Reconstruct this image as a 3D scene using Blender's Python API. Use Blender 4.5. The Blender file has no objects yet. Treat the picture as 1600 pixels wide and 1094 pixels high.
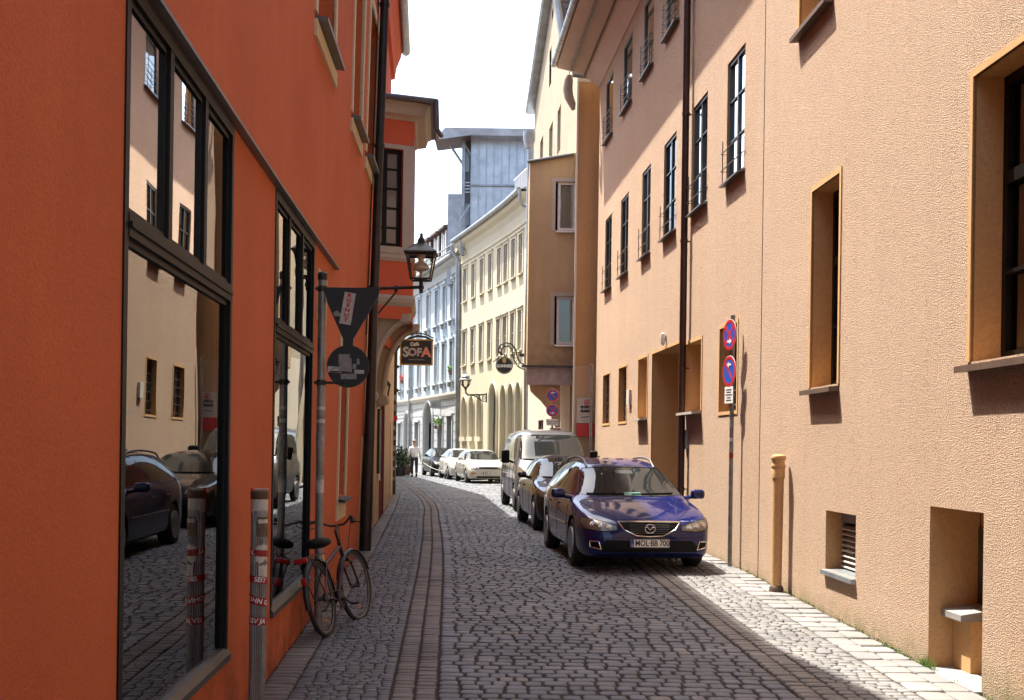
import bpy, bmesh, math, random
import numpy as np
from mathutils import Vector, Matrix
from mathutils.bvhtree import BVHTree
R = math.radians
sc = bpy.context.scene
COL = sc.collection

# ------------------------------------------------ camera, sky, sun, exposure
FPX, CY, ROLL, CAMZ = 1900.0, 696.3, 0.014, 1.6
cd = bpy.data.cameras.new('camera')
cam = bpy.data.objects.new('camera', cd)
COL.objects.link(cam)
cd.sensor_width = 36.0
cd.lens = FPX / 1600 * 36.0
cd.shift_y = (CY - 547) / 1600
cd.clip_start = 0.05
cd.clip_end = 2000
_c, _s = math.cos(ROLL), math.sin(ROLL)
cam.matrix_world = Matrix(((_c, -_s, 0, 0), (0, 0, -1, 0), (_s, _c, 0, CAMZ), (0, 0, 0, 1)))
sc.camera = cam

SUNV = Vector((-0.35, 0.30, 1.0)).normalized()
SUN_EL = math.asin(SUNV.z)
SUN_ROT = math.atan2(SUNV.x, SUNV.y)
w = bpy.data.worlds.new('World')
sc.world = w
w.use_nodes = True
nt = w.node_tree
nt.nodes.clear()
sky = nt.nodes.new('ShaderNodeTexSky')
sky.sky_type = 'NISHITA'
sky.sun_disc = False
sky.sun_elevation = SUN_EL
sky.sun_rotation = SUN_ROT
sky.air_density = 1.0
sky.dust_density = 4.0
sky.ozone_density = 0.5
bg = nt.nodes.new('ShaderNodeBackground')
bg.inputs['Strength'].default_value = 0.15
wo = nt.nodes.new('ShaderNodeOutputWorld')
nt.links.new(sky.outputs[0], bg.inputs['Color'])
nt.links.new(bg.outputs[0], wo.inputs['Surface'])
sd = bpy.data.lights.new('sun', 'SUN')
sd.energy = 3.9
sd.angle = R(0.53)
sd.color = (1.0, 0.95, 0.86)
sun = bpy.data.objects.new('sun', sd)
COL.objects.link(sun)
sun.rotation_euler = SUNV.to_track_quat('Z', 'Y').to_euler()
sun.location = (-10, 10, 40)
sc.view_settings.view_transform = 'Standard'
sc.view_settings.look = 'None'
sc.view_settings.gamma = 1
sc.view_settings.exposure = 1.82
sc.render.engine = 'CYCLES'
sc.cycles.use_denoising = True
sc.cycles.max_bounces = 10
sc.cycles.diffuse_bounces = 6
sc.cycles.glossy_bounces = 5
sc.cycles.transmission_bounces = 8
sc.cycles.transparent_max_bounces = 12
sc.cycles.caustics_reflective = False
sc.cycles.caustics_refractive = False

rnd = random.Random(7)

# ------------------------------------------------ ground profile
def zg(y):
    return -0.021 * (18 - y) if y < 18 else 0.0

def ray(u, v):
    a = (u - 800) / FPX
    b = (CY - v) / FPX
    return Vector((a * _c - b * _s, 1.0, a * _s + b * _c))

def P(u, v, y):
    r = ray(u, v)
    return Vector((r.x * y, y, CAMZ + r.z * y))

# ------------------------------------------------ materials
MATS = {}
def nmat(name):
    m = bpy.data.materials.new(name)
    m.use_nodes = True
    MATS[name] = m
    return m, m.node_tree, m.node_tree.nodes['Principled BSDF']

def N(nt, t, **kw):
    n = nt.nodes.new(t)
    for k, v in kw.items():
        if k in n.inputs: n.inputs[k].default_value = v
        else: setattr(n, k, v)
    return n

def ramp(nt, src, stops):
    r = nt.nodes.new('ShaderNodeValToRGB')
    e = r.color_ramp.elements
    while len(e) < len(stops): e.new(0.5)
    for i, (p, c) in enumerate(stops):
        e[i].position = p
        e[i].color = (*c, 1) if len(c) == 3 else c
    nt.links.new(src, r.inputs[0])
    return r.outputs[0]

def mixc(nt, fac, a, b, mode='MIX'):
    m = nt.nodes.new('ShaderNodeMix')
    m.data_type = 'RGBA'
    m.blend_type = mode
    for sock, v in ((m.inputs[0], fac), (m.inputs[6], a), (m.inputs[7], b)):
        if hasattr(v, 'links'): nt.links.new(v, sock)
        elif isinstance(v, (int, float)): sock.default_value = v
        else: sock.default_value = (*v, 1) if len(v) == 3 else v
    return m.outputs[2]

def pos(nt, scale=(1, 1, 1)):
    g = nt.nodes.new('ShaderNodeNewGeometry')
    mp = nt.nodes.new('ShaderNodeMapping')
    mp.inputs['Scale'].default_value = scale
    nt.links.new(g.outputs['Position'], mp.inputs['Vector'])
    return mp.outputs[0]

def noise(nt, vec, scale, detail=4, rough=0.55):
    n = N(nt, 'ShaderNodeTexNoise', Scale=scale, Detail=detail, Roughness=rough)
    nt.links.new(vec, n.inputs['Vector'])
    return n.outputs['Fac']

def bump(nt, b, h, strength, dist):
    n = N(nt, 'ShaderNodeBump', Strength=strength, Distance=dist)
    nt.links.new(h, n.inputs['Height'])
    nt.links.new(n.outputs[0], b.inputs['Normal'])
    return n

def plaster(name, col, col2, grain=60, gs=0.5, gd=0.01, streak=0.5, rough=0.9, dirt=None, dirtz=None, stain=None, pit=0.0, spk=0.0):
    m, nt, b = nmat(name)
    p1 = pos(nt)
    big = noise(nt, p1, 0.7, 6, 0.6)
    st = noise(nt, pos(nt, (2.2, 2.2, 0.16)), 1.6, 5, 0.6)
    c = mixc(nt, ramp(nt, big, [(0.3, (0, 0, 0)), (0.72, (1, 1, 1))]), col, col2)
    c = mixc(nt, ramp(nt, st, [(0.42, (0, 0, 0)), (0.75, (streak,) * 3)]), c, tuple(x * 0.72 for x in col))
    if stain:
        s2 = noise(nt, pos(nt, (1.0, 1.0, 0.30)), 0.75, 8, 0.68)
        c = mixc(nt, ramp(nt, s2, [(0.50, (0, 0, 0)), (0.80, (0.75,) * 3)]), c, stain)
    v = N(nt, 'ShaderNodeTexVoronoi', Scale=grain)
    nt.links.new(p1, v.inputs['Vector'])
    g = noise(nt, p1, grain * 0.8, 6, 0.7)
    c = mixc(nt, ramp(nt, g, [(0.33, (0.55,) * 3), (0.55, (0, 0, 0))]), c, tuple(x * 0.62 for x in col))
    if pit:
        g3 = noise(nt, p1, 34, 3, 0.5)
        c = mixc(nt, ramp(nt, g3, [(0.26, (pit,) * 3), (0.34, (0, 0, 0))]), c, tuple(x * 0.4 for x in col))  # pits darkened in the colour as grain shadows; scuffs on the red plaster
    if spk:
        g4 = noise(nt, p1, 85, 2, 0.45)
        c = mixc(nt, ramp(nt, g4, [(0.36, (spk,) * 3), (0.47, (0, 0, 0))]), c, tuple(x * 0.55 for x in col))  # dark specks put the grain's small shadows into the colour
        c = mixc(nt, ramp(nt, g4, [(0.56, (0, 0, 0)), (0.66, (spk * .6,) * 3)]), c, tuple(min(.9, x * 1.22) for x in col))
    if dirt:
        sx = nt.nodes.new('ShaderNodeSeparateXYZ')
        g2 = nt.nodes.new('ShaderNodeNewGeometry')
        nt.links.new(g2.outputs['Position'], sx.inputs[0])
        mr = N(nt, 'ShaderNodeMapRange')
        mr.inputs['From Min'].default_value = dirtz[1]
        mr.inputs['From Max'].default_value = dirtz[0]
        nt.links.new(sx.outputs['Z'], mr.inputs['Value'])
        mm = N(nt, 'ShaderNodeMath', operation='MULTIPLY')
        nt.links.new(mr.outputs[0], mm.inputs[0])
        nt.links.new(ramp(nt, noise(nt, p1, 3.2, 6, 0.7), [(0.35, (0, 0, 0)), (0.62, (1, 1, 1))]), mm.inputs[1])
        c = mixc(nt, mm.outputs[0], c, dirt)
    nt.links.new(c, b.inputs['Base Color'])
    b.inputs['Roughness'].default_value = rough
    b.inputs['Specular IOR Level'].default_value = 0.2
    ad = N(nt, 'ShaderNodeMath', operation='ADD')
    nt.links.new(v.outputs['Distance'], ad.inputs[0])
    nt.links.new(g, ad.inputs[1])
    bump(nt, b, ad.outputs[0], gs, gd)
    return m

def simple(name, col, rough=0.5, metal=0.0, var=0.25, scale=6, bmp=0.0, spec=0.5, coat=0.0, obj=False):
    m, nt, b = nmat(name)
    if obj:
        tc = nt.nodes.new('ShaderNodeTexCoord'); vec = tc.outputs['Object']
    else:
        vec = pos(nt)
    n = noise(nt, vec, scale, 6, 0.65)
    c = mixc(nt, ramp(nt, n, [(0.3, (0, 0, 0)), (0.7, (1, 1, 1))]), tuple(x * (1 - var) for x in col), tuple(min(1, x * (1 + var * 0.6)) for x in col))
    nt.links.new(c, b.inputs['Base Color'])
    b.inputs['Roughness'].default_value = rough
    b.inputs['Metallic'].default_value = metal
    b.inputs['Specular IOR Level'].default_value = spec
    b.inputs['Coat Weight'].default_value = coat
    b.inputs['Coat Roughness'].default_value = 0.03
    if bmp: bump(nt, b, noise(nt, vec, scale * 6, 4), bmp, 0.01)
    return m

def setts_mat(name, stops, rough=0.62, bscale=90, spec=0.4):
    m, nt, b = nmat(name)
    at = N(nt, 'ShaderNodeAttribute', attribute_name='rnd')
    c = ramp(nt, at.outputs['Fac'], stops)
    p1 = pos(nt)
    c = mixc(nt, ramp(nt, noise(nt, p1, 0.9, 5, 0.6), [(0.38, (0, 0, 0)), (0.68, (0.8,) * 3)]), c, tuple(x * 0.60 for x in stops[0][1]))
    c = mixc(nt, ramp(nt, noise(nt, p1, bscale, 4, 0.7), [(0.35, (0.4,) * 3), (0.6, (0, 0, 0))]), c, tuple(x * 0.5 for x in stops[0][1]))
    nt.links.new(c, b.inputs['Base Color'])
    b.inputs['Specular IOR Level'].default_value = spec
    r = nt.nodes.new('ShaderNodeMapRange')
    r.inputs['To Min'].default_value = rough - 0.14
    r.inputs['To Max'].default_value = rough + 0.16
    nt.links.new(noise(nt, p1, 14, 3), r.inputs['Value'])
    nt.links.new(r.outputs[0], b.inputs['Roughness'])
    bump(nt, b, noise(nt, p1, 45, 5, 0.6), 0.55, 0.006)
    return m

def glass_mat(name, ior=1.8, tint=(0.75, 0.8, 0.8), rough=0.01, wob=0.0, dark=0.0):
    m = bpy.data.materials.new(name); m.use_nodes = True; MATS[name] = m
    nt = m.node_tree; nt.nodes.clear()
    o = nt.nodes.new('ShaderNodeOutputMaterial')
    fr = N(nt, 'ShaderNodeFresnel', IOR=ior)
    gl = N(nt, 'ShaderNodeBsdfGlossy', Roughness=rough)
    gl.inputs['Color'].default_value = (0.92, 0.95, 0.95, 1)
    if dark:
        tr = N(nt, 'ShaderNodeBsdfPrincipled', Roughness=0.6)
        tr.inputs['Base Color'].default_value = (*tint, 1)
        tr.inputs['Specular IOR Level'].default_value = 0
    else:
        tr = nt.nodes.new('ShaderNodeBsdfTransparent')
        tr.inputs['Color'].default_value = (*tint, 1)
    mx = nt.nodes.new('ShaderNodeMixShader')
    nt.links.new(fr.outputs[0], mx.inputs[0])
    nt.links.new(tr.outputs[0], mx.inputs[1])
    nt.links.new(gl.outputs[0], mx.inputs[2])
    nt.links.new(mx.outputs[0], o.inputs['Surface'])
    if wob:
        bp = N(nt, 'ShaderNodeBump', Strength=wob, Distance=0.05)
        nt.links.new(noise(nt, pos(nt), 1.3, 1), bp.inputs['Height'])
        nt.links.new(bp.outputs[0], gl.inputs['Normal'])
    return m

def paint(name, col, metal=0.35, flake=True, dust=0.12, coat=1.0):
    m, nt, b = nmat(name)
    tc = nt.nodes.new('ShaderNodeTexCoord')
    n = noise(nt, tc.outputs['Object'], 2.2, 6, 0.7)
    c = mixc(nt, ramp(nt, n, [(0.4, (0, 0, 0)), (0.8, (dust,) * 3)]), col, (0.3, 0.27, 0.23))
    nt.links.new(c, b.inputs['Base Color'])
    b.inputs['Metallic'].default_value = metal
    b.inputs['Roughness'].default_value = 0.38
    b.inputs['Coat Weight'].default_value = coat
    b.inputs['Specular IOR Level'].default_value = 0.05
    b.inputs['Coat Roughness'].default_value = 0.04
    return m

def emit(name, col, st):
    m, nt, b = nmat(name)
    b.inputs['Base Color'].default_value = (*col, 1)
    b.inputs['Emission Color'].default_value = (*col, 1)
    b.inputs['Emission Strength'].default_value = st
    return m

# ------------------------------------------------ mesh builder
def tagged(o, label=None, cat=None, group=None, kind=None):
    if label: o['label'] = label
    if cat: o['category'] = cat
    if group: o['group'] = group
    if kind: o['kind'] = kind
    return o

def thing(name, label, cat, loc=(0, 0, 0), rz=0.0, group=None):
    o = bpy.data.objects.new(name, None)
    COL.objects.link(o)
    o.location = loc
    o.rotation_euler = (0, 0, rz)
    o.empty_display_size = 0.2
    return tagged(o, label, cat, group)

def world_of(o):
    """accumulated translation of an un-rotated parent chain"""
    v = Vector((0, 0, 0))
    while o is not None:
        v += Vector(o.location)
        o = o.parent
    return v

class MB:
    def __init__(s):
        s.v = []; s.f = []; s.mi = []; s.sm = []
    def add(s, verts, faces, mi=0, smooth=False):
        n = len(s.v)
        s.v += [tuple(p) for p in verts]
        for f in faces:
            s.f.append([i + n for i in f]); s.mi.append(mi); s.sm.append(smooth)
        return s
    def quad(s, a, b, c, d, mi=0):
        return s.add([a, b, c, d], [(0, 1, 2, 3)], mi)
    def hexa(s, p, mi=0):
        return s.add(p, [(0, 3, 2, 1), (4, 5, 6, 7), (0, 1, 5, 4), (1, 2, 6, 5), (2, 3, 7, 6), (3, 0, 4, 7)], mi)
    def box(s, c, d, rot=None, mi=0):
        c = Vector(c); pts = []
        for z in (-1, 1):
            for x, y in ((-1, -1), (1, -1), (1, 1), (-1, 1)):
                q = Vector((x * d[0] / 2, y * d[1] / 2, z * d[2] / 2))
                if rot is not None: q = rot @ q
                pts.append(c + q)
        return s.hexa(pts, mi)
    def bbox(s, c, d, bev, rot=None, mi=0, seg=2):
        bm = bmesh.new()
        bmesh.ops.create_cube(bm, size=1)
        for v in bm.verts: v.co = Vector((v.co.x * d[0], v.co.y * d[1], v.co.z * d[2]))
        bmesh.ops.bevel(bm, geom=bm.edges[:], offset=bev, segments=seg, affect='EDGES', profile=0.5)
        M = Matrix.Translation(Vector(c)) @ (rot.to_4x4() if rot is not None else Matrix.Identity(4))
        bm.transform(M)
        return s.bm(bm, mi, True)
    def bm(s, bm, mi=0, smooth=False):
        bm.verts.index_update()
        s.add([v.co[:] for v in bm.verts], [[v.index for v in f.verts] for f in bm.faces], mi, smooth)
        bm.free()
        return s
    def tube(s, path, r, n=10, mi=0, cap=True, closed=False):
        path = [Vector(p) for p in path]
        rr = r if isinstance(r, (list, tuple)) else [r] * len(path)
        L = len(path); rings = []
        t0 = (path[1] - path[0]).normalized()
        up = Vector((0, 0, 1)) if abs(t0.z) < 0.9 else Vector((1, 0, 0))
        nrm = t0.cross(up).normalized()
        for i in range(L):
            if closed:
                t = (path[(i + 1) % L] - path[i - 1]).normalized()
            else:
                a = path[max(0, i - 1)]; b = path[min(L - 1, i + 1)]
                t = (b - a).normalized()
            nrm = (nrm - t * nrm.dot(t)).normalized()
            bn = t.cross(nrm)
            rings.append([path[i] + (nrm * math.cos(2 * math.pi * k / n) + bn * math.sin(2 * math.pi * k / n)) * rr[i] for k in range(n)])
        vs = [p for rg in rings for p in rg]; fs = []
        m = L if closed else L - 1
        for i in range(m):
            j = (i + 1) % L
            for k in range(n):
                k2 = (k + 1) % n
                fs.append((i * n + k, i * n + k2, j * n + k2, j * n + k))
        if cap and not closed:
            fs.append(tuple(range(n - 1, -1, -1))); fs.append(tuple((L - 1) * n + k for k in range(n)))
        return s.add(vs, fs, mi, True)
    def lathe(s, prof, c=(0, 0, 0), n=20, mi=0, axis='Z', M=None, smooth=True, sx=1.0, sy=1.0):
        vs = []; fs = []
        for (r, h) in prof:
            for k in range(n):
                a = 2 * math.pi * k / n
                p = Vector((r * math.cos(a) * sx, r * math.sin(a) * sy, h))
                if axis == 'X': p = Vector((p.z, p.x, p.y))
                elif axis == 'Y': p = Vector((p.x, p.z, p.y))
                if M is not None: p = M @ p
                vs.append(p + Vector(c))
        for i in range(len(prof) - 1):
            for k in range(n):
                k2 = (k + 1) % n
                fs.append((i * n + k, i * n + k2, (i + 1) * n + k2, (i + 1) * n + k))
        if prof[0][0] > 1e-5: fs.append(tuple(range(n - 1, -1, -1)))
        if prof[-1][0] > 1e-5: fs.append(tuple((len(prof) - 1) * n + k for k in range(n)))
        return s.add(vs, fs, mi, smooth)
    def prism(s, poly, o, ux, uy, un, th, mi=0):
        """extrude 2D polygon; front face at o + un*th"""
        o = Vector(o); ux = Vector(ux); uy = Vector(uy); un = Vector(un)
        a = [o + ux * x + uy * y for x, y in poly]
        b = [p + un * th for p in a]
        n = len(poly)
        fs = [tuple(range(n - 1, -1, -1)), tuple(range(n, 2 * n))]
        for i in range(n):
            j = (i + 1) % n
            fs.append((i, j, n + j, n + i))
        return s.add(a + b, fs, mi)
    def build(s, name, mats, parent=None, local=False, autosmooth=None):
        if parent is not None and not local:
            off = world_of(parent)
            s.v = [(x - off.x, y - off.y, z - off.z) for x, y, z in s.v]
        me = bpy.data.meshes.new(name)
        me.from_pydata(s.v, [], s.f)
        if not isinstance(mats, (list, tuple)): mats = [mats]
        for m in mats: me.materials.append(MATS[m] if isinstance(m, str) else m)
        me.polygons.foreach_set('material_index', s.mi)
        me.polygons.foreach_set('use_smooth', s.sm)
        me.update()
        bm = bmesh.new(); bm.from_mesh(me)
        bmesh.ops.recalc_face_normals(bm, faces=bm.faces[:])
        bm.to_mesh(me); bm.free()
        if any(s.sm):
            try: me.set_sharp_from_angle(angle=R(40))
            except Exception: pass
        o = bpy.data.objects.new(name, me)
        COL.objects.link(o)
        if parent is not None: o.parent = parent
        return o

def text_mb(txt, size, o, ux, uy, un, th=0.002, mb=None, mi=0, bold=0.0, align='CENTER', xs=1.0, mapf=None, shear=0.0):
    cu = bpy.data.curves.new('t', 'FONT')
    cu.body = txt; cu.size = size; cu.align_x = align; cu.align_y = 'CENTER'
    cu.offset = bold; cu.resolution_u = 4; cu.shear = shear
    if mapf is None: cu.extrude = th / 2
    ob = bpy.data.objects.new('t', cu)
    COL.objects.link(ob)
    dg = bpy.context.evaluated_depsgraph_get()
    me = bpy.data.meshes.new_from_object(ob.evaluated_get(dg))
    o = Vector(o); ux = Vector(ux); uy = Vector(uy); un = Vector(un)
    mb = mb or MB()
    if mapf:
        vs = [mapf(v.co.x * xs, v.co.y) for v in me.vertices]
    else:
        vs = [o + ux * v.co.x * xs + uy * v.co.y + un * (v.co.z + th / 2) for v in me.vertices]
    mb.add(vs, [list(p.vertices) for p in me.polygons], mi)
    bpy.data.objects.remove(ob); bpy.data.meshes.remove(me); bpy.data.curves.remove(cu)
    return mb

def copy_tree(o, parent=None):
    c = o.copy(); COL.objects.link(c)
    if parent is not None: c.parent = parent
    for ch in [x for x in bpy.data.objects if x.parent == o]: copy_tree(ch, c)
    return c

# ------------------------------------------------ walls
class Wall:
    """vertical wall along a plan polyline; s runs from the first point; side=+1: outward is to the right of the direction"""
    def __init__(s, pts, side, batter=None):
        s.p = [Vector((x, y, 0)) for x, y in pts]
        s.L = [0.0]
        for a, b in zip(s.p, s.p[1:]): s.L.append(s.L[-1] + (b - a).length)
        s.side = side; s.bat = batter
        s.len = s.L[-1]
    def seg(s, t):
        for i in range(len(s.p) - 2):
            if t < s.L[i + 1]: return i
        return len(s.p) - 2
    def dirn(s, t):
        i = s.seg(t); d = (s.p[i + 1] - s.p[i]).normalized()
        n = Vector((d.y, -d.x, 0)) * s.side
        return d, n
    def pt(s, t, z, d=0.0):
        i = s.seg(t); dr, n = s.dirn(t)
        if len(s.p) > 2:      # smooth normal for curved facades
            m = (s.L[i] + s.L[i + 1]) / 2
            j = i + (1 if t > m else -1)
            if 0 <= j < len(s.p) - 1:
                e = s.L[i + 1] if j > i else s.L[i]
                k = 0.5 * max(0, 1 - abs(e - t) / max(1e-6, abs(e - m)))
                d2 = (s.p[j + 1] - s.p[j]).normalized()
                n2 = Vector((d2.y, -d2.x, 0)) * s.side
                n = (n * (1 - k) + n2 * k).normalized()
        q = s.p[i] + dr * (t - s.L[i]) + n * d
        x = q.x + (s.bat(q.y) * max(0, z) if s.bat else 0)
        return Vector((x, q.y, z))
    def px(s, u, v, d=0.0):
        r = ray(u, v); best = None
        for i in range(len(s.p) - 1):
            a, b = s.p[i], s.p[i + 1]; dr = (b - a).normalized()
            n = Vector((dr.y, -dr.x, 0)) * s.side
            a2 = a + n * d; bx = 0.0
            for _ in range(6 if s.bat else 1):
                # solve (X*y - bx, y) on line
                den = r.x * n.x + r.y * n.y
                y = ((a2.x + bx) * n.x + a2.y * n.y) / den
                z = CAMZ + r.z * y
                if s.bat: bx = s.bat(y) * max(0, z)
            t = (r.x * y - bx - a2.x) * dr.x + (y - a2.y) * dr.y + s.L[i]
            ok = (i == 0 or t >= s.L[i] - 1e-6) and (i == len(s.p) - 2 or t <= s.L[i + 1] + 1e-6)
            miss = max(0, s.L[i] - t, t - s.L[i + 1])
            if y > 0 and (best is None or miss < best[0] - 1e-6): best = (miss, t, z)
        return best[1], best[2]
    def s_at(s, u, v=700): return s.px(u, v)[0]
    def box(s, mb, s0, s1, z0, z1, d0, d1, mi=0):
        P8 = [s.pt(s0, z0, d0), s.pt(s1, z0, d0), s.pt(s1, z0, d1), s.pt(s0, z0, d1),
              s.pt(s0, z1, d0), s.pt(s1, z1, d0), s.pt(s1, z1, d1), s.pt(s0, z1, d1)]
        return mb.hexa(P8, mi)
    def sweep(s, mb, s0, s1, prof, mi=0, step=1.2):
        """profile [(d,z)] swept along the wall"""
        n = max(1, int((s1 - s0) / step)); m = len(prof); vs = []; fs = []
        cuts = sorted(set([s0 + (s1 - s0) * i / n for i in range(n + 1)]))
        for t in cuts: vs += [s.pt(t, z, d) for d, z in prof]
        for i in range(len(cuts) - 1):
            for k in range(m):
                k2 = (k + 1) % m
                fs.append((i * m + k, i * m + k2, (i + 1) * m + k2, (i + 1) * m + k))
        fs.append(tuple(range(m))); fs.append(tuple((len(cuts) - 1) * m + k for k in range(m)))
        return mb.add(vs, fs, mi)
    def face(s, mb, s0, s1, z0, z1, ops=(), mi=0, mir=0, d=0.0, grid=2.5, topf=None):
        """face with rectangular openings (s0,s1,z0,z1,depth) and reveals"""
        S = {s0, s1}; Z = {z0, z1}
        for o in ops:
            S |= {o[0], o[1]}; Z |= {o[2], o[3]}
        for L in s.L: 
            if s0 < L < s1: S.add(L)
        n = int((s1 - s0) / grid)
        for i in range(1, n): S.add(s0 + (s1 - s0) * i / n)
        S = sorted(x for x in S if s0 - 1e-6 <= x <= s1 + 1e-6); Z = sorted(z for z in Z if z0 - 1e-6 <= z <= z1 + 1e-6)
        idx = {}; vs = []; fs = []
        def gv(a, b):
            if (a, b) not in idx:
                idx[(a, b)] = len(vs); z = b
                if topf and b >= z1 - 1e-6: z = topf(a)
                vs.append(s.pt(a, z, d))
            return idx[(a, b)]
        for a, b in zip(S, S[1:]):
            for c, e in zip(Z, Z[1:]):
                ms, mz = (a + b) / 2, (c + e) / 2
                if b - a < 1e-5 or e - c < 1e-5: continue
                if any(o[0] < ms < o[1] and o[2] < mz < o[3] for o in ops): continue
                fs.append((gv(a, c), gv(b, c), gv(b, e), gv(a, e)))
        mb.add(vs, fs, mi)
        for o in ops:
            a, b, c, e, dep = o[:5]
            F = [s.pt(a, c, d), s.pt(b, c, d), s.pt(b, e, d), s.pt(a, e, d)]
            K = [s.pt(a, c, d - dep), s.pt(b, c, d - dep), s.pt(b, e, d - dep), s.pt(a, e, d - dep)]
            for i in range(4):
                j = (i + 1) % 4
                mb.quad(F[i], F[j], K[j], K[i], mir)
        return mb
    def shell(s, mb, s0, s1, z0, z1, T, mi=0, topf=None):
        """closed rear volume behind the street face (ends, back, top)"""
        n = max(1, int((s1 - s0) / 4)); c = [s0 + (s1 - s0) * i / n for i in range(n + 1)]
        tz = topf or (lambda t: z1)
        for a, b in zip(c, c[1:]):
            mb.quad(s.pt(a, z0, -T), s.pt(b, z0, -T), s.pt(b, tz(b), -T), s.pt(a, tz(a), -T), mi)
            mb.quad(s.pt(a, tz(a), 0), s.pt(b, tz(b), 0), s.pt(b, tz(b), -T), s.pt(a, tz(a), -T), mi)
        for a in (s0, s1):
            mb.quad(s.pt(a, z0, 0), s.pt(a, z0, -T), s.pt(a, tz(a), -T), s.pt(a, tz(a), 0), mi)
        return mb

def window(W, par, s0, s1, z0, z1, dep, fmat='frame_dark', pmat='pane_dark', fw=0.06, cols=2, rows=3, bar=0.03,
           sill=None, sill_mat='sill_zinc', rails=0, rail_mat='iron', rail_h=0.42, curtain=None, room=False, surround=None,
           surround_mat=None, transom=None, name='window', thick=0.05, rail_side='near', split=1.0):
    """window in an opening: frame mesh (child of building) > pane, sill, railing, curtain"""
    mb = MB(); d1 = -dep + thick; d0 = -dep
    e = 0.003
    a, b, c, f = s0 + e, s1 - e, z0 + e, z1 - e
    W.box(mb, a, a + fw, c, f, d0, d1); W.box(mb, b - fw, b, c, f, d0, d1)
    W.box(mb, a + fw, b - fw, c, c + fw, d0, d1); W.box(mb, a + fw, b - fw, f - fw, f, d0, d1)
    dd = d1 - 0.004
    for i in range(1, cols):
        x = a + (b - a) * i / cols
        W.box(mb, x - fw * .55, x + fw * .55, c + fw, f - fw, d0, dd)
    if transom:
        for tz, th in transom: W.box(mb, a + fw, b - fw, tz - th / 2, tz + th / 2, d0, d1 + 0.012)
    for i in range(1, rows):
        z = c + (f - c) * i / rows
        W.box(mb, a + fw, b - fw, z - bar / 2, z + bar / 2, d0, dd - 0.004)
    w_ = mb.build(name, fmat, par)
    pm = MB(); pd = d0 + thick * 0.35
    pm.quad(W.pt(a + fw * .5, c + fw * .5, pd), W.pt(b - fw * .5, c + fw * .5, pd), W.pt(b - fw * .5, f - fw * .5, pd), W.pt(a + fw * .5, f - fw * .5, pd))
    pm.build('pane', pmat, w_)
    if sill is not None:
        ov, th = sill
        q = MB()
        W.sweep(q, s0 - 0.05, s1 + 0.05, [(-dep + 0.03, z0 + .004), (ov, z0 - 0.035), (ov, z0 - 0.035 - th), (-0.02, z0 - th - 0.02), (-dep + .03, z0 - th)], step=50)
        q.build('sill', sill_mat, w_)
    if rails:
        q = MB()
        for i in range(rails):
            z = z0 + 0.10 + rail_h * (i + 0.3) / rails
            q.tube([W.pt(s0 + .0, z, -0.03), W.pt(s0 - .02, z, 0.075), W.pt(s1 + .02, z, 0.075), W.pt(s1 - .0, z, -0.03)], 0.009, 6)
        for x in (s0 + .03, s1 - .03):
            q.tube([W.pt(x, z0, 0.066), W.pt(x, z0 + 0.1 + rail_h, 0.066)], 0.008, 6)
        q.build('railing', rail_mat, w_)
    if curtain:
        q = MB(); vs = []; fs = []; n = 40
        cz0, cz1 = (c, f)
        cd_ = d0 - 0.045
        sp = [(a + .02, b - .02)] if curtain == 'full' else [(a + .02, a + (b - a) * .36), (b - (b - a) * .36, b - .02)]
        for (x0, x1) in sp:
            base = len(vs)
            for i in range(n + 1):
                t = x0 + (x1 - x0) * i / n
                off = 0.022 * math.sin(i * 1.9 + x0 * 7) + 0.008 * math.sin(i * .7)
                vs += [W.pt(t, cz0, cd_ + off), W.pt(t, cz1, cd_ + off * .7)]
            for i in range(n): fs.append((base + 2 * i, base + 2 * i + 2, base + 2 * i + 3, base + 2 * i + 1))
        q.add(vs, fs, 0, True); q.build('curtain', 'curtain', w_)
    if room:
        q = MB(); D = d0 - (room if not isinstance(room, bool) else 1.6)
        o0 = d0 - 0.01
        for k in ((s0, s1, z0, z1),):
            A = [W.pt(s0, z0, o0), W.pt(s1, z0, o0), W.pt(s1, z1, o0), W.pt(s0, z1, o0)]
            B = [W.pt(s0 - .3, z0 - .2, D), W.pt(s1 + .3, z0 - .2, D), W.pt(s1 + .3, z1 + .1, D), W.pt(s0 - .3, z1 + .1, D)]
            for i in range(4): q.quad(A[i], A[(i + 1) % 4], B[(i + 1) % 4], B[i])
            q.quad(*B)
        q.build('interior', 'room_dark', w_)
    if surround:
        sw, pr = surround
        q = MB()
        for (p0, p1, q0, q1) in ((s0 - sw, s0, z0, z1 + sw), (s1, s1 + sw, z0, z1 + sw), (s0, s1, z1, z1 + sw)):
            W.box(q, p0, p1, q0, q1, -0.02, pr)
        q.build('surround', surround_mat, w_)
    return w_
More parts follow.
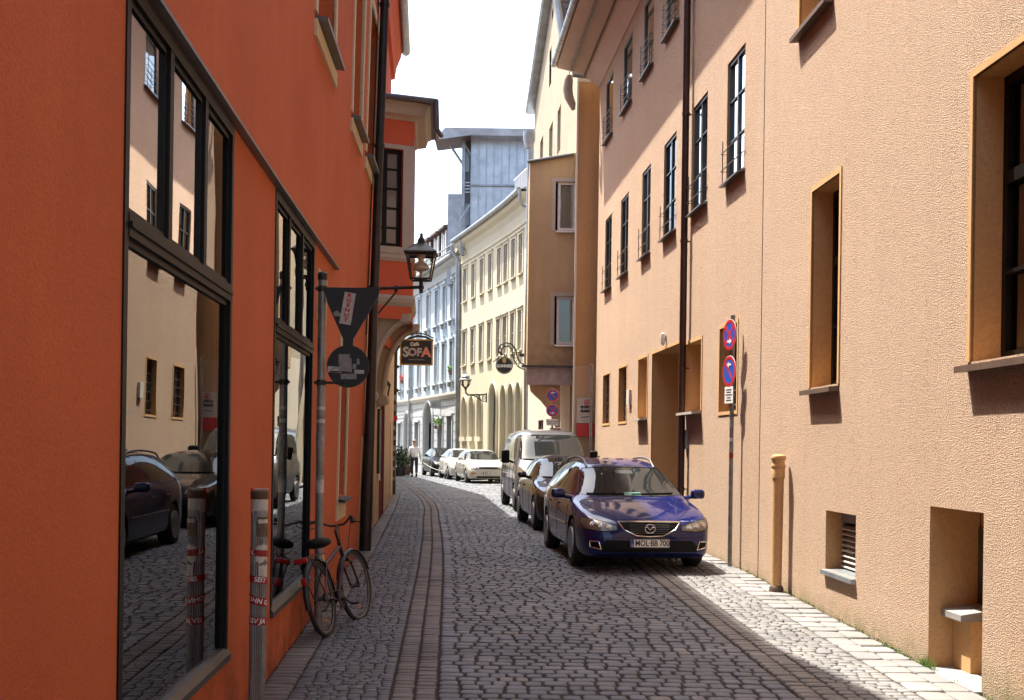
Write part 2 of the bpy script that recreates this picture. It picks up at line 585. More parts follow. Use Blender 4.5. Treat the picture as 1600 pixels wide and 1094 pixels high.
# ------------------------------------------------ materials used
ORANGE = (0.60, 0.420, 0.290)
plaster('plaster_right', ORANGE, (0.64, 0.455, 0.322), grain=95, gs=1.0, gd=0.020, streak=0.22, stain=(0.60, 0.355, 0.20),
        dirt=(0.16, 0.17, 0.06), dirtz=(-0.24, 0.12), pit=0.7, spk=0.95)
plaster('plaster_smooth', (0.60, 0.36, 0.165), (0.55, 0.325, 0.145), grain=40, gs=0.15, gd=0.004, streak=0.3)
plaster('plaster_red', (0.57, 0.145, 0.057), (0.46, 0.108, 0.042), grain=70, gs=0.35, gd=0.005, streak=0.35, rough=0.85,
        dirt=(0.10, 0.03, 0.015), dirtz=(-0.3, 0.45), pit=0.25)
plaster('plaster_oriel', (0.66, 0.15, 0.075), (0.60, 0.13, 0.065), grain=70, gs=0.2, gd=0.004, streak=0.2)
plaster('plaster_peach', (0.62, 0.42, 0.26), (0.56, 0.36, 0.21), grain=50, gs=0.3, gd=0.005, streak=0.4, dirt=(0.2, 0.14, 0.09), dirtz=(0, 1.2))
plaster('plaster_cream', (0.66, 0.55, 0.38), (0.60, 0.49, 0.33), grain=60, gs=0.2, gd=0.003, streak=0.4)
plaster('stone_trim', (0.50, 0.46, 0.39), (0.42, 0.38, 0.31), grain=60, gs=0.3, gd=0.004, streak=0.5)
plaster('plaster_brown', (0.58, 0.42, 0.235), (0.42, 0.30, 0.175), grain=40, gs=0.45, gd=0.008, streak=0.8, dirt=(0.12, 0.09, 0.06), dirtz=(2.5, 5.2))
plaster('plaster_pier', (0.60, 0.36, 0.165), (0.50, 0.29, 0.13), grain=45, gs=0.45, gd=0.008, streak=0.6)
plaster('plaster_gable', (0.46, 0.385, 0.285), (0.36, 0.30, 0.215), grain=26, gs=0.6, gd=0.03, streak=0.4)
plaster('plaster_white', (0.74, 0.68, 0.58), (0.68, 0.60, 0.48), grain=40, gs=0.3, gd=0.005, streak=0.4)
plaster('plaster_yellow', (0.58, 0.53, 0.38), (0.54, 0.49, 0.345), grain=40, gs=0.15, gd=0.004, streak=0.35)
plaster('yellow_trim', (0.58, 0.53, 0.40), (0.52, 0.47, 0.35), grain=30, gs=0.1, gd=0.003, streak=0.3)
plaster('plaster_blue', (0.42, 0.50, 0.56), (0.39, 0.46, 0.52), grain=40, gs=0.15, gd=0.004, streak=0.3)
plaster('blue_trim', (0.50, 0.54, 0.55), (0.45, 0.48, 0.49), grain=30, gs=0.1, gd=0.003, streak=0.3)
plaster('stone_blue', (0.47, 0.48, 0.465), (0.40, 0.41, 0.40), grain=30, gs=0.2, gd=0.004, streak=0.4)
plaster('soffit', (0.66, 0.58, 0.50), (0.60, 0.52, 0.45), grain=30, gs=0.1, gd=0.002, streak=0.2)
simple('frame_dark', (0.012, 0.013, 0.0125), 0.4, var=0.3, scale=20)
simple('frame_black', (0.005, 0.0045, 0.004), 0.5, var=0.4, scale=14, bmp=0.1, spec=0.2)
simple('frame_green', (0.035, 0.05, 0.047), 0.35, var=0.3)
simple('frame_white', (0.70, 0.68, 0.63), 0.5, var=0.12)
simple('frame_grey', (0.10, 0.10, 0.10), 0.4)
simple('sill_dark', (0.045, 0.043, 0.042), 0.4, var=0.3)
simple('sill_zinc', (0.20, 0.19, 0.19), 0.45, 0.5, var=0.35)
simple('sill_stone', (0.38, 0.33, 0.27), 0.8, var=0.25, scale=20, bmp=0.2)
simple('sill_brown', (0.12, 0.075, 0.05), 0.55, 0.2)
simple('iron', (0.035, 0.034, 0.032), 0.5, 0.4)
simple('rail_steel', (0.14, 0.135, 0.13), 0.45, 0.6)
simple('pipe_brown', (0.060, 0.026, 0.018), 0.42, 0.25, var=0.4, scale=4)
simple('pipe_dark', (0.028, 0.022, 0.020), 0.38, 0.35, var=0.5, scale=5)
simple('zinc', (0.30, 0.32, 0.34), 0.42, 0.6, var=0.3, scale=3)
simple('zinc_roof', (0.46, 0.48, 0.51), 0.36, 0.7, var=0.35, scale=1.2)
simple('zinc_wall', (0.40, 0.42, 0.46), 0.4, 0.7, var=0.4, scale=0.9)
simple('steel_post', (0.24, 0.235, 0.23), 0.45, 0.6, var=0.35, scale=9)
simple('roof_tile', (0.22, 0.19, 0.18), 0.75, var=0.4, scale=9, bmp=0.3)
simple('slate', (0.05, 0.05, 0.055), 0.5, var=0.3)
simple('brown_wood', (0.09, 0.05, 0.04), 0.6)
simple('door_dark', (0.020, 0.015, 0.012), 0.4)
simple('door_red', (0.22, 0.035, 0.02), 0.5)
simple('rubber', (0.012, 0.012, 0.012), 0.75, var=0.3, scale=30, obj=True)
simple('plastic_black', (0.004, 0.004, 0.0045), 0.5, spec=0.15, obj=True)
simple('rim_alloy', (0.62, 0.62, 0.62), 0.28, 0.85, obj=True)
simple('chrome', (0.75, 0.75, 0.74), 0.12, 1.0, var=0.05, obj=True)
simple('white_paint', (0.78, 0.78, 0.76), 0.4, var=0.06)
simple('plate_white', (0.80, 0.78, 0.72), 0.4, var=0.05, obj=True)
simple('plate_blue', (0.02, 0.07, 0.35), 0.4, obj=True)
simple('sign_blue', (0.02, 0.09, 0.45), 0.35, var=0.12)
simple('sign_red', (0.55, 0.02, 0.025), 0.35, var=0.15)
simple('sign_black', (0.015, 0.015, 0.016), 0.45, var=0.4)
simple('band_red', (0.30, 0.018, 0.016), 0.6, var=0.3, scale=40)
simple('ink_red', (0.55, 0.02, 0.03), 0.6, var=0.1)
simple('ink_black', (0.02, 0.02, 0.02), 0.6)
simple('sticker_white', (0.55, 0.52, 0.47), 0.7, var=0.25, scale=30)
simple('sticker_grey', (0.30, 0.29, 0.28), 0.7, var=0.35, scale=25)
simple('sticker_brown', (0.14, 0.10, 0.06), 0.7, var=0.6, scale=30)
simple('gold', (0.55, 0.33, 0.08), 0.45, 0.3)
simple('cream_paint', (0.66, 0.60, 0.45), 0.5)
simple('pink_paint', (0.68, 0.22, 0.17), 0.5)
simple('grey_pink', (0.42, 0.33, 0.32), 0.5)
simple('green_grey', (0.42, 0.43, 0.34), 0.5)
simple('lamp_green', (0.045, 0.06, 0.055), 0.45, 0.4)
simple('lamp_lens', (0.16, 0.145, 0.12), 0.12, 0.4, obj=True)
simple('lamp_amber', (0.60, 0.22, 0.03), 0.25, obj=True)
simple('lamp_red', (0.45, 0.01, 0.01), 0.3, obj=True)
simple('porcelain', (0.70, 0.62, 0.50), 0.3)
simple('skin', (0.50, 0.29, 0.20), 0.6, obj=True)
simple('hair_grey', (0.30, 0.22, 0.16), 0.9, obj=True)
simple('shirt', (0.85, 0.84, 0.87), 0.9, obj=True, scale=20)
simple('trousers', (0.035, 0.04, 0.055), 0.9, obj=True)
simple('leaf', (0.035, 0.065, 0.02), 0.6, var=0.5, scale=9)
simple('disc_green', (0.05, 0.16, 0.12), 0.6)
simple('leaf_light', (0.16, 0.30, 0.05), 0.6, var=0.4, scale=9)
simple('terracotta', (0.20, 0.10, 0.06), 0.8)
simple('bike_frame', (0.035, 0.018, 0.035), 0.3, 0.5, obj=True)
simple('bike_black', (0.014, 0.013, 0.013), 0.45, obj=True)
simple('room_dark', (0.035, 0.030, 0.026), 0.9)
simple('shelf_wood', (0.12, 0.08, 0.05), 0.7)
simple('paper_a', (0.30, 0.22, 0.12), 0.7); simple('paper_b', (0.14, 0.16, 0.20), 0.7); simple('paper_c', (0.28, 0.10, 0.05), 0.7)
simple('flower_pink', (0.6, 0.12, 0.12), 0.7)
simple('dog_fur', (0.03, 0.026, 0.022), 0.9, obj=True)
simple('slab', (0.27, 0.26, 0.245), 0.7, var=0.2, scale=8, bmp=0.2)
simple('joint', (0.030, 0.026, 0.021), 0.95, var=0.4, scale=30, bmp=0.3)
simple('ground', (0.10, 0.09, 0.08), 0.95, var=0.3, scale=3)
m, nt, b = nmat('curtain')
b.inputs['Base Color'].default_value = (0.75, 0.70, 0.60, 1); b.inputs['Roughness'].default_value = 0.9
m, nt, b = nmat('grass'); b.inputs['Base Color'].default_value = (0.10, 0.20, 0.03, 1); b.inputs['Roughness'].default_value = 0.7
glass_mat('shop_glass', 3.2, (0.55, 0.6, 0.6), 0.0, wob=0.022)
glass_mat('clear_glass', 1.6, (0.85, 0.88, 0.88), 0.01, wob=0.04)
glass_mat('lantern_glass', 1.45, (0.92, 0.92, 0.9), 0.03)
glass_mat('pane_dark', 1.9, (0.045, 0.045, 0.045), 0.02, wob=0.08, dark=1)
glass_mat('pane_grey', 1.7, (0.16, 0.15, 0.14), 0.05, wob=0.05, dark=1)
glass_mat('pane_far', 1.7, (0.22, 0.19, 0.16), 0.15, dark=1)
glass_mat('pane_blue', 1.7, (0.24, 0.28, 0.30), 0.15, dark=1)
glass_mat('car_glass', 1.75, (0.55, 0.62, 0.60), 0.0)
paint('paint_navy', (0.003, 0.009, 0.085), 0.1, dust=0.01)
paint('paint_black', (0.012, 0.011, 0.013), 0.3, dust=0.08)
paint('paint_silver', (0.12, 0.125, 0.135), 0.55, dust=0.1)
paint('paint_white', (0.45, 0.44, 0.39), 0.05, dust=0.08)
paint('paint_lightsilver', (0.62, 0.62, 0.60), 0.3, dust=0.08)
paint('paint_bluegrey', (0.010, 0.013, 0.018), 0.0, dust=0.03, coat=0.35)
setts_mat('setts_road', [(0.0, (0.120, 0.127, 0.142)), (0.35, (0.172, 0.178, 0.195)), (0.7, (0.138, 0.151, 0.176)), (0.93, (0.205, 0.208, 0.218)), (1.0, (0.22, 0.195, 0.17))])
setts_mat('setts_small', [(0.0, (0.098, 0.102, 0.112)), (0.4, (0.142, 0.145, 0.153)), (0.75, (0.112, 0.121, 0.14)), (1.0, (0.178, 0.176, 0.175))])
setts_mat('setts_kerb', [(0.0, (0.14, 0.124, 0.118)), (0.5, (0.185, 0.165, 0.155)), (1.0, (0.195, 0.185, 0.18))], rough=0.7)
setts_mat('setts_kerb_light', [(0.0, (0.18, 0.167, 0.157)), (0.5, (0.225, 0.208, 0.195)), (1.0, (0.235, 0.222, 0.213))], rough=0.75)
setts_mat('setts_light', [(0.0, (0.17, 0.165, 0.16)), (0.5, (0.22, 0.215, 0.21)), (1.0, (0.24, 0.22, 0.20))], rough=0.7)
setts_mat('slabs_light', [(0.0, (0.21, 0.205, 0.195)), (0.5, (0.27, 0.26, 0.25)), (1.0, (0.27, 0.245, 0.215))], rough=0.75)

# ------------------------------------------------ plan of the street
def bat(y): return 0.022 * max(0.0, min(1.0, (y - 10) / 8))
def LX(y): return -2.25 + 0.05 * (17.8 - y)
WL = Wall([(LX(-6), -6), (LX(18.2), 18.2)], 1, bat)
CXE = [(LX(18.2) - 0.01, 18.22), (-3.10, 30.0)]
WC = Wall([(LX(18.2) - 0.01, 18.21), (-3.10, 30.0)], 1)
WC2 = Wall([(-3.11, 30.01), (-3.34, 33.4), (-3.97, 41.0)], 1)
WC3 = Wall([(-4.0, 41.02), (-8.6, 66.0)], 1)
def R1X(y): return 3.197 - 0.044 * (y - 15.7)
def R2X(y): return 3.0 - 0.067 * (y - 18.65)
WR1 = Wall([(R1X(-6), -6), (R1X(15.7), 15.7)], -1)
WR2 = Wall([(R1X(15.7), 15.705), (R2X(31.4), 31.4)], -1)
WG = Wall([(1.69, 34.0), (0.70, 47.8)], -1)
WY = Wall([(0.62, 48.6), (0.18, 50.6), (-0.36, 52.8), (-1.02, 55.3), (-1.78, 58.1), (-2.66, 61.2)], -1)
WB = Wall([(-2.74, 61.6), (-3.75, 65.4), (-4.95, 69.5), (-6.3, 73.9), (-7.75, 78.5), (-9.6, 84)], -1)

KERB = [(-6, 0.02), (0, -0.25), (8.75, -0.68), (12.5, -0.87), (16.65, -1.09), (21, -1.36), (26, -1.71), (31, -2.06), (35, -2.45), (39, -2.93), (42.8, -3.4), (46, -3.86), (56, -5.35), (64, -6.9), (80, -10)]
_ky = np.array([k[0] for k in KERB]); _kx = np.array([k[1] for k in KERB])
def smooth_interp(xs, ys):
    # cubic hermite (finite differences)
    xs = np.array(xs, float); ys = np.array(ys, float)
    m = np.gradient(ys, xs)
    def f(x):
        i = int(np.clip(np.searchsorted(xs, x) - 1, 0, len(xs) - 2))
        h = xs[i + 1] - xs[i]; t = (x - xs[i]) / h
        return float((2*t**3-3*t*t+1)*ys[i] + (t**3-2*t*t+t)*h*m[i] + (-2*t**3+3*t*t)*ys[i+1] + (t**3-t*t)*h*m[i+1])
    return f
kx = smooth_interp(_ky, _kx)
def wall_left(y):
    if y < 18.2: return LX(y)
    if y < 30: return LX(18.2) + (-3.10 - LX(18.2)) * (y - 18.2) / 11.8
    if y < 41: return -3.1 + (-3.97 + 3.1) * (y - 30) / 11
    return -4.0 + (-4.6) * (y - 41) / 25
def wall_right(y):
    if y < 15.7: return R1X(y)
    if y < 31.4: return R2X(y)
    if y < 48.6: return 1.69 - (1.69 - .62) * (y - 34) / 14.6 if y > 34 else 1.9
    for a, b in list(zip(WY.p, WY.p[1:])) + list(zip(WB.p, WB.p[1:])):
        if a.y <= y <= b.y: return a.x + (b.x - a.x) * (y - a.y) / (b.y - a.y)
    return -9.6

# ground sheet to the horizon
mb = MB()
ys = [-300, -20, -10, 0, 6, 12, 18, 30, 60, 100, 400]
for a, b_ in zip(ys, ys[1:]):
    mb.quad((-300, a, zg(max(a, -20)) - 0.09), (300, a, zg(max(a, -20)) - 0.09), (300, b_, zg(max(b_, -20)) - 0.09), (-300, b_, zg(max(b_, -20)) - 0.09))
tagged(mb.build('ground', 'ground'), kind='structure')

def setts(name, xl, xr, y0, y1, w, d, gw, gd, mat, z=0.0, jit=0.10, dome=0.0075, wave=0.012, far=None, base='joint', low=False, seed=1, sink=0.016):
    """rows of dressed stones laid across the street as one paved surface"""
    rg = np.random.default_rng(seed)
    V = []; A = []; F = []
    y = y0; n = 0
    base_pts = []
    while y < y1:
        k = 1.0 if far is None or y < far else 1.0 + 0.5 * min(2.0, (y - far) / 8)
        dd = d * k * rg.uniform(1 - jit, 1 + jit)
        yc = y + dd / 2
        x0, x1 = xl(yc), xr(yc)
        if x1 - x0 > 0.02:
            cnt = max(1, int(round((x1 - x0) / (w * k))))
            ws = rg.uniform(0.72, 1.32, cnt) if cnt > 1 else np.ones(1)
            ws = ws / ws.sum() * (x1 - x0)
            xs = np.concatenate([[0], np.cumsum(ws)]) + x0
            ph = rg.uniform(0, 6)
            for i in range(cnt):
                g1 = gw * rg.uniform(0.6, 1.5) / 2; g2 = gd * rg.uniform(0.5, 1.6) / 2
                ax, bx = xs[i] + g1, xs[i + 1] - g1
                cx = (ax + bx) / 2; hx = (bx - ax) / 2
                off = wave * math.sin(cx * 2.1 + yc * 0.6) + wave * 0.5 * math.sin(cx * 5.3 + yc * 1.7) + rg.uniform(-.1, .1) * d * 0.35
                hy = (dd - 2 * g2) / 2 * rg.uniform(0.93, 1.05)
                cy_ = yc + off
                zb = zg(cy_) + z + rg.normal(0, 0.0022)
                tx, ty = rg.normal(0, 0.009, 2)
                r = min(hx, hy) * 0.26
                o8 = np.array([(-hx + r, -hy), (hx - r, -hy), (hx, -hy + r), (hx, hy - r), (hx - r, hy), (-hx + r, hy), (-hx, hy - r), (-hx, -hy + r)])
                o8 = o8 * (1 + rg.normal(0, 0.035, (8, 2)))
                rr = rg.random()
                if low:
                    P_ = [(cx + px_, cy_ + py_, zb + tx * px_ + ty * py_) for px_, py_ in o8[[7, 1, 2, 4]]] if False else [(cx + px_, cy_ + py_, zb) for px_, py_ in o8]
                    V += P_; A += [rr] * 8
                    F.append([n + q for q in range(8)]); n += 8
                else:
                    V += [(cx + px_, cy_ + py_, zb - dome - sink) for px_, py_ in o8]
                    V += [(cx + px_ * .985, cy_ + py_ * .985, zb - dome * .75 + tx * px_ + ty * py_) for px_, py_ in o8]
                    V += [(cx + px_ * .86, cy_ + py_ * .84, zb + tx * px_ + ty * py_) for px_, py_ in o8]
                    A += [rr] * 24
                    for q in range(8):
                        q2 = (q + 1) % 8
                        F.append([n + q, n + q2, n + 8 + q2, n + 8 + q])
                        F.append([n + 8 + q, n + 8 + q2, n + 16 + q2, n + 16 + q])
                    F.append([n + 16 + q for q in range(8)])
                    n += 24
        y += dd
    nst = len(F)
    # bedding
    yy = y0; nb = max(2, int((y1 - y0) / 1.0))
    pts = []
    for i in range(nb + 1):
        t = y0 + (y1 - y0) * i / nb
        zz = zg(t) + z - dome - sink * 0.55
        V += [(xl(t) - .01, t, zz), (xr(t) + .01, t, zz)]; A += [0, 0]
    for i in range(nb): F.append([n + 2 * i, n + 2 * i + 1, n + 2 * i + 3, n + 2 * i + 2])
    me = bpy.data.meshes.new(name)
    me.from_pydata(V, [], F)
    at = me.attributes.new('rnd', 'FLOAT', 'POINT'); at.data.foreach_set('value', A)
    me.materials.append(MATS[mat]); me.materials.append(MATS[base])
    mi = [0] * nst + [1] * nb
    me.polygons.foreach_set('material_index', mi)
    me.polygons.foreach_set('use_smooth', [not low] * nst + [False] * nb)
    me.update()
    o = bpy.data.objects.new(name, me); COL.objects.link(o)
    return tagged(o, kind='structure')

rk = lambda y: min(kx(y) + 3.06 + 0.006 * y, wall_right(y) - 0.5) if y < 31 else wall_right(y) - 0.45
setts('road', lambda y: kx(y) + 0.17, lambda y: rk(y) - 0.32, 1.0, 24, 0.158, 0.140, 0.020, 0.008, 'setts_road', seed=2)
setts('road', lambda y: kx(y) + 0.17, lambda y: rk(y) - 0.32, 24, 47, 0.16, 0.155, 0.022, 0.020, 'setts_road', seed=3, far=34)
setts('road', lambda y: kx(y) + 0.17, lambda y: rk(y), 47, 82, 0.32, 0.34, 0.03, 0.03, 'setts_road', seed=4)
setts('kerb', lambda y: kx(y) + 0.005, lambda y: kx(y) + 0.16, 1, 62, 0.16, 0.105, 0.01, 0.010, 'setts_kerb', z=0.004, seed=5, wave=0.0, far=30)
setts('kerb', lambda y: kx(y) - 0.16, lambda y: kx(y) - 0.005, 1, 62, 0.16, 0.108, 0.01, 0.010, 'setts_kerb', z=0.008, seed=6, wave=0.0, far=30)
swl = lambda y: wall_left(y) + 0.24
swr = lambda y: kx(y) - 0.17
setts('left_pavement', swl, swr, 1, 20, 0.098, 0.078, 0.008, 0.006, 'setts_small', z=0.010, seed=7, dome=0.006, wave=0.008)
setts('left_pavement', swl, swr, 20, 41, 0.11, 0.09, 0.010, 0.009, 'setts_small', z=0.010, seed=8, far=26, wave=0.008)
setts('left_pavement', lambda y: wall_left(y) + 0.005, lambda y: wall_left(y) + 0.235, 1, 41, 0.24, 0.12, 0.01, 0.010, 'setts_kerb', z=0.010, seed=9, wave=0, far=24)
setts('left_pavement', lambda y: wall_left(y) + 0.005, swr, 41, 80, 0.25, 0.28, 0.02, 0.02, 'setts_small', z=0.010, seed=10)
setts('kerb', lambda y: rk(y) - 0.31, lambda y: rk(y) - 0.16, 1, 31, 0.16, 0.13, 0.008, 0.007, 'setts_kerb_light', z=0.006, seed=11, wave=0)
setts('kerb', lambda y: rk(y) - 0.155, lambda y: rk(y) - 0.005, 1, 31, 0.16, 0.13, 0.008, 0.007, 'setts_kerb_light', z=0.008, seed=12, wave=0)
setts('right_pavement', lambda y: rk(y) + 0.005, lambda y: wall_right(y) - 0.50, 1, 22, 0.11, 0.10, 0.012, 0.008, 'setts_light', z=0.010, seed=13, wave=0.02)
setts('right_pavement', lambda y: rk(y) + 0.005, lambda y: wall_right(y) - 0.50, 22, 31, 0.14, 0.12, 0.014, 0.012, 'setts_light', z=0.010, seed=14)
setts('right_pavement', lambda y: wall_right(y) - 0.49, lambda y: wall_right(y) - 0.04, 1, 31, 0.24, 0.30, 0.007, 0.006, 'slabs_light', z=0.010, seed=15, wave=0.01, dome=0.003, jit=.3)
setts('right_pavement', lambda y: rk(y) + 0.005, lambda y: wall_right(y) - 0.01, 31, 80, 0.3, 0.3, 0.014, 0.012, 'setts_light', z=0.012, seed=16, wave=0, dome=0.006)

# weeds growing along the foot of the right wall
gb = MB()
for i in range(900):
    y = rnd.uniform(7.6, 16.5); 
    if rnd.random() > (0.5 + 0.5 * math.sin(y * 3.1) * math.sin(y * 1.3 + 1)): continue
    x = wall_right(y) - rnd.uniform(0.0, 0.05); h = rnd.uniform(0.01, 0.035); a = rnd.uniform(0, 6.28); z = zg(y)
    if rnd.random() < 0.02: h *= 2.5
    dx, dy = math.cos(a) * .006, math.sin(a) * .006
    lx, ly = rnd.uniform(-.03, .01), rnd.uniform(-.02, .02)
    gb.add([(x - dx, y - dy, z), (x + dx, y + dy, z), (x + lx, y + ly, z + h)], [(0, 1, 2)])
for i in range(70):
    s_, z_ = WR1.px(1450 + rnd.uniform(-6, 12), 1030, 0)
    p = WR1.pt(s_, 0, rnd.uniform(0, .04)); z = zg(p.y); a = rnd.uniform(0, 6.28); h = rnd.uniform(.04, .12)
    dx, dy = math.cos(a) * .004, math.sin(a) * .004; p.y += rnd.uniform(-.08, .08)
    gb.add([(p.x - dx, p.y - dy, z), (p.x + dx, p.y + dy, z), (p.x + rnd.uniform(-.06, .03), p.y + rnd.uniform(-.06, .06), z + h)], [(0, 1, 2)])
tagged(gb.build('grass', 'grass'), 'thin green weeds along the foot of the orange wall', 'grass', kind='stuff')
# ------------------------------------------------ buildings
def span(W, ua, ub, v=690):
    a, b = W.s_at(ua, v), W.s_at(ub, v)
    return (min(a, b), max(a, b))

# ======== right: rough orange town house (two wall faces that bend at a joint)
TB = thing('town_house', 'long orange rough-plaster town house along the right side, lit by the sun', 'building', (R1X(8), 8, zg(8)))
ZT = 10.9
ops1 = []; w1 = []
def addw(ops, lst, W, ua, ub, vt, vb, dep, vref, **kw):
    s0, s1 = span(W, ua, ub, (vt + vb) / 2)
    zt = W.px(vref[0], vt)[1]; zb = W.px(vref[1] if len(vref) > 1 else vref[0], vb)[1]
    ops.append((s0, s1, zb, zt, dep)); lst.append((s0, s1, zb, zt, dep, kw))
    return s0, s1, zb, zt
# near windows
h1 = addw(ops1, w1, WR1, 1268, 1311, 302, 606, 0.30, (1268,), kind='tall')
yB = WR1.px(1519, 400)[0]
zt, zb = h1[3], h1[2]
wid = h1[1] - h1[0]
ops1.append((yB - 1.06, yB, zb, zt, 0.30)); w1.append((yB - 1.06, yB, zb, zt, 0.30, dict(kind='tall', curtain=1)))
yC = yB - 3.7; ops1.append((yC - 1.06, yC, zb, zt, 0.30)); w1.append((yC - 1.06, yC, zb, zt, 0.30, dict(kind='tall', curtain=1)))
yD = yC - 3.7; ops1.append((yD - 1.06, yD, zb, zt, 0.30)); w1.append((yD - 1.06, yD, zb, zt, 0.30, dict(kind='tall')))
s0, _ = WR1.px(1300, 35); s1, _ = WR1.px(1250, 35); zb3 = WR1.px(1252, 52)[1]
for q in (0, -3.6, -7.2, -10.8):
    ops1.append((s0 + q, s1 + q, zb3, zb3 + 2.1, 0.30)); w1.append((s0 + q, s1 + q, zb3, zb3 + 2.1, 0.30, dict(kind='tall')))
# basement vent and recess
v0, v1 = span(WR1, 1290, 1337, 850)
ops1.append((v0, v1, WR1.px(1337, 905)[1], WR1.px(1290, 797)[1], 0.24))
r0, r1 = span(WR1, 1452, 1536, 900)
rz0, rz1 = -0.45, WR1.px(1455, 791)[1]
ops1.append((r0, r1, rz0, rz1, 0.42))
mb = MB()
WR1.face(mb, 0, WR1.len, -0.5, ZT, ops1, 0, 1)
WR1.shell(mb, 0, WR1.len, -0.5, ZT, 9)
# near end cap etc done by the shell; far face
ops2 = []; w2 = []
# row B (first floor)
zBs = WR2.px(1161, 264)[1]; zBt = WR2.px(1161, 71)[1]
rowB = [(946.8, 956.7), (970.8, 982.5), (1003.5, 1016.5), (1037, 1056), (1081.5, 1104), (1134.5, 1161.7)]
for ua, ub in rowB:
    a, b = span(WR2, ua, ub, 300); ops2.append((a, b, zBs, zBt, 0.075)); w2.append((a, b, zBs, zBt, 0.075, dict(kind='B')))
zAs = WR2.px(1000.8, 131)[1]; zAt = WR2.px(985, 54)[1]
rowA = [(948, 958.5), (974.5, 988), (1005.5, 1020.5), (1040, 1060), (1082, 1106), (1136, 1165)]
for ua, ub in rowA:
    a, b = span(WR2, ua, ub, 100)
    a = max(a, 0.25)
    ops2.append((a, b, zAs, zAt, 0.06)); w2.append((a, b, zAs, zAt, 0.06, dict(kind='A')))
def g(ua, ub, vt, vb, dep, kind):
    a, b = span(WR2, ua, ub, (vt + vb) / 2); zt = WR2.px(ua, vt)[1]; zb = WR2.px(ub, vb)[1]
    ops2.append((a, b, zb, zt, dep)); w2.append((a, b, zb, zt, dep, dict(kind=kind)))
g(942.5, 952.5, 587.5, 661, 0.14, 'G'); g(967, 979, 576.5, 658, 0.18, 'G')
g(997.5, 1011.5, 563, 652, 0.26, 'blind'); g(1072.5, 1096, 539, 641, 0.26, 'blind'); g(1124.5, 1152, 515, 641, 0.22, 'G')
da, db = span(WR2, 1018.5, 1063, 650); dzt = WR2.px(1019, 554)[1]
ops2.append((da, db, -0.2, dzt, 0.9))
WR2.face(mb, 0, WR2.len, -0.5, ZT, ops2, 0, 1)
WR2.shell(mb, 0.0, WR2.len, -0.5, ZT, 8.5)
mb.build('wall', ['plaster_right', 'plaster_smooth'], TB)
def trimband(W, par, a, b, c, e, sw=0.055, pr=0.012):
    q = MB()
    W.box(q, a - sw, a, c, e + sw, -0.02, pr); W.box(q, b, b + sw, c, e + sw, -0.02, pr); W.box(q, a, b, e, e + sw, -0.02, pr)
    return q.build('window_surround', 'plaster_smooth', par)
for a, b, c, e, dep, kw in w1:
    o = window(WR1, TB, a, b, c, e, dep, 'frame_black', 'clear_glass' if kw.get('curtain') else 'pane_grey', fw=0.075, cols=2, rows=1, sill=(0.11, 0.05), sill_mat='sill_brown',
               transom=[(c + (e - c) * 0.64, 0.10), (c + (e - c) * .31, .03)], curtain='full' if kw.get('curtain') else None, room=bool(kw.get('curtain')), thick=0.07)
    trimband(WR1, o, a, b, c, e)
for a, b, c, e, dep, kw in w2:
    k = kw['kind']
    if k == 'B':
        window(WR2, TB, a, b, c, e, dep, 'frame_green', 'clear_glass', fw=0.05, cols=2, rows=3, bar=0.022, sill=(0.10, 0.025), sill_mat='rail_steel', rails=2, rail_mat='rail_steel', rail_h=0.50, curtain='sides', room=True)
    elif k == 'A':
        window(WR2, TB, a, b, c, e, dep, 'frame_green', 'pane_dark', fw=0.05, cols=1, rows=1, sill=(0.10, 0.025), sill_mat='rail_steel', rails=4, rail_mat='rail_steel', rail_h=0.55)
    elif k == 'G':
        o = window(WR2, TB, a, b, c, e, dep, 'frame_dark', 'pane_dark', fw=0.05, cols=2, rows=1)
        q = MB()
        for i in range(6):
            z = c + (e - c) * (i + .5) / 6
            q.tube([WR2.pt(a, z, -dep + .07), WR2.pt(b, z, -dep + .07)], 0.013, 6)
        for i in range(1, 4):
            t = a + (b - a) * i / 4
            q.tube([WR2.pt(t, c, -dep + .09), WR2.pt(t, e, -dep + .09)], 0.012, 6)
        q.build('bars', 'rail_steel', o); trimband(WR2, o, a, b, c - .055, e, .05, .01)
        q = MB(); WR2.box(q, a, b, c - .05, c, -.02, .012); q.build('sill', 'plaster_smooth', o)
    else:
        q = MB(); WR2.box(q, a, b, c, e, -dep - .05, -dep + .003)
        o = q.build('window_blind', 'plaster_smooth', TB)
        trimband(WR2, o, a, b, c, e)
        q = MB(); WR2.sweep(q, a - .04, b + .04, [(-dep + .02, c + .02), (0.16, c - .02), (0.16, c - .06), (-dep + .02, c - .03)], step=50); q.build('sill', 'sill_stone', o)
# entrance
q = MB(); WR2.box(q, da + .02, db - .02, -0.1, dzt - .02, -0.92, -0.86)
for i in range(3):
    for j in range(2):
        s_a = da + .12 + j * (db - da - .2) / 2; s_b = s_a + (db - da) / 2 - .16
        WR2.box(q, s_a, s_b, .25 + i * .8, .9 + i * .8, -0.86, -.84)
door = q.build('door', 'door_dark', TB)
q = MB(); q.tube([WR2.pt(da + .25, 1.0, -.84), WR2.pt(da + .25, 1.0, -.78), WR2.pt(da + .37, 1.0, -.78)], .012, 8); q.build('handle', 'rail_steel', door)
q = MB()
WR2.box(q, da - .05, da, -.1, dzt + .05, -.02, .012); WR2.box(q, db, db + .05, -.1, dzt + .05, -.02, .012); WR2.box(q, da, db, dzt, dzt + .05, -.02, .012)
q.build('door_surround', 'plaster_smooth', TB)
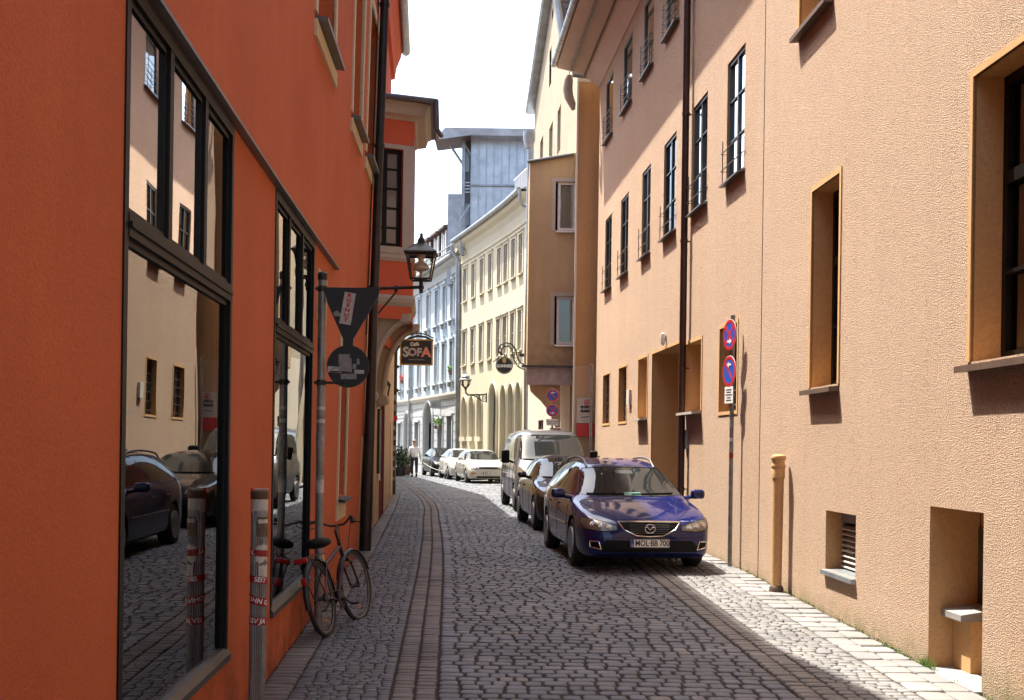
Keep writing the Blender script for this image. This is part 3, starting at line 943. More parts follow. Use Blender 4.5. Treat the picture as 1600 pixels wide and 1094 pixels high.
# basement louvre
q = MB(); a, b, c, e = v0, v1, ops1[-2][2], ops1[-2][3]
WR1.box(q, a, b, c, e, -.26, -.245)
vent = q.build('vent', 'room_dark', TB)
q = MB(); f = .05
for (p0, p1, q0, q1) in ((a, a + f, c, e), (b - f, b, c, e), (a + f, b - f, e - .12, e)): WR1.box(q, p0, p1, q0, q1, -.24, -.17)
q.build('frame', 'zinc', vent)
q = MB(); n = 8
for i in range(n):
    z = c + .03 + (e - c - .17) * i / n
    p0, p1 = a + f, b - f
    q.hexa([WR1.pt(p0, z + .03, -.235), WR1.pt(p1, z + .03, -.235), WR1.pt(p1, z, -.15), WR1.pt(p0, z, -.15),
            WR1.pt(p0, z + .042, -.235), WR1.pt(p1, z + .042, -.235), WR1.pt(p1, z + .012, -.15), WR1.pt(p0, z + .012, -.15)])
q.build('slats', 'sticker_white', vent)
q = MB(); WR1.sweep(q, a - .02, b + .02, [(-.2, c + .015), (.05, c - .005), (.05, c - .05), (-.2, c - .05)], step=50); q.build('sill', 'zinc', vent)
# deep recess with basement window and ledge
q = MB(); sd0, sd1 = r0, r1
WR1.box(q, r0, r1, -0.5, rz1, -.50, -.425)
rec = q.build('basement_recess', 'plaster_smooth', TB)
q = MB(); WR1.box(q, r1 - .34, r1 - .001, 0.16, rz1 - .17, -.424, -.405); q.build('pane', 'pane_dark', rec)
zl = WR1.px(1500, 968)[1]
q = MB(); WR1.sweep(q, r1 - .40, r1 - .01, [(-.41, zl + .05), (-.10, zl), (-.10, zl - .05), (-.41, zl - .05)], step=50); q.build('ledge', 'slab', rec)
q = MB(); WR1.box(q, r1 - .36, r1 - .01, -.45, zl - .055, -.41, -.20); q.build('ledge_base', 'plaster_smooth', rec)
q = MB(); WR1.sweep(q, r0 - .02, r1 + .02, [(-.40, zg(9) + .03), (.06, zg(9) + .02), (.06, zg(9) - .1), (-.4, zg(9) - .1)], step=50)
q.build('threshold_slab', 'slab', rec)
# vertical joint
q = MB(); WR1.box(q, WR1.len - .016, WR1.len - .004, -.4, ZT, -.01, .006); q.build('joint', 'sill_brown', TB)
# eaves
q = MB()
ov = 1.12; ez = 11.35
for W_, L0, L1, zz in ((WR2, 0.0, WR2.len + .12, 0.0), (WR1, 0, WR1.len, 0)):
    W_.sweep(q, L0, L1, [(-.05, ZT - .0), (0.02, ZT - 0.0), (ov * .38, ez - .12), (ov, ez + .03), (ov, ez + .16), (-.05, ez + .9)], step=60)
q.build('eaves', 'soffit', TB)
q = MB()
for t_ in (.36, .70):
    WR2.box(q, 0, WR2.len + .12, ez - .24 + t_ * .16, ez - .20 + t_ * .2, ov * t_, ov * t_ + .02)
q.build('soffit_joint', 'frame_grey', TB)
q = MB()
for W_, L0, L1 in ((WR2, 0, WR2.len + .15), (WR1, 0, WR1.len)):
    q.tube([W_.pt(L0, ez + .13, ov + .07), W_.pt(L1, ez + .13, ov + .07)], .085, 12)
    k = int((L1 - L0) / .8)
    for i in range(k):
        t = L0 + (i + .5) * (L1 - L0) / k
        q.tube([W_.pt(t, ez + .13, ov + .07), W_.pt(t + .025, ez + .13, ov + .07)], .092, 12)
q.build('gutter', 'zinc', TB)
q = MB()
for W_, L0, L1 in ((WR2, 0, WR2.len + .14), (WR1, 0, WR1.len)):
    W_.sweep(q, L0, L1, [(ov + .05, ez + .22), (ov, ez + .17), (-6, ez + 6.2), (-6, ez + 6.4)], step=60)
    W_.sweep(q, L0, L1, [(-6, ez + 6.2), (-6, ez + 6.4), (-12, ez + .2), (-12, ez + .0)], step=60)
q.build('roof', 'roof_tile', TB)
# rain pipe
sp, _ = WR2.px(1070, 300, 0.10)
q = MB()
q.tube([WR2.pt(sp, 0.42, .10), WR2.pt(sp, ZT - .3, .10), WR2.pt(sp, ZT + .1, .35), WR2.pt(sp, ez + .05, ov + .05)], .058, 14)
for z in (0.9, 2.9, 5.0, 7.1, 9.2): q.tube([WR2.pt(sp, z, .10), WR2.pt(sp, z + .05, .10)], .066, 14); 
pipe = q.build('rain_pipe', 'pipe_brown', TB)
q = MB()
for z in (0.9, 2.9, 5.0, 7.1, 9.2):
    q.tube([WR2.pt(sp - .11, z + .02, .10), WR2.pt(sp + .11, z + .02, .10)], .010, 6); q.tube([WR2.pt(sp, z + .02, .08), WR2.pt(sp, z + .02, -.02)], .012, 6)
q.build('bracket', 'pipe_brown', pipe)
q = MB(); q.tube([WR2.pt(sp, -.25, .10), WR2.pt(sp, .42, .10)], .068, 14); q.build('standpipe', 'plaster_smooth', pipe)
# yellow vent pipe in front of the near wall
t0, zb_ = WR1.px(1213, 915, .13)
p = WR1.pt(t0, 0, .13); zt_ = WR1.px(1216, 711, .13)[1]; zz = zg(p.y)
q = MB()
q.tube([(p.x, p.y, zz + .06), (p.x + .005, p.y, zt_ - .26)], [.060, .066], 18)
q.lathe([(.066, 0), (.077, .0), (.077, .10), (.073, .11), (.082, .13), (.082, .15), (.073, .17), (.073, .20), (.087, .22), (.087, .25), (.078, .265), (.04, .275), (0, .277)], (p.x + .005, p.y, zt_ - .27), 20)
vp = tagged(q.build('vent_pipe', 'plaster_smooth'), 'short ochre standpipe with a ribbed cap standing against the orange wall', 'pipe')
q = MB(); q.lathe([(.085, 0), (.085, .05), (.065, .08), (.0, .08)], (p.x, p.y, zz), 16); o = q.build('foot', 'sill_brown', vp)
# small things on the wall
s_, z_ = WR2.px(1074, 687); q = MB(); WR2.box(q, s_ - .09, s_ + .09, z_ - .16, z_ + .16, -.02, .05)
ic = q.build('intercom', 'zinc'); tagged(ic, 'grey metal doorbell panel beside the entrance of the orange house', 'doorbell')
q = MB()
for i in range(5): WR2.box(q, s_ - .06, s_ - .01, z_ - .11 + i * .045, z_ - .085 + i * .045, .05, .054)
q.build('button', 'sticker_white', ic)
s_, z_ = WR2.px(985, 621); q = MB(); WR2.box(q, s_ - .13, s_ + .13, z_ - .16, z_ + .16, -.02, .06)
o = q.build('wall_box', 'sticker_white'); tagged(o, 'small pale box on the orange wall between ground-floor windows', 'box')
s_, z_ = WR2.px(1041, 530); q = MB(); q.lathe([(.0, .0), (.02, .01), (.04, .05), (.045, .16), (.04, .22), (0, .24)], WR2.pt(s_, z_ - .12, .06), 14)
o = q.build('wall_light', 'white_paint'); tagged(o, 'white oval light above the entrance of the orange house', 'lamp')
q = MB(); WR2.box(q, s_ - .03, s_ + .03, z_ - .03, z_ + .06, -.02, .08); q.build('mount', 'zinc', o)

# ======== left: red shop house
SB = thing('shop_house', 'red plastered shop house with two tall black shop windows', 'building', (LX(8), 8, zg(8)))
LT = 10.15
opsL = []
a1 = WL.s_at(187, 700); b1 = WL.s_at(358, 700)
a2 = WL.s_at(425, 700); b2 = WL.s_at(485.5, 700)
ZW0, ZW1, ZM = 0.285, 3.52, 2.50
SHOP = [(a1, b1), (a2, b2)]
SHOP += [(a1 - 4.9, a1 - 2.4)]
for a, b in SHOP: opsL.append((a, b, ZW0, ZW1, 0.22))
# small window, narrow window
n0, n1 = span(WL, 496.5, 507.5, 465); nzt, nzb = WL.px(496, 430)[1], WL.px(508, 500)[1]
opsL.append((n0, n1, nzb, nzt, .10))
m0, m1 = span(WL, 529, 540, 680); mzt, mzb = 2.95, WL.px(528, 784)[1] + .06
opsL.append((m0, m1, mzb, mzt, .14))
UP = []
zsill = 5.66
for ua, ub, vv in ((493, 521, 90), (549, 563, 200), (571, 585, 250)):
    c0, c1 = span(WL, ua, ub, vv); UP.append((c0, c1))
UP += [(UP[0][0] - 2.9, UP[0][0] - 1.4), (UP[0][0] - 6.2, UP[0][0] - 4.7), (UP[0][0] - 9.6, UP[0][0] - 8.1), (UP[0][0] - 13, UP[0][0] - 11.5)]
uzt = [zsill + 2.0] * 2 + [7.78] + [zsill + 2.0] * 4
for (c0, c1), t in zip(UP, uzt): opsL.append((c0, c1, zsill, t, .22))
for (c0, c1) in UP: opsL.append((c0, c1, zsill + 3.3, zsill + 5.1, .22))
mb = MB()
WL.face(mb, 0, WL.len, -0.6, LT, opsL, 0, 0)
WL.shell(mb, 0, WL.len, -0.6, LT, 9)
mb.build('wall', 'plaster_red', SB)
for k, (a, b) in enumerate(SHOP):
    q = MB(); F = .062; d0, d1 = -.07, .008
    W = WL
    for (p0, p1, q0, q1) in ((a, a + F, ZW0, ZW1), (b - F, b, ZW0, ZW1), (a + F, b - F, ZW1 - F, ZW1)): W.box(q, p0, p1, q0, q1, d0, d1)
    W.box(q, a + F, b - F, ZM - .05, ZM + .05, d0, d1 + .004); W.box(q, a + F, b - F, ZM - .012, ZM + .012, d1 + .004, d1 + .016)
    for i in (1, 2):
        x = a + (b - a) * i / 3; W.box(q, x - .036, x + .036, ZM + .05, ZW1 - F, d0, d1 - .003)
    # sashes
    for i in range(3):
        x0 = a + (b - a) * i / 3 + (.036 if i else F); x1 = a + (b - a) * (i + 1) / 3 - (.036 if i < 2 else F)
        for (p0, p1, q0, q1) in ((x0, x0 + .032, ZM + .05, ZW1 - F), (x1 - .032, x1, ZM + .05, ZW1 - F), (x0 + .032, x1 - .032, ZM + .05, ZM + .08), (x0 + .032, x1 - .032, ZW1 - F - .03, ZW1 - F)):
            W.box(q, p0, p1, q0, q1, d0, -.012)
    for (p0, p1, q0, q1) in ((a + F, a + F + .03, ZW0 + F, ZM - .05), (b - F - .03, b - F, ZW0 + F, ZM - .05), (a + F, b - F, ZM - .08, ZM - .05)): W.box(q, p0, p1, q0, q1, d0, -.012)
    so = q.build('shop_window', 'frame_black', SB)
    q = MB(); W.sweep(q, a, b, [(-.08, ZW0 + .075), (.0, ZW0 + .06), (.028, ZW0 + .02), (.028, ZW0 - .02), (-.08, ZW0 - .02)], step=50); q.build('sill', 'frame_black' if k == 9 else 'sill_dark', so)
    q = MB()
    q.quad(W.pt(a + F, ZW0 + .02, -.026), W.pt(b - F, ZW0 + .02, -.026), W.pt(b - F, ZM, -.026), W.pt(a + F, ZM, -.026))
    q.build('pane', 'shop_glass', so)
    for i in range(3):
        x0 = a + (b - a) * i / 3 + .05; x1 = a + (b - a) * (i + 1) / 3 - .05
        q = MB(); t1, t2 = rnd.uniform(-.003, .003), rnd.uniform(-.002, .002)
        q.quad(W.pt(x0, ZM + .05, -.024 + t1), W.pt(x1, ZM + .05, -.024 - t1), W.pt(x1, ZW1 - .1, -.024 - t1 + t2), W.pt(x0, ZW1 - .1, -.024 + t1 + t2))
        q.build('pane', 'shop_glass', so)
    q = MB()
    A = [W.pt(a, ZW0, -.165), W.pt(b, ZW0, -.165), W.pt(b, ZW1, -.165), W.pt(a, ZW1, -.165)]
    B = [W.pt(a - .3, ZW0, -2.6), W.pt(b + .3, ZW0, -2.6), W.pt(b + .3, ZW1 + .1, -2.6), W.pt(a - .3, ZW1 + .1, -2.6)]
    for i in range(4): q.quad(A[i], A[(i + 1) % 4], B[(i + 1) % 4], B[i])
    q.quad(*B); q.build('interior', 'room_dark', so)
# row of papers standing in the first shop window
mags = []
for i in range(9):
    a, b = SHOP[0]; t = a + .25 + i * (b - a - .5) / 9
    q = MB(); hh = rnd.uniform(.24, .34)
    q.hexa([W.pt(t, ZW0 + .02, -.42), W.pt(t + .19, ZW0 + .02, -.42), W.pt(t + .19, ZW0 + .02, -.435), W.pt(t, ZW0 + .02, -.435),
            W.pt(t, ZW0 + hh, -.52), W.pt(t + .19, ZW0 + hh, -.52), W.pt(t + .19, ZW0 + hh, -.535), W.pt(t, ZW0 + hh, -.535)])
    o = q.build('magazine', ['paper_a', 'paper_b', 'paper_c'][i % 3])
    tagged(o, 'magazine propped up behind the glass of the nearest shop window', 'magazine', 'magazines in the nearest shop window')
for k, (a, b) in enumerate(SHOP):
    q = MB(); W.box(q, a, b, ZW0 - .02, ZW0 + .015, -.9, -.17); q.build('display_shelf', 'shelf_wood', SB)
# drip cap over both windows
q = MB(); e0, e1 = a1 - .1, WL.s_at(523, 432)
WL.sweep(q, e0, e1, [(-.01, ZW1 + .06), (.03, ZW1 + .055), (.055, ZW1 + .035), (.055, ZW1 + .015), (.03, ZW1 + .01), (-.01, ZW1 + .01)], step=2)
q.build('drip_cap', 'frame_grey', SB)
def wtrim(W, par, a, b, c, e, sw, pr, mat, dn=True):
    q = MB()
    W.box(q, a - sw, a, c - (sw if dn else 0), e + sw, -.02, pr); W.box(q, b, b + sw, c - (sw if dn else 0), e + sw, -.02, pr); W.box(q, a, b, e, e + sw, -.02, pr)
    if dn: W.box(q, a, b, c - sw, c, -.02, pr)
    return q.build('surround', mat, par)
o = window(WL, SB, n0, n1, nzb, nzt, .10, 'cream_paint', 'pane_grey', fw=.05, cols=2, rows=2); wtrim(WL, o, n0, n1, nzb, nzt, .07, .015, 'plaster_cream')
o = window(WL, SB, m0, m1, mzb, mzt, .14, 'cream_paint', 'pane_grey', fw=.06, cols=2, rows=3, sill=(.10, .03), sill_mat='frame_dark'); wtrim(WL, o, m0, m1, mzb - .12, mzt, .13, .02, 'plaster_cream', False)
q = MB(); WL.box(q, m0 - .13, m1 + .13, mzb - .28, mzb - .04, -.02, .018); q.build('apron', 'plaster_cream', o)
for (c0, c1), t in list(zip(UP, uzt)) + [((c0, c1), None) for c0, c1 in UP]:
    z0_ = zsill if t else zsill + 3.3; t = t or zsill + 5.1
    o = window(WL, SB, c0, c1, z0_, t, .22, 'cream_paint', 'pane_grey', fw=.07, cols=2, rows=2, sill=(.12, .04), sill_mat='frame_grey')
    wtrim(WL, o, c0, c1, z0_ - .0, t, .14, .022, 'plaster_cream', False)
    q = MB(); WL.box(q, c0 - .14, c1 + .14, z0_ - .24, z0_ - .08, -.02, .03); q.build('apron', 'plaster_cream', o)
q = MB(); WL.sweep(q, 0, WL.len, [(-.1, LT), (.40, LT + .15), (.45, LT + .35), (-.1, LT + .8)], step=4); q.build('eaves', 'cream_paint', SB)
q = MB(); WL.sweep(q, 0, WL.len, [(.45, LT + .4), (-4.5, LT + 4.2), (-9.2, LT + .4), (-9.2, LT + .2), (-4.5, LT + 4.0), (.45, LT + .33)], step=60); q.build('roof', 'roof_tile', SB)
# cross gable towards the near end, unseen, shaped to slant the road's shadow edge
g0, g1, g2 = WL.s_at(-20, 700) - 2.0, WL.len - 9.2, WL.len - 3.2
q = MB()
pgl = [(g0, LT + .3), (g2, LT + .3), (g1, LT + 3.6)]
F_ = [WL.pt(s, z, .40) for s, z in pgl]; K_ = [WL.pt(s, z, -4.4) for s, z in pgl]
q.add(F_ + K_, [(0, 1, 2), (3, 5, 4), (0, 3, 4, 1), (1, 4, 5, 2), (2, 5, 3, 0)]); q.build('gable', 'plaster_red', SB)
# conduit and the stout rain pipe at the corner
q = MB(); sE = WL.len - .12
q.tube([WL.pt(sE, -.1, .10), WL.pt(sE, .9, .10), WL.pt(sE, 1.9, .10), WL.pt(sE, 3, .10), WL.pt(sE, 4.5, .10), WL.pt(sE, 6, .10), WL.pt(sE, 8, .10), WL.pt(sE, LT, .10)],
       [.088, .088, .078, .070, .066, .064, .064, .064], 16)
for z in (1.65, 3.9, 6.0, 8.1): q.tube([WL.pt(sE, z, .10), WL.pt(sE, z + .05, .10)], .078, 14)
cp = q.build('rain_pipe', 'pipe_dark', SB)
q = MB()
for z in (3.92, 6.02, 8.12): q.tube([WL.pt(sE, z, .08), WL.pt(sE - .12, z, -.02)], .012, 6)
q.tube([WL.pt(sE - .16, 3.2, .02), WL.pt(sE - .16, LT, .02)], .012, 6)
q.build('bracket', 'pipe_dark', cp)
q = MB(); WL.box(q, WL.len - .34, WL.len - .02, -.1, 1.7, -.02, .01); q.build('corner_strip', 'plaster_peach', SB)

# ======== left: house with the oriel
OB = thing('oriel_house', 'tall house behind the rain pipe with red oriel bay and peach ground floor', 'building', (-2.3, 18.3, 0))
OT = 11.1
mb = MB()
ds0, ds1 = span(WC, 593, 598.5, 700); dzt = 2.55
WC.face(mb, 0, WC.len, -.2, 4.2, [(ds0, ds1, -.2, dzt, .12)], 0)
WC.face(mb, 0, WC.len, 4.2, OT, [], 1)
WC.shell(mb, 0, WC.len, -.2, OT, 9, 1)
mb.build('wall', ['plaster_peach', 'plaster_oriel'], OB)
q = MB(); WC.box(q, ds0 + .09, ds1 - .09, 0, dzt - .09, -.12, -.09)
dr_ = q.build('door', 'door_dark', OB)
q = MB()
for p0, p1, q0, q1 in ((ds0, ds0 + .09, 0, dzt), (ds1 - .09, ds1, 0, dzt), (ds0 + .09, ds1 - .09, dzt - .09, dzt)): WC.box(q, p0, p1, q0, q1, -.12, .03)
q.build('frame', 'door_red', dr_)
# notice board beside the door
ns0, ns1 = span(WC, 589.5, 592.5, 650)
q = MB(); WC.box(q, ns0, ns1, 1.0, 2.3, -.01, .05); nb_ = q.build('notice_board', 'ink_black'); tagged(nb_, 'narrow dark notice case on the peach wall beside the red door', 'notice board')
q = MB(); WC.box(q, ns0 + .02, ns1 - .02, .85, 1.0, -.01, .04); q.build('sheet', 'sticker_white', nb_)
# roof + gutter
q = MB()
WC.sweep(q, 0, WC.len + .1, [(-.05, OT - .5), (.08, OT - .48), (.12, OT - .2), (.22, OT + .05), (.26, OT + .25), (-.05, OT + .3)], step=3); q.build('cornice', 'plaster_oriel', OB)
q = MB(); q.tube([WC.pt(0, OT + .25, .34), WC.pt(WC.len + .2, OT + .25, .34)], .11, 14); q.build('gutter', 'zinc', OB)
q = MB(); WC.sweep(q, 0, WC.len + .1, [(.36, OT + .34), (-4.5, OT + 4.3), (-9, OT + .3), (-9, OT + .2), (-4.5, OT + 4.1), (.36, OT + .27)], step=60); q.build('roof', 'roof_tile', OB)
# oriel: plan corners A B C D
Y0o = 22.0
OBz0 = P(640, 500, Y0o).z; OBz1 = P(640, 183, Y0o).z
pB = P(646, 300, Y0o); A_ = (WC.pt(WC.px(596, 400)[0] * 0 + 3.1, 0, -.3)).xy; 
plan = [(-2.75, Y0o - .42), (pB.x, Y0o), (pB.x - .15, Y0o + 2.1), (-2.95, Y0o + 2.6)]
WO = Wall([plan[0], plan[1]], 1)     # front facet
WOs = Wall([(plan[1][0], plan[1][1] + .002), plan[2]], 1); WOe = Wall([plan[2], plan[3]], 1)
mb = MB()
wz0 = P(612, 388, Y0o).z; wz1 = P(612, 236, Y0o).z
ws0, ws1 = WO.s_at(578, 300), WO.s_at(629, 300)
WO.face(mb, 0, WO.len, OBz0, OBz1, [(ws0, ws1, wz0, wz1, .12)], 0)
WOs.face(mb, 0, WOs.len, OBz0, OBz1, [(.55, 1.5, wz0, wz1, .12)]); WOe.face(mb, 0, WOe.len, OBz0, OBz1)
ori = mb.build('oriel', 'plaster_oriel', OB)
window(WO, ori, ws0, ws1, wz0, wz1, .12, 'frame_black', 'pane_grey', fw=.07, cols=2, rows=5, bar=.035)
window(WOs, ori, .55, 1.5, wz0, wz1, .12, 'frame_black', 'pane_grey', fw=.07, cols=2, rows=5, bar=.035)
q = MB(); tw = (wz1 + .16)
WO.box(q, ws1, WO.len + .02, wz0 - .12, wz1 + .08, -.02, .02); WO.box(q, 0, ws1, wz1, wz1 + .08, -.02, .02); WO.box(q, 0, ws1, wz0 - .12, wz0, -.02, .05)
WOs.box(q, .02, .5, wz0 - .12, wz1 + .2, -.02, .02)
q.build('pilaster', 'stone_trim', ori)
def orband(name, z0_, z1_, prof, mat, par):
    """profiled band round the three sides of the oriel: prof [(d,z)]"""
    q = MB(); c = Vector((-2.9, Y0o + 1.1, 0)); m = len(prof); vs = []
    pl = [Vector((x, y, 0)) for x, y in plan]
    ns = [WO.dirn(0)[1], (WO.dirn(0)[1] + WOs.dirn(0)[1]).normalized() * 1.15, (WOs.dirn(0)[1] + WOe.dirn(0)[1]).normalized() * 1.2, WOe.dirn(0)[1]]
    for p, n in zip(pl, ns):
        for d, z in prof: vs.append(p + n * d + Vector((0, 0, z)))
    fs = []
    for i in range(3):
        for k in range(m):
            fs.append((i * m + k, i * m + (k + 1) % m, (i + 1) * m + (k + 1) % m, (i + 1) * m + k))
    fs.append(tuple(range(m))); fs.append(tuple(3 * m + k for k in range(m)))
    q.add(vs, fs); return q.build(name, mat, par)
ct = OBz1
orband('cornice', 0, 0, [(-.1, ct - .10), (.02, ct - .09), (.06, ct - .05), (.20, ct - .02), (.24, ct + .12), (.30, ct + .15), (.30, ct + .22), (-.1, ct + .22)], 'stone_trim', ori)
q = MB()
n1_ = [Vector((plan[0][0] - .05, plan[0][1] - .32, ct + .23)), Vector((plan[1][0] + .36, plan[1][1] - .25, ct + .23)), Vector((plan[2][0] + .36, plan[2][1] + .25, ct + .23)), Vector((plan[3][0], plan[3][1] + .25, ct + .23))]
top = [Vector((-2.75, Y0o - .42, ct + .44)), Vector((-2.55, Y0o + .3, ct + .48)), Vector((-2.7, Y0o + 1.9, ct + .48)), Vector((-2.95, Y0o + 2.5, ct + .44))]
dn = [v - Vector((0, 0, .05)) for v in n1_]
q.add(n1_ + top + dn, [(0, 1, 5, 4), (1, 2, 6, 5), (2, 3, 7, 6), (8, 9, 1, 0), (9, 10, 2, 1), (10, 11, 3, 2), (11, 10, 9, 8)])
q.build('roof', 'slate', ori)
q = MB(); q.tube([n1_[0] + Vector((.05, -.03, -.02)), n1_[1] + Vector((.04, -.04, -.02)), n1_[2] + Vector((.04, .03, -.02))], .05, 10)
q.tube([n1_[1] + Vector((.04, -.04, .0)), n1_[1] + Vector((.06, -.04, -.52))], .055, 10); q.tube([n1_[1] + Vector((.06, -.04, -.5)), n1_[1] + Vector((.16, -.08, -.66))], .04, 10)
q.build('gutter', 'frame_grey', ori)
orband('moulding', 0, 0, [(-.05, wz0 - .12), (.04, wz0 - .12), (.05, wz0 - .2), (.02, wz0 - .26), (-.05, wz0 - .26)], 'stone_trim', ori)
zb0 = P(640, 468, Y0o).z
orband('moulding', 0, 0, [(-.6, zb0 + .06), (.03, zb0 + .06), (.06, zb0), (.04, zb0 - .08), (.0, zb0 - .14), (-.02, zb0 - .28), (-.6, zb0 - .28)], 'stone_trim', ori)
# floor of the oriel and carved console
q = MB(); q.add([(x, y, zb0 - .2) for x, y in plan] , [(0, 1, 2, 3)]); q.build('underside', 'plaster_oriel', ori)
def console(y, name):
    q = MB(); prof = []
    zt_ = zb0 - .26; xw = plan[0][0]
    x_out = plan[1][0] - .05
    outer = []
    for i in range(13):
        t = i / 12
        x = x_out + (xw + .22 - x_out) * math.sin(t * math.pi / 2)
        z = zt_ - .12 - 1.15 * (1 - math.cos(t * math.pi / 2))
        outer.append((x, z))
    outer = [(x_out, zt_)] + outer
    pl = outer + [(outer[-1][0] - .02, zt_ - 1.62), (xw - .1, zt_ - 1.7), (xw - .1, zt_)]
    q.prism([(x, z) for x, z in pl], (0, y, 0), (1, 0, 0), (0, 0, 1), (0, 1, 0), .17)
    # scroll ribs
    for dy in (-.02, .15):
        q.tube([Vector((x, y + dy + .02, z)) for x, z in outer], .045, 8)
    q.lathe([(0, -.15), (.08, -.15), (.10, 0), (.08, .15), (0, .15)], (x_out - .08, y + .09, zt_ - .09), 14, axis='Y')
    q.lathe([(0, -.16), (.10, -.16), (.12, 0), (.10, .16), (0, .16)], (outer[-1][0] - .02, y + .13, zt_ - 1.5), 14, axis='Y')
    return q.build(name, 'stone_trim', ori)
console(Y0o - .02, 'console'); console(Y0o + 1.85, 'console')
q = MB(); q.box((-2.66, Y0o + 1.05, zb0 - .50), (.5, 1.7, .5)); q.build('console_panel', 'plaster_oriel', ori)

# ======== left: low peach house and an added shadow-casting house (they run behind the oriel)
PB = thing('peach_house', 'low peach house behind the black post on the left side', 'building', (-3.2, 31, 0))
mb = MB(); WC2.face(mb, 0, WC2.len, -.2, 8.0, [(3.2, 4.1, 0, 2.2, .15), (6.5, 7.4, .9, 2.3, .15)]); WC2.shell(mb, 0, WC2.len, -.2, 8, 8); mb.build('wall', 'plaster_peach', PB)
q = MB(); WC2.box(q, 3.2, 4.1, 0, 2.2, -.15, -.1); q.build('door', 'door_red', PB)
window(WC2, PB, 6.5, 7.4, .9, 2.3, .15, 'frame_white', 'pane_dark')
q = MB(); WC2.sweep(q, 0, WC2.len, [(.3, 8.0), (-4, 10.8), (-8, 8), (-8, 7.9), (-4, 10.6), (.3, 7.9)], step=60); q.build('roof', 'roof_tile', PB)
KB = thing('hidden_shade_house', 'unseen cream house added on the left side to shade the far road', 'building', (-5, 46, 0))  # hidden house, added to cast shade on the far road
mb = MB(); WC3.face(mb, 0, WC3.len, -.2, 8.2, [(3 + 3 * i, 4 + 3 * i, 1, 2.6, .15) for i in range(7)]); WC3.shell(mb, 0, WC3.len, -.2, 8.2, 8); mb.build('wall', 'plaster_cream', KB)
for i in range(7): window(WC3, KB, 3 + 3 * i, 4 + 3 * i, 1, 2.6, .15, 'frame_white', 'pane_dark')
q = MB(); WC3.sweep(q, 0, WC3.len, [(.3, 8.2), (-4, 11.0), (-8, 8.2), (-8, 8.1), (-4, 10.8), (.3, 8.1)], step=60); q.build('roof', 'roof_tile', KB)
# ======== right, beyond the orange house: pier, oriel house, tall gable house
Yp = 31.9
p0, p1 = P(897, 690, Yp), P(932, 690, Yp)
PH = thing('pier_house', 'narrow brown plaster pier of a house next to the far end of the orange house', 'building', (p0.x + .3, Yp, 0))
zpt = P(910, 128, Yp).z; zbrk = P(910, 572, Yp).z
mb = MB()
WP = Wall([(p0.x, Yp), (p1.x + .35, Yp + .02)], 1)
WP.face(mb, 0, WP.len, zbrk, zpt, mi=0); WP.face(mb, 0, WP.len, -.2, zbrk, mi=1)
mb.quad((p0.x, Yp, -.2), (p0.x, Yp + 2.2, -.2), (p0.x, Yp + 2.2, zpt), (p0.x, Yp, zpt), 2)
mb.quad((p0.x, Yp, zpt), (p0.x, Yp + 2.2, zpt), (p1.x + .35, Yp + 2.2, zpt), (p1.x + .35, Yp, zpt))
mb.build('wall', ['plaster_pier', 'plaster_peach', 'plaster_gable'], PH)
q = MB(); q.box((p0.x - .025, Yp + .01, (zpt - .2) / 2), (.05, .07, zpt + .2)); q.build('corner_bead', 'plaster_white', PH)
q = MB(); a_ = P(893, 116, Yp - .12); b_ = P(934, 124, Yp - .12)
q.tube([a_, b_ + Vector((.4, .0, .02))], .075, 10); q.build('gutter', 'frame_grey', PH)
q = MB()
e_ = [P(889, 118, Yp - .3), P(888, 125, Yp - .3), P(887, 140, Yp - .25), P(889, 152, Yp - .2), P(894, 163, Yp - .12), P(896, 172, Yp - .06)]
q.tube(e_, [.09, .125, .13, .12, .10, .05], 14); q.tube([e_[1], a_], .07, 10)
q.build('rain_head', 'stone_trim', PH)

# gable house: street facade with sloping verge
GH = thing('gable_house', 'tall pale rubble-plaster gable house behind the brown oriel', 'building', (1.5, 36, 0))
s_a, z_a = WG.px(829, 212); s_b, z_b = WG.px(862, 0)
def gtop(s): return z_a + (z_b - z_a) * (s - s_a) / (s_b - s_a)
g_ops = []
gw = []
for ua, ub, vt, vb in ((871, 876, 160, 232), (858, 863.5, 186, 245), (844, 848.5, 208, 250), (858.5, 861.5, 70, 128), (862.2, 864.2, 10, 26)):
    a, b = span(WG, ua, ub, (vt + vb) / 2); zt = WG.px(ub, vt + 3)[1]; zb = WG.px(ub, vb)[1]
    g_ops.append((a, b, zb, zt, .15))
mb = MB(); WG.face(mb, 0, WG.len, -.2, 13.0, [o for o in g_ops if o[3] < 13.0])
lo = [o for o in g_ops if o[2] > 13.0]
# upper part as sloped polygon strips
cuts = sorted(set([0, WG.len] + [x for o in lo for x in o[:2]] + [WG.len * i / 8 for i in range(9)]))
for a, b in zip(cuts, cuts[1:]):
    hit = [o for o in lo if o[0] < (a + b) / 2 < o[1]]
    def strip(z0a, z0b, z1a, z1b): mb.quad(WG.pt(a, z0a), WG.pt(b, z0b), WG.pt(b, z1b), WG.pt(a, z1a))
    if hit:
        strip(13.0, 13.0, hit[0][2], hit[0][2]); strip(hit[0][3], hit[0][3], gtop(a), gtop(b))
    else: strip(13.0, 13.0, gtop(a), gtop(b))
WG.shell(mb, 0, WG.len, -.2, 0, 7, topf=gtop)
mb.build('wall', 'plaster_gable', GH)
for o in g_ops: window(WG, GH, o[0], o[1], o[2], o[3], .15, 'frame_white', 'pane_far', fw=.06, cols=1, rows=1, thick=.04)
mb = MB()
A_, B_ = (WG.len + .2), -.4
vs = []
for s in (B_, A_):
    for d, dz in ((-.05, -.02), (.28, -.05), (.34, .06), (.28, .16), (-7.2, .18), (-7.2, 0)): vs.append(WG.pt(s, gtop(s) + dz, d))
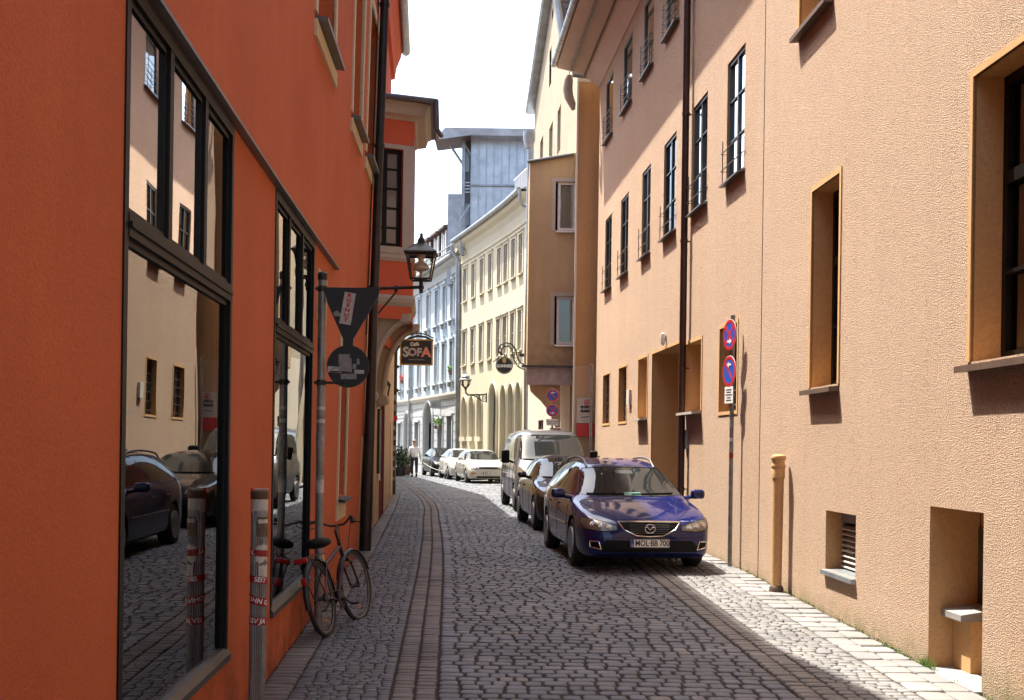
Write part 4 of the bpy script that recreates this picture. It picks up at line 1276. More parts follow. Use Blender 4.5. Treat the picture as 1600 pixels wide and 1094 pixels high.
mb.add(vs, [(i, (i + 1) % 6, 6 + (i + 1) % 6, 6 + i) for i in range(6)] + [tuple(range(6)), tuple(range(6, 12))]); mb.build('verge_roof', 'zinc', GH)
q = MB(); pa = WG.pt(WG.len - .3, 0, -1.1); zc = P(838, 158, pa.y).z
q.box((pa.x + .15, pa.y, zc - 1.2), (.5, .7, 2.4)); q.build('chimney', 'plaster_white', GH)
# tiled roof slope seen above the gutter
q = MB(); rt = [P(869, 0, 36), P(882, 58, 36), P(905, 40, 36), P(925, -60, 36), P(868, -60, 36)]
th = Vector((.3, 1.2, .0))
nrt = len(rt)
q.add(rt + [v + th for v in rt], [tuple(range(nrt)), tuple(range(nrt, 2 * nrt))] + [(i, (i + 1) % nrt, nrt + (i + 1) % nrt, nrt + i) for i in range(nrt)])
for i in range(1, 9):
    for j in range(7):
        c = P(880 + j * 6 - i * 0.5, 40 - i * 10, 35.97); q.box(c, (.06, .05, .12))
q.build('tiled_roof', 'roof_tile', GH)
q = MB(); q.tube([P(866, -30, 35.9), P(880, 60, 35.9)], .12, 8); q.build('ridge_flashing', 'zinc', GH)

# oriel house (brown bay over a passage)
Yb = 33.0
bL, bR = P(826, 400, Yb).x, P(893.5, 400, Yb).x
BH = thing('bay_house', 'brown plastered bay with two white-framed windows over the passage', 'building', ((bL + bR) / 2, Yb, 0))
zb0_ = P(860, 573, Yb).z; ztl = P(830, 250, Yb).z; ztr = P(893, 238, Yb).z
WBy = Wall([(bL, Yb), (bR + .12, Yb)], 1)
wins = []
for ua, ub, vt, vb in ((868, 900, 284, 360), (866, 900, 463, 538)):
    a = WBy.s_at(ua, (vt + vb) / 2); wins.append((a, min(WBy.len - .02, a + .72), P(870, vb, Yb).z, P(870, vt, Yb).z, .10))
mb = MB(); tf = lambda s: ztl + (ztr - ztl) * s / WBy.len
WBy.face(mb, 0, WBy.len, zb0_, ztl - .3, wins); WBy.face(mb, 0, WBy.len, ztl - .3, ztl, [], topf=tf)
xw = 1.72
mb.quad((bL, Yb, zb0_), (bL, Yb + 2.8, zb0_), (bL, Yb + 2.8, ztl), (bL, Yb, ztl))
mb.quad((bL, Yb + 2.8, zb0_), (xw, Yb + 2.8, zb0_), (xw, Yb + 2.8, ztr), (bL, Yb + 2.8, ztl))
mb.quad((bL, Yb, zb0_), (xw, Yb, zb0_), (xw, Yb + 2.8, zb0_), (bL, Yb + 2.8, zb0_))
mb.quad((bL, Yb, ztl), (bL + WBy.len, Yb, ztr), (bL + WBy.len, Yb + 2.8, ztr), (bL, Yb + 2.8, ztl))
mb.build('bay_wall', 'plaster_brown', BH)
for i, (a, b, c, e, dp) in enumerate(wins):
    o = window(WBy, BH, a + .06, b, c, e, dp, 'frame_white', 'clear_glass' if i == 0 else 'pane_dark', fw=.07, cols=1, rows=1, sill=(.08, .03), sill_mat='frame_white', curtain='full' if i == 0 else None, room=i == 0)
    q = MB(); WBy.box(q, a - .10, a, c - .02, e + .10, -.02, .015); WBy.box(q, a, b, e, e + .1, -.02, .015); q.build('surround', 'stone_trim', o)
q = MB(); q.box(((bL + bR) / 2 + .1, Yb - .04, zb0_ + .0), (bR - bL + .5, .25, .05)); q.build('ledge', 'slate', BH)
zbm = P(850, 600, Yb).z
q = MB(); q.box(((bL + bR) / 2, Yb + .12, (zb0_ + zbm) / 2 - .02), (bR - bL + .04, .3, zb0_ - zbm)); q.build('beam', 'grey_pink', BH)
q = MB(); q.tube([P(824, 253, Yb - .05), P(897, 241, Yb - .05)], .045, 8); q.build('top_flashing', 'frame_grey', BH)
# bracket wall under the bay with curved left edge
q = MB(); pts = [(874, 600), (874, 700)]
cv = [(868, 668), (861, 650), (853, 636), (845, 626), (836, 618), (829, 611), (827, 600)]
pl = [P(u, v, Yb + .3) for u, v in [(875, 600), (875, 668)] + cv[0:]]
q.prism([(p.x, p.z) for p in pl], (0, Yb + .3, 0), (1, 0, 0), (0, 0, 1), (0, 1, 0), .3); q.build('bracket_wall', 'plaster_peach', BH)
q = MB(); a0, a1_ = P(853, 690, Yb + .31).x, P(876, 690, Yb + .31).x
q.box(((a0 + a1_) / 2 + .05, Yb + .45, 1.0), (a1_ - a0 - .1, .28, 2.2)); q.build('support', 'plaster_peach', BH)
# white wall inside the passage
Wp = Wall([(.50, 39.5), (1.62, 34.3)], 1)
mb = MB(); wa, wb_ = Wp.s_at(841, 660), Wp.s_at(849, 660); wc, wd = .9, 2.4
Wp.face(mb, 0, Wp.len, -.2, 4.3, [(wa, wb_, wc, wd, .08)]); mb.quad((Wp.pt(0, -.2, 0)), Wp.pt(0, -.2, -.4), Wp.pt(0, 4.3, -.4), Wp.pt(0, 4.3, 0)); mb.quad(Wp.pt(0, -.2, -.4), Wp.pt(Wp.len, -.2, -.4), Wp.pt(Wp.len, 4.3, -.4), Wp.pt(0, 4.3, -.4))
mb.build('passage_wall', 'plaster_white', BH)
window(Wp, BH, wa, wb_, wc, wd, .08, 'brown_wood', 'pane_far', fw=.05, cols=2, rows=2)
# grey rain pipe between the yellow house and the bay
q = MB(); yz = 47.6
q.tube([P(812, 296, yz), P(812, 312, yz), P(818, 322, yz), P(824, 322, yz)], .07, 8)
q.build('gutter_outlet', 'zinc', GH)
q = MB(); q.tube([P(828, 228, 40), P(826.5, 300, 40), P(826, 400, 40), P(822.5, 560, 40), P(822, 720, 40)], .085, 10)
q.build('rain_pipe', 'zinc', GH)
q = MB(); q.lathe([(.12, -.3), (.2, .0), (.2, .25), (.12, .25)], P(827, 218, 40), 10); q.build('hopper', 'zinc', GH)

# ======== yellow house (curved front)
YH = thing('yellow_house', 'curved pale yellow house front with two rows of windows and arches', 'building', (-.8, 54, 0))
yopt, ywin = [], []
ZE = 11.55
rowT = [727, 739.8, 753, 766, 780, 790.3, 802, 813.6]
def zW(v, u): return WY.px(u, v)[1]
for x in rowT:
    for vt, vb in (('t', 0), ('m', 0)):
        hw = .36
        s = WY.s_at(x, 450)
        if vt == 't': z0_, z1_ = 8.72, 10.35
        else: z0_, z1_ = 5.55, 7.2
        yopt.append((s - hw, s + hw, z0_, z1_, .09)); ywin.append((s - hw, s + hw, z0_, z1_))
gar = []
for x, vb in ((725.8, 1), (737.5, 1), (750, 1)):
    s = WY.s_at(x, 650); gar.append((s - .42, s + .42, 2.0, 3.9, 1))
for x in (787, 798.5, 810.5):
    s = WY.s_at(x, 650); gar.append((s - .42, s + .42, .6, 4.15, 1))
s = WY.s_at(771.5, 650); gar.append((s - .62, s + .62, 0, 4.3, 2))
for a, b, c, e, k in gar: yopt.append((a, b, c, e, .16))
mb = MB(); WY.face(mb, 0, WY.len, -.2, ZE, yopt, 0, 0)
WY.shell(mb, 0, WY.len, -.2, ZE, 7)
# arch corners
for a, b, c, e, k in gar:
    r = (b - a) / 2; sp = e - r * 1.25; n = 7
    for sg in (-1, 1):
        corner = (a if sg < 0 else b)
        prev = None; cx = (a + b) / 2
        fr = []
        for i in range(n + 1):
            t = i / n * math.pi / 2
            fr.append((cx + sg * r * math.cos(t), sp + (e - sp) * math.sin(t)))
        for dq in (0.0,):
            vs = [WY.pt(corner, e, dq)] + [WY.pt(x, z, dq) for x, z in fr]
            mb.add(vs, [(0, i, i + 1) for i in range(1, n + 1)])
        for (x0, z0_), (x1, z1_) in zip(fr, fr[1:]):
            mb.quad(WY.pt(x0, z0_, 0), WY.pt(x1, z1_, 0), WY.pt(x1, z1_, -.16), WY.pt(x0, z0_, -.16))
mb.build('wall', 'plaster_yellow', YH)
for a, b, c, e in ywin:
    o = window(WY, YH, a, b, c, e, .09, 'frame_grey' if False else 'stone_trim', 'pane_far', fw=.07, cols=2, rows=2, sill=(.12, .06), sill_mat='yellow_trim', thick=.05)
    q = MB(); sw = .11
    WY.box(q, a - sw, a, c, e + sw, -.02, .035); WY.box(q, b, b + sw, c, e + sw, -.02, .035); WY.box(q, a, b, e, e + sw, -.02, .035)
    WY.box(q, a - sw - .04, b + sw + .04, e + sw, e + sw + .06, -.02, .08)
    q.build('surround', 'yellow_trim', o)
for a, b, c, e, k in gar:
    q = MB(); WY.box(q, a, b, c, e, -.20, -.15)
    if k == 2:
        o = q.build('door', 'door_dark', YH)
        q = MB(); WY.box(q, a + .15, b - .1, .1, 2.6, -.15, -.11); q.build('door_leaf', 'door_dark', o)
    else:
        o = q.build('arched_window', 'pane_far', YH)
        q = MB(); cx = (a + b) / 2
        WY.box(q, cx - .03, cx + .03, c, e, -.15, -.12)
        for j in range(1, 5): WY.box(q, a, b, c + (e - c) * j / 5 - .02, c + (e - c) * j / 5 + .02, -.15, -.125)
        q.build('frame', 'stone_trim', o)
    # archivolt
    r = (b - a) / 2 + .09; cx = (a + b) / 2; sp = e - (b - a) / 2 * 1.25; q = MB()
    path = [WY.pt(cx - r, c, .02)] + [WY.pt(cx - r * math.cos(t * math.pi / 12), sp + (e + .09 - sp) * math.sin(t * math.pi / 12), .02) for t in range(0, 13)] + [WY.pt(cx + r, c, .02)]
    q.tube(path, .05 if k == 1 else .09, 6); q.build('surround', 'yellow_trim', o)
    if k == 1 and c > 1:
        q = MB(); WY.box(q, a - .12, b + .12, c - .22, c, -.02, .14); q.build('sill', 'yellow_trim', o)
q = MB(); WY.sweep(q, 0, WY.len, [(-.02, ZE - .9), (.05, ZE - .88), (.05, ZE - .78), (.02, ZE - .74), (.06, ZE - .4), (.18, ZE - .15), (.34, ZE - .02), (.40, ZE + .1), (.40, ZE + .2), (-.02, ZE + .25)], step=.5); q.build('cornice', 'yellow_trim', YH)
q = MB(); q.tube([WY.pt(WY.len * i / 40, ZE + .26, .5) for i in range(41)], .11, 10); q.build('gutter', 'zinc', YH)
q = MB(); WY.sweep(q, 0, WY.len, [(.42, ZE + .3), (-2.6, ZE + 1.7), (-6, ZE + 1.8), (-6, ZE + .1)], step=1); q.build('roof', 'zinc', YH)
# faded lettering strokes beneath the hanging sign are part of the wall; grey-green pipe at the far corner
q = MB(); q.tube([P(706, 383, 61.3), P(707, 393, 61.3), P(715, 404, 61.3), P(717, 412, 61.3), P(717.5, 500, 61.3), P(716, 700, 61.3)], .09, 8)
q.build('rain_pipe', 'zinc', YH)
q = MB(); q.tube([P(714, 400, 61.3), P(713, 715, 61.3)], .06, 8); q.build('cable_pipe', 'zinc', YH)
# low eave railing
q = MB()
for i in range(9):
    t = .2 + i * .28; q.tube([WY.pt(t, ZE + .3, .1), WY.pt(t, ZE + 1.25, .1)], .03, 6)
q.tube([WY.pt(.1, ZE + 1.2, .1), WY.pt(2.7, ZE + 1.2, .1)], .03, 6); q.build('railing', 'white_paint', YH)

# ======== zinc-clad penthouse
Yz = 60.0
zx0, zx1 = P(735, 300, Yz).x, P(830, 300, Yz).x
ZH = thing('roof_house', 'blue-grey zinc-clad rooftop house with overhanging roof above the yellow house', 'building', ((zx0 + zx1) / 2, Yz + 2, 11))
zz0, zz1 = 11.0, P(780, 216, Yz).z
q = MB(); q.box(((zx0 + zx1 + 1.2) / 2, Yz + 3, (zz0 + zz1) / 2), (zx1 - zx0 + 1.2, 6, zz1 - zz0)); cl = q.build('cladding', 'zinc_roof', ZH)
q = MB()
n = 8
for i in range(n + 1):
    x = zx0 + (zx1 - zx0) * i / n + .02; q.box((x, Yz - .03, (zz0 + zz1) / 2), (.035, .06, zz1 - zz0))
q.build('standing_seam', 'zinc_wall', cl)
q = MB(); zl_ = P(760, 290, Yz).z; q.box(((zx0 + zx1) / 2 - .4, Yz - .06, zl_), (zx1 - zx0 - .8, .14, .08)); q.build('flashing', 'zinc', ZH)
# left porch side: posts, windows
xl_ = P(722, 300, Yz).x
q = MB(); q.box((xl_ + .05, Yz + .1, (zz0 + zz1) / 2 + .0), (.16, .16, zz1 - zz0)); q.build('post', 'zinc', ZH)
q = MB(); q.box(((xl_ + zx0) / 2, Yz + .5, (zz0 + zz1) / 2), (zx0 - xl_, .1, zz1 - zz0)); bp_ = q.build('side_panel', 'frame_grey', ZH)
for za, zb in ((235, 268), (318, 352), (358, 376)):
    q = MB(); A0, A1 = P(727, zb, Yz + .3), P(733.5, za, Yz + .3); q.box(((A0.x + A1.x) / 2, Yz + .42, (A0.z + A1.z) / 2), (A1.x - A0.x, .06, A1.z - A0.z)); q.build('pane', 'pane_blue', bp_)
q = MB()
for v in (286, 291, 296, 301): a = P(726, v, Yz + .3); q.box((a.x + .12, Yz + .2, a.z), (.3, .06, .05))
q.build('louvre', 'white_paint', ZH)
q = MB(); q.tube([P(704, 228, Yz + .1), P(724, 258, Yz + .1)], .07, 6); q.tube([P(727, 228, Yz + .1), P(737, 243, Yz + .1)], .06, 6); q.build('brace', 'zinc', ZH)
e0 = P(680, 222, Yz - .5); e1 = P(830, 214, Yz - .5); hz = P(697, 203, Yz - .5).z
q = MB()
x0, x1 = e0.x, zx1 + 1.6; ze = P(700, 214, Yz - .5).z
zr_ = hz - ze
q.add([(x0, Yz - .9, e0.z), (x0 + .5, Yz - .95, hz), (x1, Yz - .95, hz), (x1, Yz - .9, ze), (zx0, Yz - .9, ze), (x0, Yz + 1.3, e0.z), (x0 + .5, Yz + 1.3, hz), (x1, Yz + 6.5, hz + .3), (x1, Yz + 6.5, ze), (zx0, Yz + 1.3, ze), (zx0, Yz + 6.5, ze), (zx0, Yz + 6.5, hz + .3)],
      [(0, 4, 3, 2, 1), (0, 1, 6, 5), (1, 2, 7, 11, 6), (3, 8, 7, 2), (4, 10, 8, 3)])
q.build('roof', 'zinc_wall', ZH)
q = MB(); q.add([(x0 + .04, Yz - .86, e0.z + .0), (zx0, Yz - .86, ze - .02), (zx0, Yz + 1.28, ze - .02), (x0 + .04, Yz + 1.28, e0.z + .0), (x0 + .04, Yz - .86, e0.z + .03), (zx0, Yz - .86, ze + .01), (zx0, Yz + 1.28, ze + .01), (x0 + .04, Yz + 1.28, e0.z + .03)], [(0, 1, 2, 3), (4, 5, 6, 7), (0, 1, 5, 4), (2, 3, 7, 6)]); q.build('soffit', 'brown_wood', ZH)
# balcony rail on the left
q = MB()
for i in range(6): 
    a = P(719 + i * 1.8, 395 - i * 4, Yz - .3); b = P(719 + i * 1.8, 344 - i * 4, Yz - .3); q.tube([a, b], .02, 5)
q.tube([P(719, 344, Yz - .3), P(735, 320, Yz - .3)], .03, 5); q.build('railing', 'zinc', ZH)

# grey firewall slab
q = MB(); a, b = P(700, 303, 63.5), P(724, 303, 63.5); c = P(700, 402, 63.5)
q.box(((a.x + b.x) / 2, 66.5, (a.z + 10) / 2), (b.x - a.x, 6, a.z - 10))
tagged(q.build('firewall', 'zinc_wall'), 'plain grey rendered firewall rising behind the pale blue house', 'wall')

# ======== blue house
BB = thing('blue_house', 'pale blue house with white window surrounds and arched grey ground floor', 'building', (-5.5, 71, 0))
ZEB = 11.0
bops, bw = [], []
for x in (628.5, 642.5, 655.6, 669, 682.5, 694.5, 706.5):
    s = WB.s_at(x, 520); hw = .42
    for z0_, z1_ in ((4.95, 7.0), (8.15, 10.1)):
        bops.append((s - hw, s + hw, z0_, z1_, .14)); bw.append((s - hw, s + hw, z0_, z1_, 'up'))
ground = []
for x, hw, z0_, z1_, k in ((625, .5, 1.2, 2.9, 'w'), (652, .55, 1.0, 2.9, 'w'), (688.5, .55, 1.2, 3.0, 'w'), (703, .6, .6, 3.1, 'w'), (637.5, .75, 0, 3.4, 'a'), (670, 1.05, 0, 3.9, 'A')):
    s = WB.s_at(x, 660); bops.append((s - hw, s + hw, z0_, z1_, .25)); ground.append((s - hw, s + hw, z0_, z1_, k))
mb = MB(); WB.face(mb, 0, WB.len, 4.1, ZEB, [o for o in bops if o[2] > 4.1], 0); WB.face(mb, 0, WB.len, -.2, 4.1, [o for o in bops if o[2] < 4.1], 1, 1)
WB.shell(mb, 0, WB.len, -.2, ZEB, 8)
for a, b, c, e, k in ground:
    if k == 'w': continue
    r = (b - a) / 2; sp = e - r; n = 8; cx = (a + b) / 2
    for sg in (-1, 1):
        fr = [(cx + sg * r * math.cos(i / n * math.pi / 2), sp + r * math.sin(i / n * math.pi / 2)) for i in range(n + 1)]
        mb.add([WB.pt(a if sg < 0 else b, e)] + [WB.pt(x, z) for x, z in fr], [(0, i, i + 1) for i in range(1, n + 1)], 1)
        for (x0, z0_), (x1, z1_) in zip(fr, fr[1:]): mb.quad(WB.pt(x0, z0_), WB.pt(x1, z1_), WB.pt(x1, z1_, -.6), WB.pt(x0, z0_, -.6), 1)
# rustication grooves
mb.build('wall', ['plaster_blue', 'stone_blue'], BB)
q = MB()
for j in range(1, 9):
    z = .46 * j
    segs = [(0, WB.len)]
    for a, b, c, e, k in ground:
        if c - .05 < z < e + .05:
            segs = [t for (p, r_) in segs for t in ((p, min(r_, a - .12)), (max(p, b + .12), r_)) if t[1] - t[0] > .05]
    for p, r_ in segs: WB.box(q, p, r_, z - .015, z + .015, -.01, .012)
q.build('groove', 'zinc', BB)
for a, b, c, e, k in bw:
    o = window(WB, BB, a, b, c, e, .14, 'frame_white', 'pane_blue', fw=.07, cols=2, rows=2)
    q = MB(); sw = .10
    WB.box(q, a - sw, a, c - .1, e + sw, -.02, .05); WB.box(q, b, b + sw, c - .1, e + sw, -.02, .05); WB.box(q, a, b, e, e + sw, -.02, .05)
    WB.box(q, a - sw - .06, b + sw + .06, e + sw, e + sw + .09, -.02, .12)
    cx = (a + b) / 2; WB.box(q, cx - .07, cx + .07, e + sw + .09, e + sw + .34, -.02, .10); WB.box(q, cx - .2, cx + .2, e + sw + .09, e + sw + .17, -.02, .11)
    q.build('surround', 'blue_trim', o)
    q = MB(); WB.box(q, a - .2, b + .2, c - .1, c, -.02, .2); WB.box(q, a - .12, a + .06, c - .32, c - .1, -.02, .12); WB.box(q, b - .06, b + .12, c - .32, c - .1, -.02, .12); q.build('sill', 'blue_trim', o)
for a, b, c, e, k in ground:
    q = MB()
    if k == 'w':
        o = window(WB, BB, a, b, c, e, .25, 'frame_grey', 'pane_far', fw=.08, cols=2, rows=2)
        q = MB(); WB.box(q, a - .15, b + .15, e, e + .12, -.02, .12); WB.box(q, a - .15, a, c, e, -.02, .05); WB.box(q, b, b + .15, c, e, -.02, .05); q.build('surround', 'blue_trim', o)
    else:
        WB.box(q, a, b, c, e, -.65, -.6); o = q.build('gate', 'door_dark', BB)
        r = (b - a) / 2 + .14; cx = (a + b) / 2; sp = e - (b - a) / 2; q = MB()
        q.tube([WB.pt(cx - r, 0, .03)] + [WB.pt(cx - r * math.cos(t * math.pi / 14), sp + r * math.sin(t * math.pi / 14), .03) for t in range(15)] + [WB.pt(cx + r, 0, .03)], .10, 6); q.build('arch', 'blue_trim', o)
q = MB(); WB.sweep(q, 0, WB.len, [(-.02, 4.0), (.08, 4.02), (.16, 4.2), (.16, 4.3), (-.02, 4.36)], step=1); q.build('string_course', 'stone_trim', BB)
q = MB(); WB.sweep(q, 0, WB.len, [(-.02, ZEB - .6), (.08, ZEB - .55), (.12, ZEB - .2), (.36, ZEB), (.4, ZEB + .16), (-.02, ZEB + .2)], step=1); q.build('cornice', 'stone_blue', BB)
q = MB(); q.tube([WB.pt(WB.len * i / 20, ZEB + .22, .48) for i in range(21)], .1, 8); q.build('gutter', 'zinc', BB)
q = MB(); WB.sweep(q, 0, WB.len, [(.3, ZEB + .25), (-1.0, ZEB + 2.3), (-7, ZEB + 2.6), (-7, ZEB)], step=1); q.build('roof', 'roof_tile', BB)
for x in (693, 681, 668):
    s = WB.s_at(x, 420); d = .1
    q = MB(); WB.box(q, s - .55, s + .55, ZEB + .5, ZEB + 2.3, -2.2, d - .15)
    dm = q.build('dormer', 'brown_wood', BB)
    q = MB(); WB.box(q, s - .38, s + .38, ZEB + .7, ZEB + 1.95, d - .16, d - .12); q.build('pane', 'pane_blue', dm)
    q = MB(); WB.box(q, s - .03, s + .03, ZEB + .7, ZEB + 1.95, d - .12, d - .09); WB.box(q, s - .55, s - .38, ZEB + .5, ZEB + 2.1, d - .15, d - .09); WB.box(q, s + .38, s + .55, ZEB + .5, ZEB + 2.1, d - .15, d - .09); q.build('frame', 'frame_white', dm)
    q = MB(); WB.sweep(q, s - .72, s + .72, [(d + .1, ZEB + 2.2), (d + .1, ZEB + 2.32), (-1, ZEB + 2.62), (-2.2, ZEB + 2.6), (-2.2, ZEB + 2.3)], step=3); q.build('roof', 'brown_wood', dm)
q = MB(); q.tube([WB.pt(.5, ZEB + .9, .2), WB.pt(WB.len, ZEB + .9, .2)], .04, 6); q.tube([WB.pt(.5, ZEB + .6, .2), WB.pt(WB.len, ZEB + .6, .2)], .04, 6); q.build('snow_rail', 'zinc', BB)
sB_ = WB.s_at(643.5, 600)
q = MB(); q.tube([WB.pt(sB_, 0, .14), WB.pt(sB_, ZEB, .14)], .09, 8); q.build('rain_pipe', 'zinc', BB)
q = MB(); q.tube([WB.pt(sB_ - .35, 4.3, .14), WB.pt(sB_ - .35, ZEB, .14)], .045, 6); q.build('cable_pipe', 'zinc', BB)
# ------------------------------------------------ street furniture
def disc(q, c, r, ux, uy, un, th, mi=0, n=32, r0=0.0):
    c = Vector(c)
    if r0 == 0:
        return q.prism([(r * math.cos(2 * math.pi * i / n), r * math.sin(2 * math.pi * i / n)) for i in range(n)], c, ux, uy, un, th, mi)
    for i in range(n):
        a, b = 2 * math.pi * i / n, 2 * math.pi * (i + 1) / n
        q.prism([(r0 * math.cos(a), r0 * math.sin(a)), (r * math.cos(a), r * math.sin(a)), (r * math.cos(b), r * math.sin(b)), (r0 * math.cos(b), r0 * math.sin(b))], c, ux, uy, un, th, mi)
    return q

def nostop(name, par, c, r, ux, uy, un, kind, arrow):
    q = MB(); disc(q, c, r, ux, uy, un, .003, 0); o = q.build(name, 'white_paint', par)
    q = MB(); c1 = Vector(c) + Vector(un) * .0035
    disc(q, c1, r * .80, ux, uy, un, .001, 0)
    b = q.build('blue_field', 'sign_blue', o)
    q = MB(); c2 = Vector(c) + Vector(un) * .0055
    disc(q, c2, r * .97, ux, uy, un, .001, 0, r0=r * .78)
    for sg in ((1,) if kind == 'park' else (1, -1)):
        a = R(-45 * sg); u2 = Vector(ux) * math.cos(a) + Vector(uy) * math.sin(a); v2 = -Vector(ux) * math.sin(a) + Vector(uy) * math.cos(a)
        q.prism([(-r * .8, -r * .085), (r * .8, -r * .085), (r * .8, r * .085), (-r * .8, r * .085)], c2, u2, v2, un, .001 + .0002 * sg)
    q.build('red_ring', 'sign_red', o)
    q = MB(); c3 = Vector(c) + Vector(un) * .0075; s = arrow; oy = r * .42 if kind == 'park' else -r * .42
    q.prism([(-.32 * r * s, oy), (-.02 * r * s, oy + .2 * r), (-.02 * r * s, oy + .07 * r), (.3 * r * s, oy + .07 * r), (.3 * r * s, oy - .07 * r), (-.02 * r * s, oy - .07 * r), (-.02 * r * s, oy - .2 * r)][::1 if s > 0 else -1], c3, ux, uy, un, .001)
    q.build('arrow', 'white_paint', o)
    return o

# near no-parking post by the orange wall
yP = 16.7
base = P(1140, 886, yP); base.z = zg(yP)
top = P(1144, 496, yP)
NP = thing('parking_sign', 'tall thin post with two round no-stopping signs leaning by the sunlit orange wall', 'road sign', (base.x, base.y, base.z))
q = MB(); q.tube([base - Vector((0, 0, .05)), Vector((base.x, base.y, top.z))], .030, 12); q.lathe([(.033, 0), (.033, .03), (0, .045)], (base.x, base.y, top.z), 12)
q.build('post', 'steel_post', NP)
rd = R(-62)          # the plates face across the street, seen obliquely
ux = Vector((math.cos(rd), math.sin(rd), 0)); un = Vector((math.sin(rd), -math.cos(rd), 0)) * 1.0
ux = Vector((0.40, 0.917, 0)); ux = Vector((.26, -.966, 0)).normalized(); un = Vector((-.966, -.26, 0)).normalized(); uz = Vector((0, 0, 1))
c1_ = P(1136, 523, yP - .03); c2_ = P(1138.5, 580, yP - .03); c3_ = P(1136, 617, yP - .03)
cc = lambda p: Vector((base.x, base.y, p.z)) + un * .045
nostop('upper_plate', NP, cc(c1_), .215, ux, uz, un, 'stop', -1)
nostop('lower_plate', NP, cc(c2_), .215, ux, uz, un, 'park', 1)
q = MB(); q.prism([(-.13, -.115), (.13, -.115), (.13, .115), (-.13, .115)], cc(c3_), ux, uz, un, .004); sp_ = q.build('supplementary_plate', 'white_paint', NP)
q = MB()
for i, (w_, zz) in enumerate(((.09, .07), (.07, .035), (.10, 0.0), (.06, -.04), (.08, -.075))):
    q.prism([(-w_, zz - .008), (w_, zz - .008), (w_, zz + .008), (-w_, zz + .008)], cc(c3_) + un * .0045, ux, uz, un, .001)
q.build('small_print', 'ink_black', sp_)
q = MB()
for v0_, v1_, k in ((655, 668, 0), (684, 690, 2), (700, 706, 0), (708, 716, 1)):
    a, b = P(1140, v1_, yP).z, P(1140, v0_, yP).z; q.tube([(base.x, base.y, a), (base.x, base.y, b)], .0315, 12, mi=k, cap=False)
q.build('sticker', ['sticker_grey', 'band_red', 'sticker_white'], NP)
q = MB()
for z in (c1_.z, c2_.z, c3_.z): q.tube([(base.x, base.y, z - .02), (base.x, base.y, z + .02)], .036, 12)
q.build('clamp', 'steel_post', NP)

# far pair of no-parking signs
yF = 31.4
b_ = P(861, 800, yF); b_.z = 0
FP = thing('parking_sign', 'far post with two round no-stopping signs in front of the peach bracket wall', 'road sign', b_)
q = MB(); q.tube([b_, Vector((b_.x, b_.y, P(863, 606, yF).z))], .030, 10); q.build('post', 'steel_post', FP)
ux2 = Vector((1, 0, 0)); un2 = Vector((0, -1, 0))
def cF(u, v): p = P(u, v, yF); return Vector((b_.x, yF - .045, p.z))
nostop('upper_plate', FP, cF(864, 618), .165, ux2, uz, un2, 'park', 1)
nostop('lower_plate', FP, cF(863, 641.5), .165, ux2, uz, un2, 'stop', -1)
q = MB(); q.prism([(-.155, -.085), (.155, -.085), (.155, .085), (-.155, .085)], cF(863, 660), ux2, uz, un2, .004); o = q.build('supplementary_plate', 'white_paint', FP)
text_mb('Feuerwehr', .075, cF(863, 658.5) + un2 * .004, ux2, uz, un2, .002, bold=.001).build('lettering', 'ink_black', o)
text_mb('Anfahrtszone', .055, cF(863, 662) + un2 * .004, ux2, uz, un2, .002).build('lettering', 'ink_black', o)

# theatre board on the pier and the bare pipe post next to it
q = MB(); pa, pb = P(901, 661, 31.8), P(926, 621.5, 31.8)
WPb = lambda q, x0, x1, z0, z1, y0, y1: q.box(((x0 + x1) / 2, (y0 + y1) / 2, (z0 + z1) / 2), (x1 - x0, y1 - y0, z1 - z0))
WPb(q, pa.x, pb.x, pa.z, pb.z, 31.84, 31.88); bd = q.build('theatre_sign', 'sticker_white'); tagged(bd, 'pale notice panel with red emblem on the brown pier above the van', 'sign')
q = MB(); disc(q, (pa.x + .27, 31.838, pb.z - .13), .085, ux2, uz, un2, .002, r0=.06); disc(q, (pa.x + .27, 31.838, pb.z - .13), .035, ux2, uz, un2, .002); q.build('emblem', 'ink_red', bd)
q = MB(); WPb(q, pa.x + .10, pb.x - .01, pb.z - .38, pb.z - .22, 31.83, 31.838); nb2 = q.build('name_field', 'ink_black', bd)
text_mb('KABARETT', .095, (pa.x + .26, 31.828, pb.z - .30), ux2, uz, un2, .002).build('lettering', 'white_paint', nb2)
q = MB(); q.prism([(-.13, -.008), (.13, .03), (.13, .045), (-.13, .007)], (pa.x + .24, 31.838, pb.z - .52), ux2, uz, un2, .002); q.build('handwriting', 'ink_black', bd)
q = MB(); WPb(q, pa.x, pb.x + .06, pa.z - .35, pa.z - .01, 31.82, 31.88); q.build('red_base', 'sign_red', bd)
q = MB(); pp = P(922.5, 700, 31.3); q.tube([(pp.x, pp.y, 0), (pp.x, pp.y, P(922, 572, 31.3).z)], .032, 10); q.lathe([(.045, 0), (.045, .04), (0, .05)], (pp.x, pp.y, P(922, 572, 31.3).z), 10)
tagged(q.build('pipe_post', 'steel_post'), 'thin bare grey post with rounded cap in front of the notice panel', 'post')

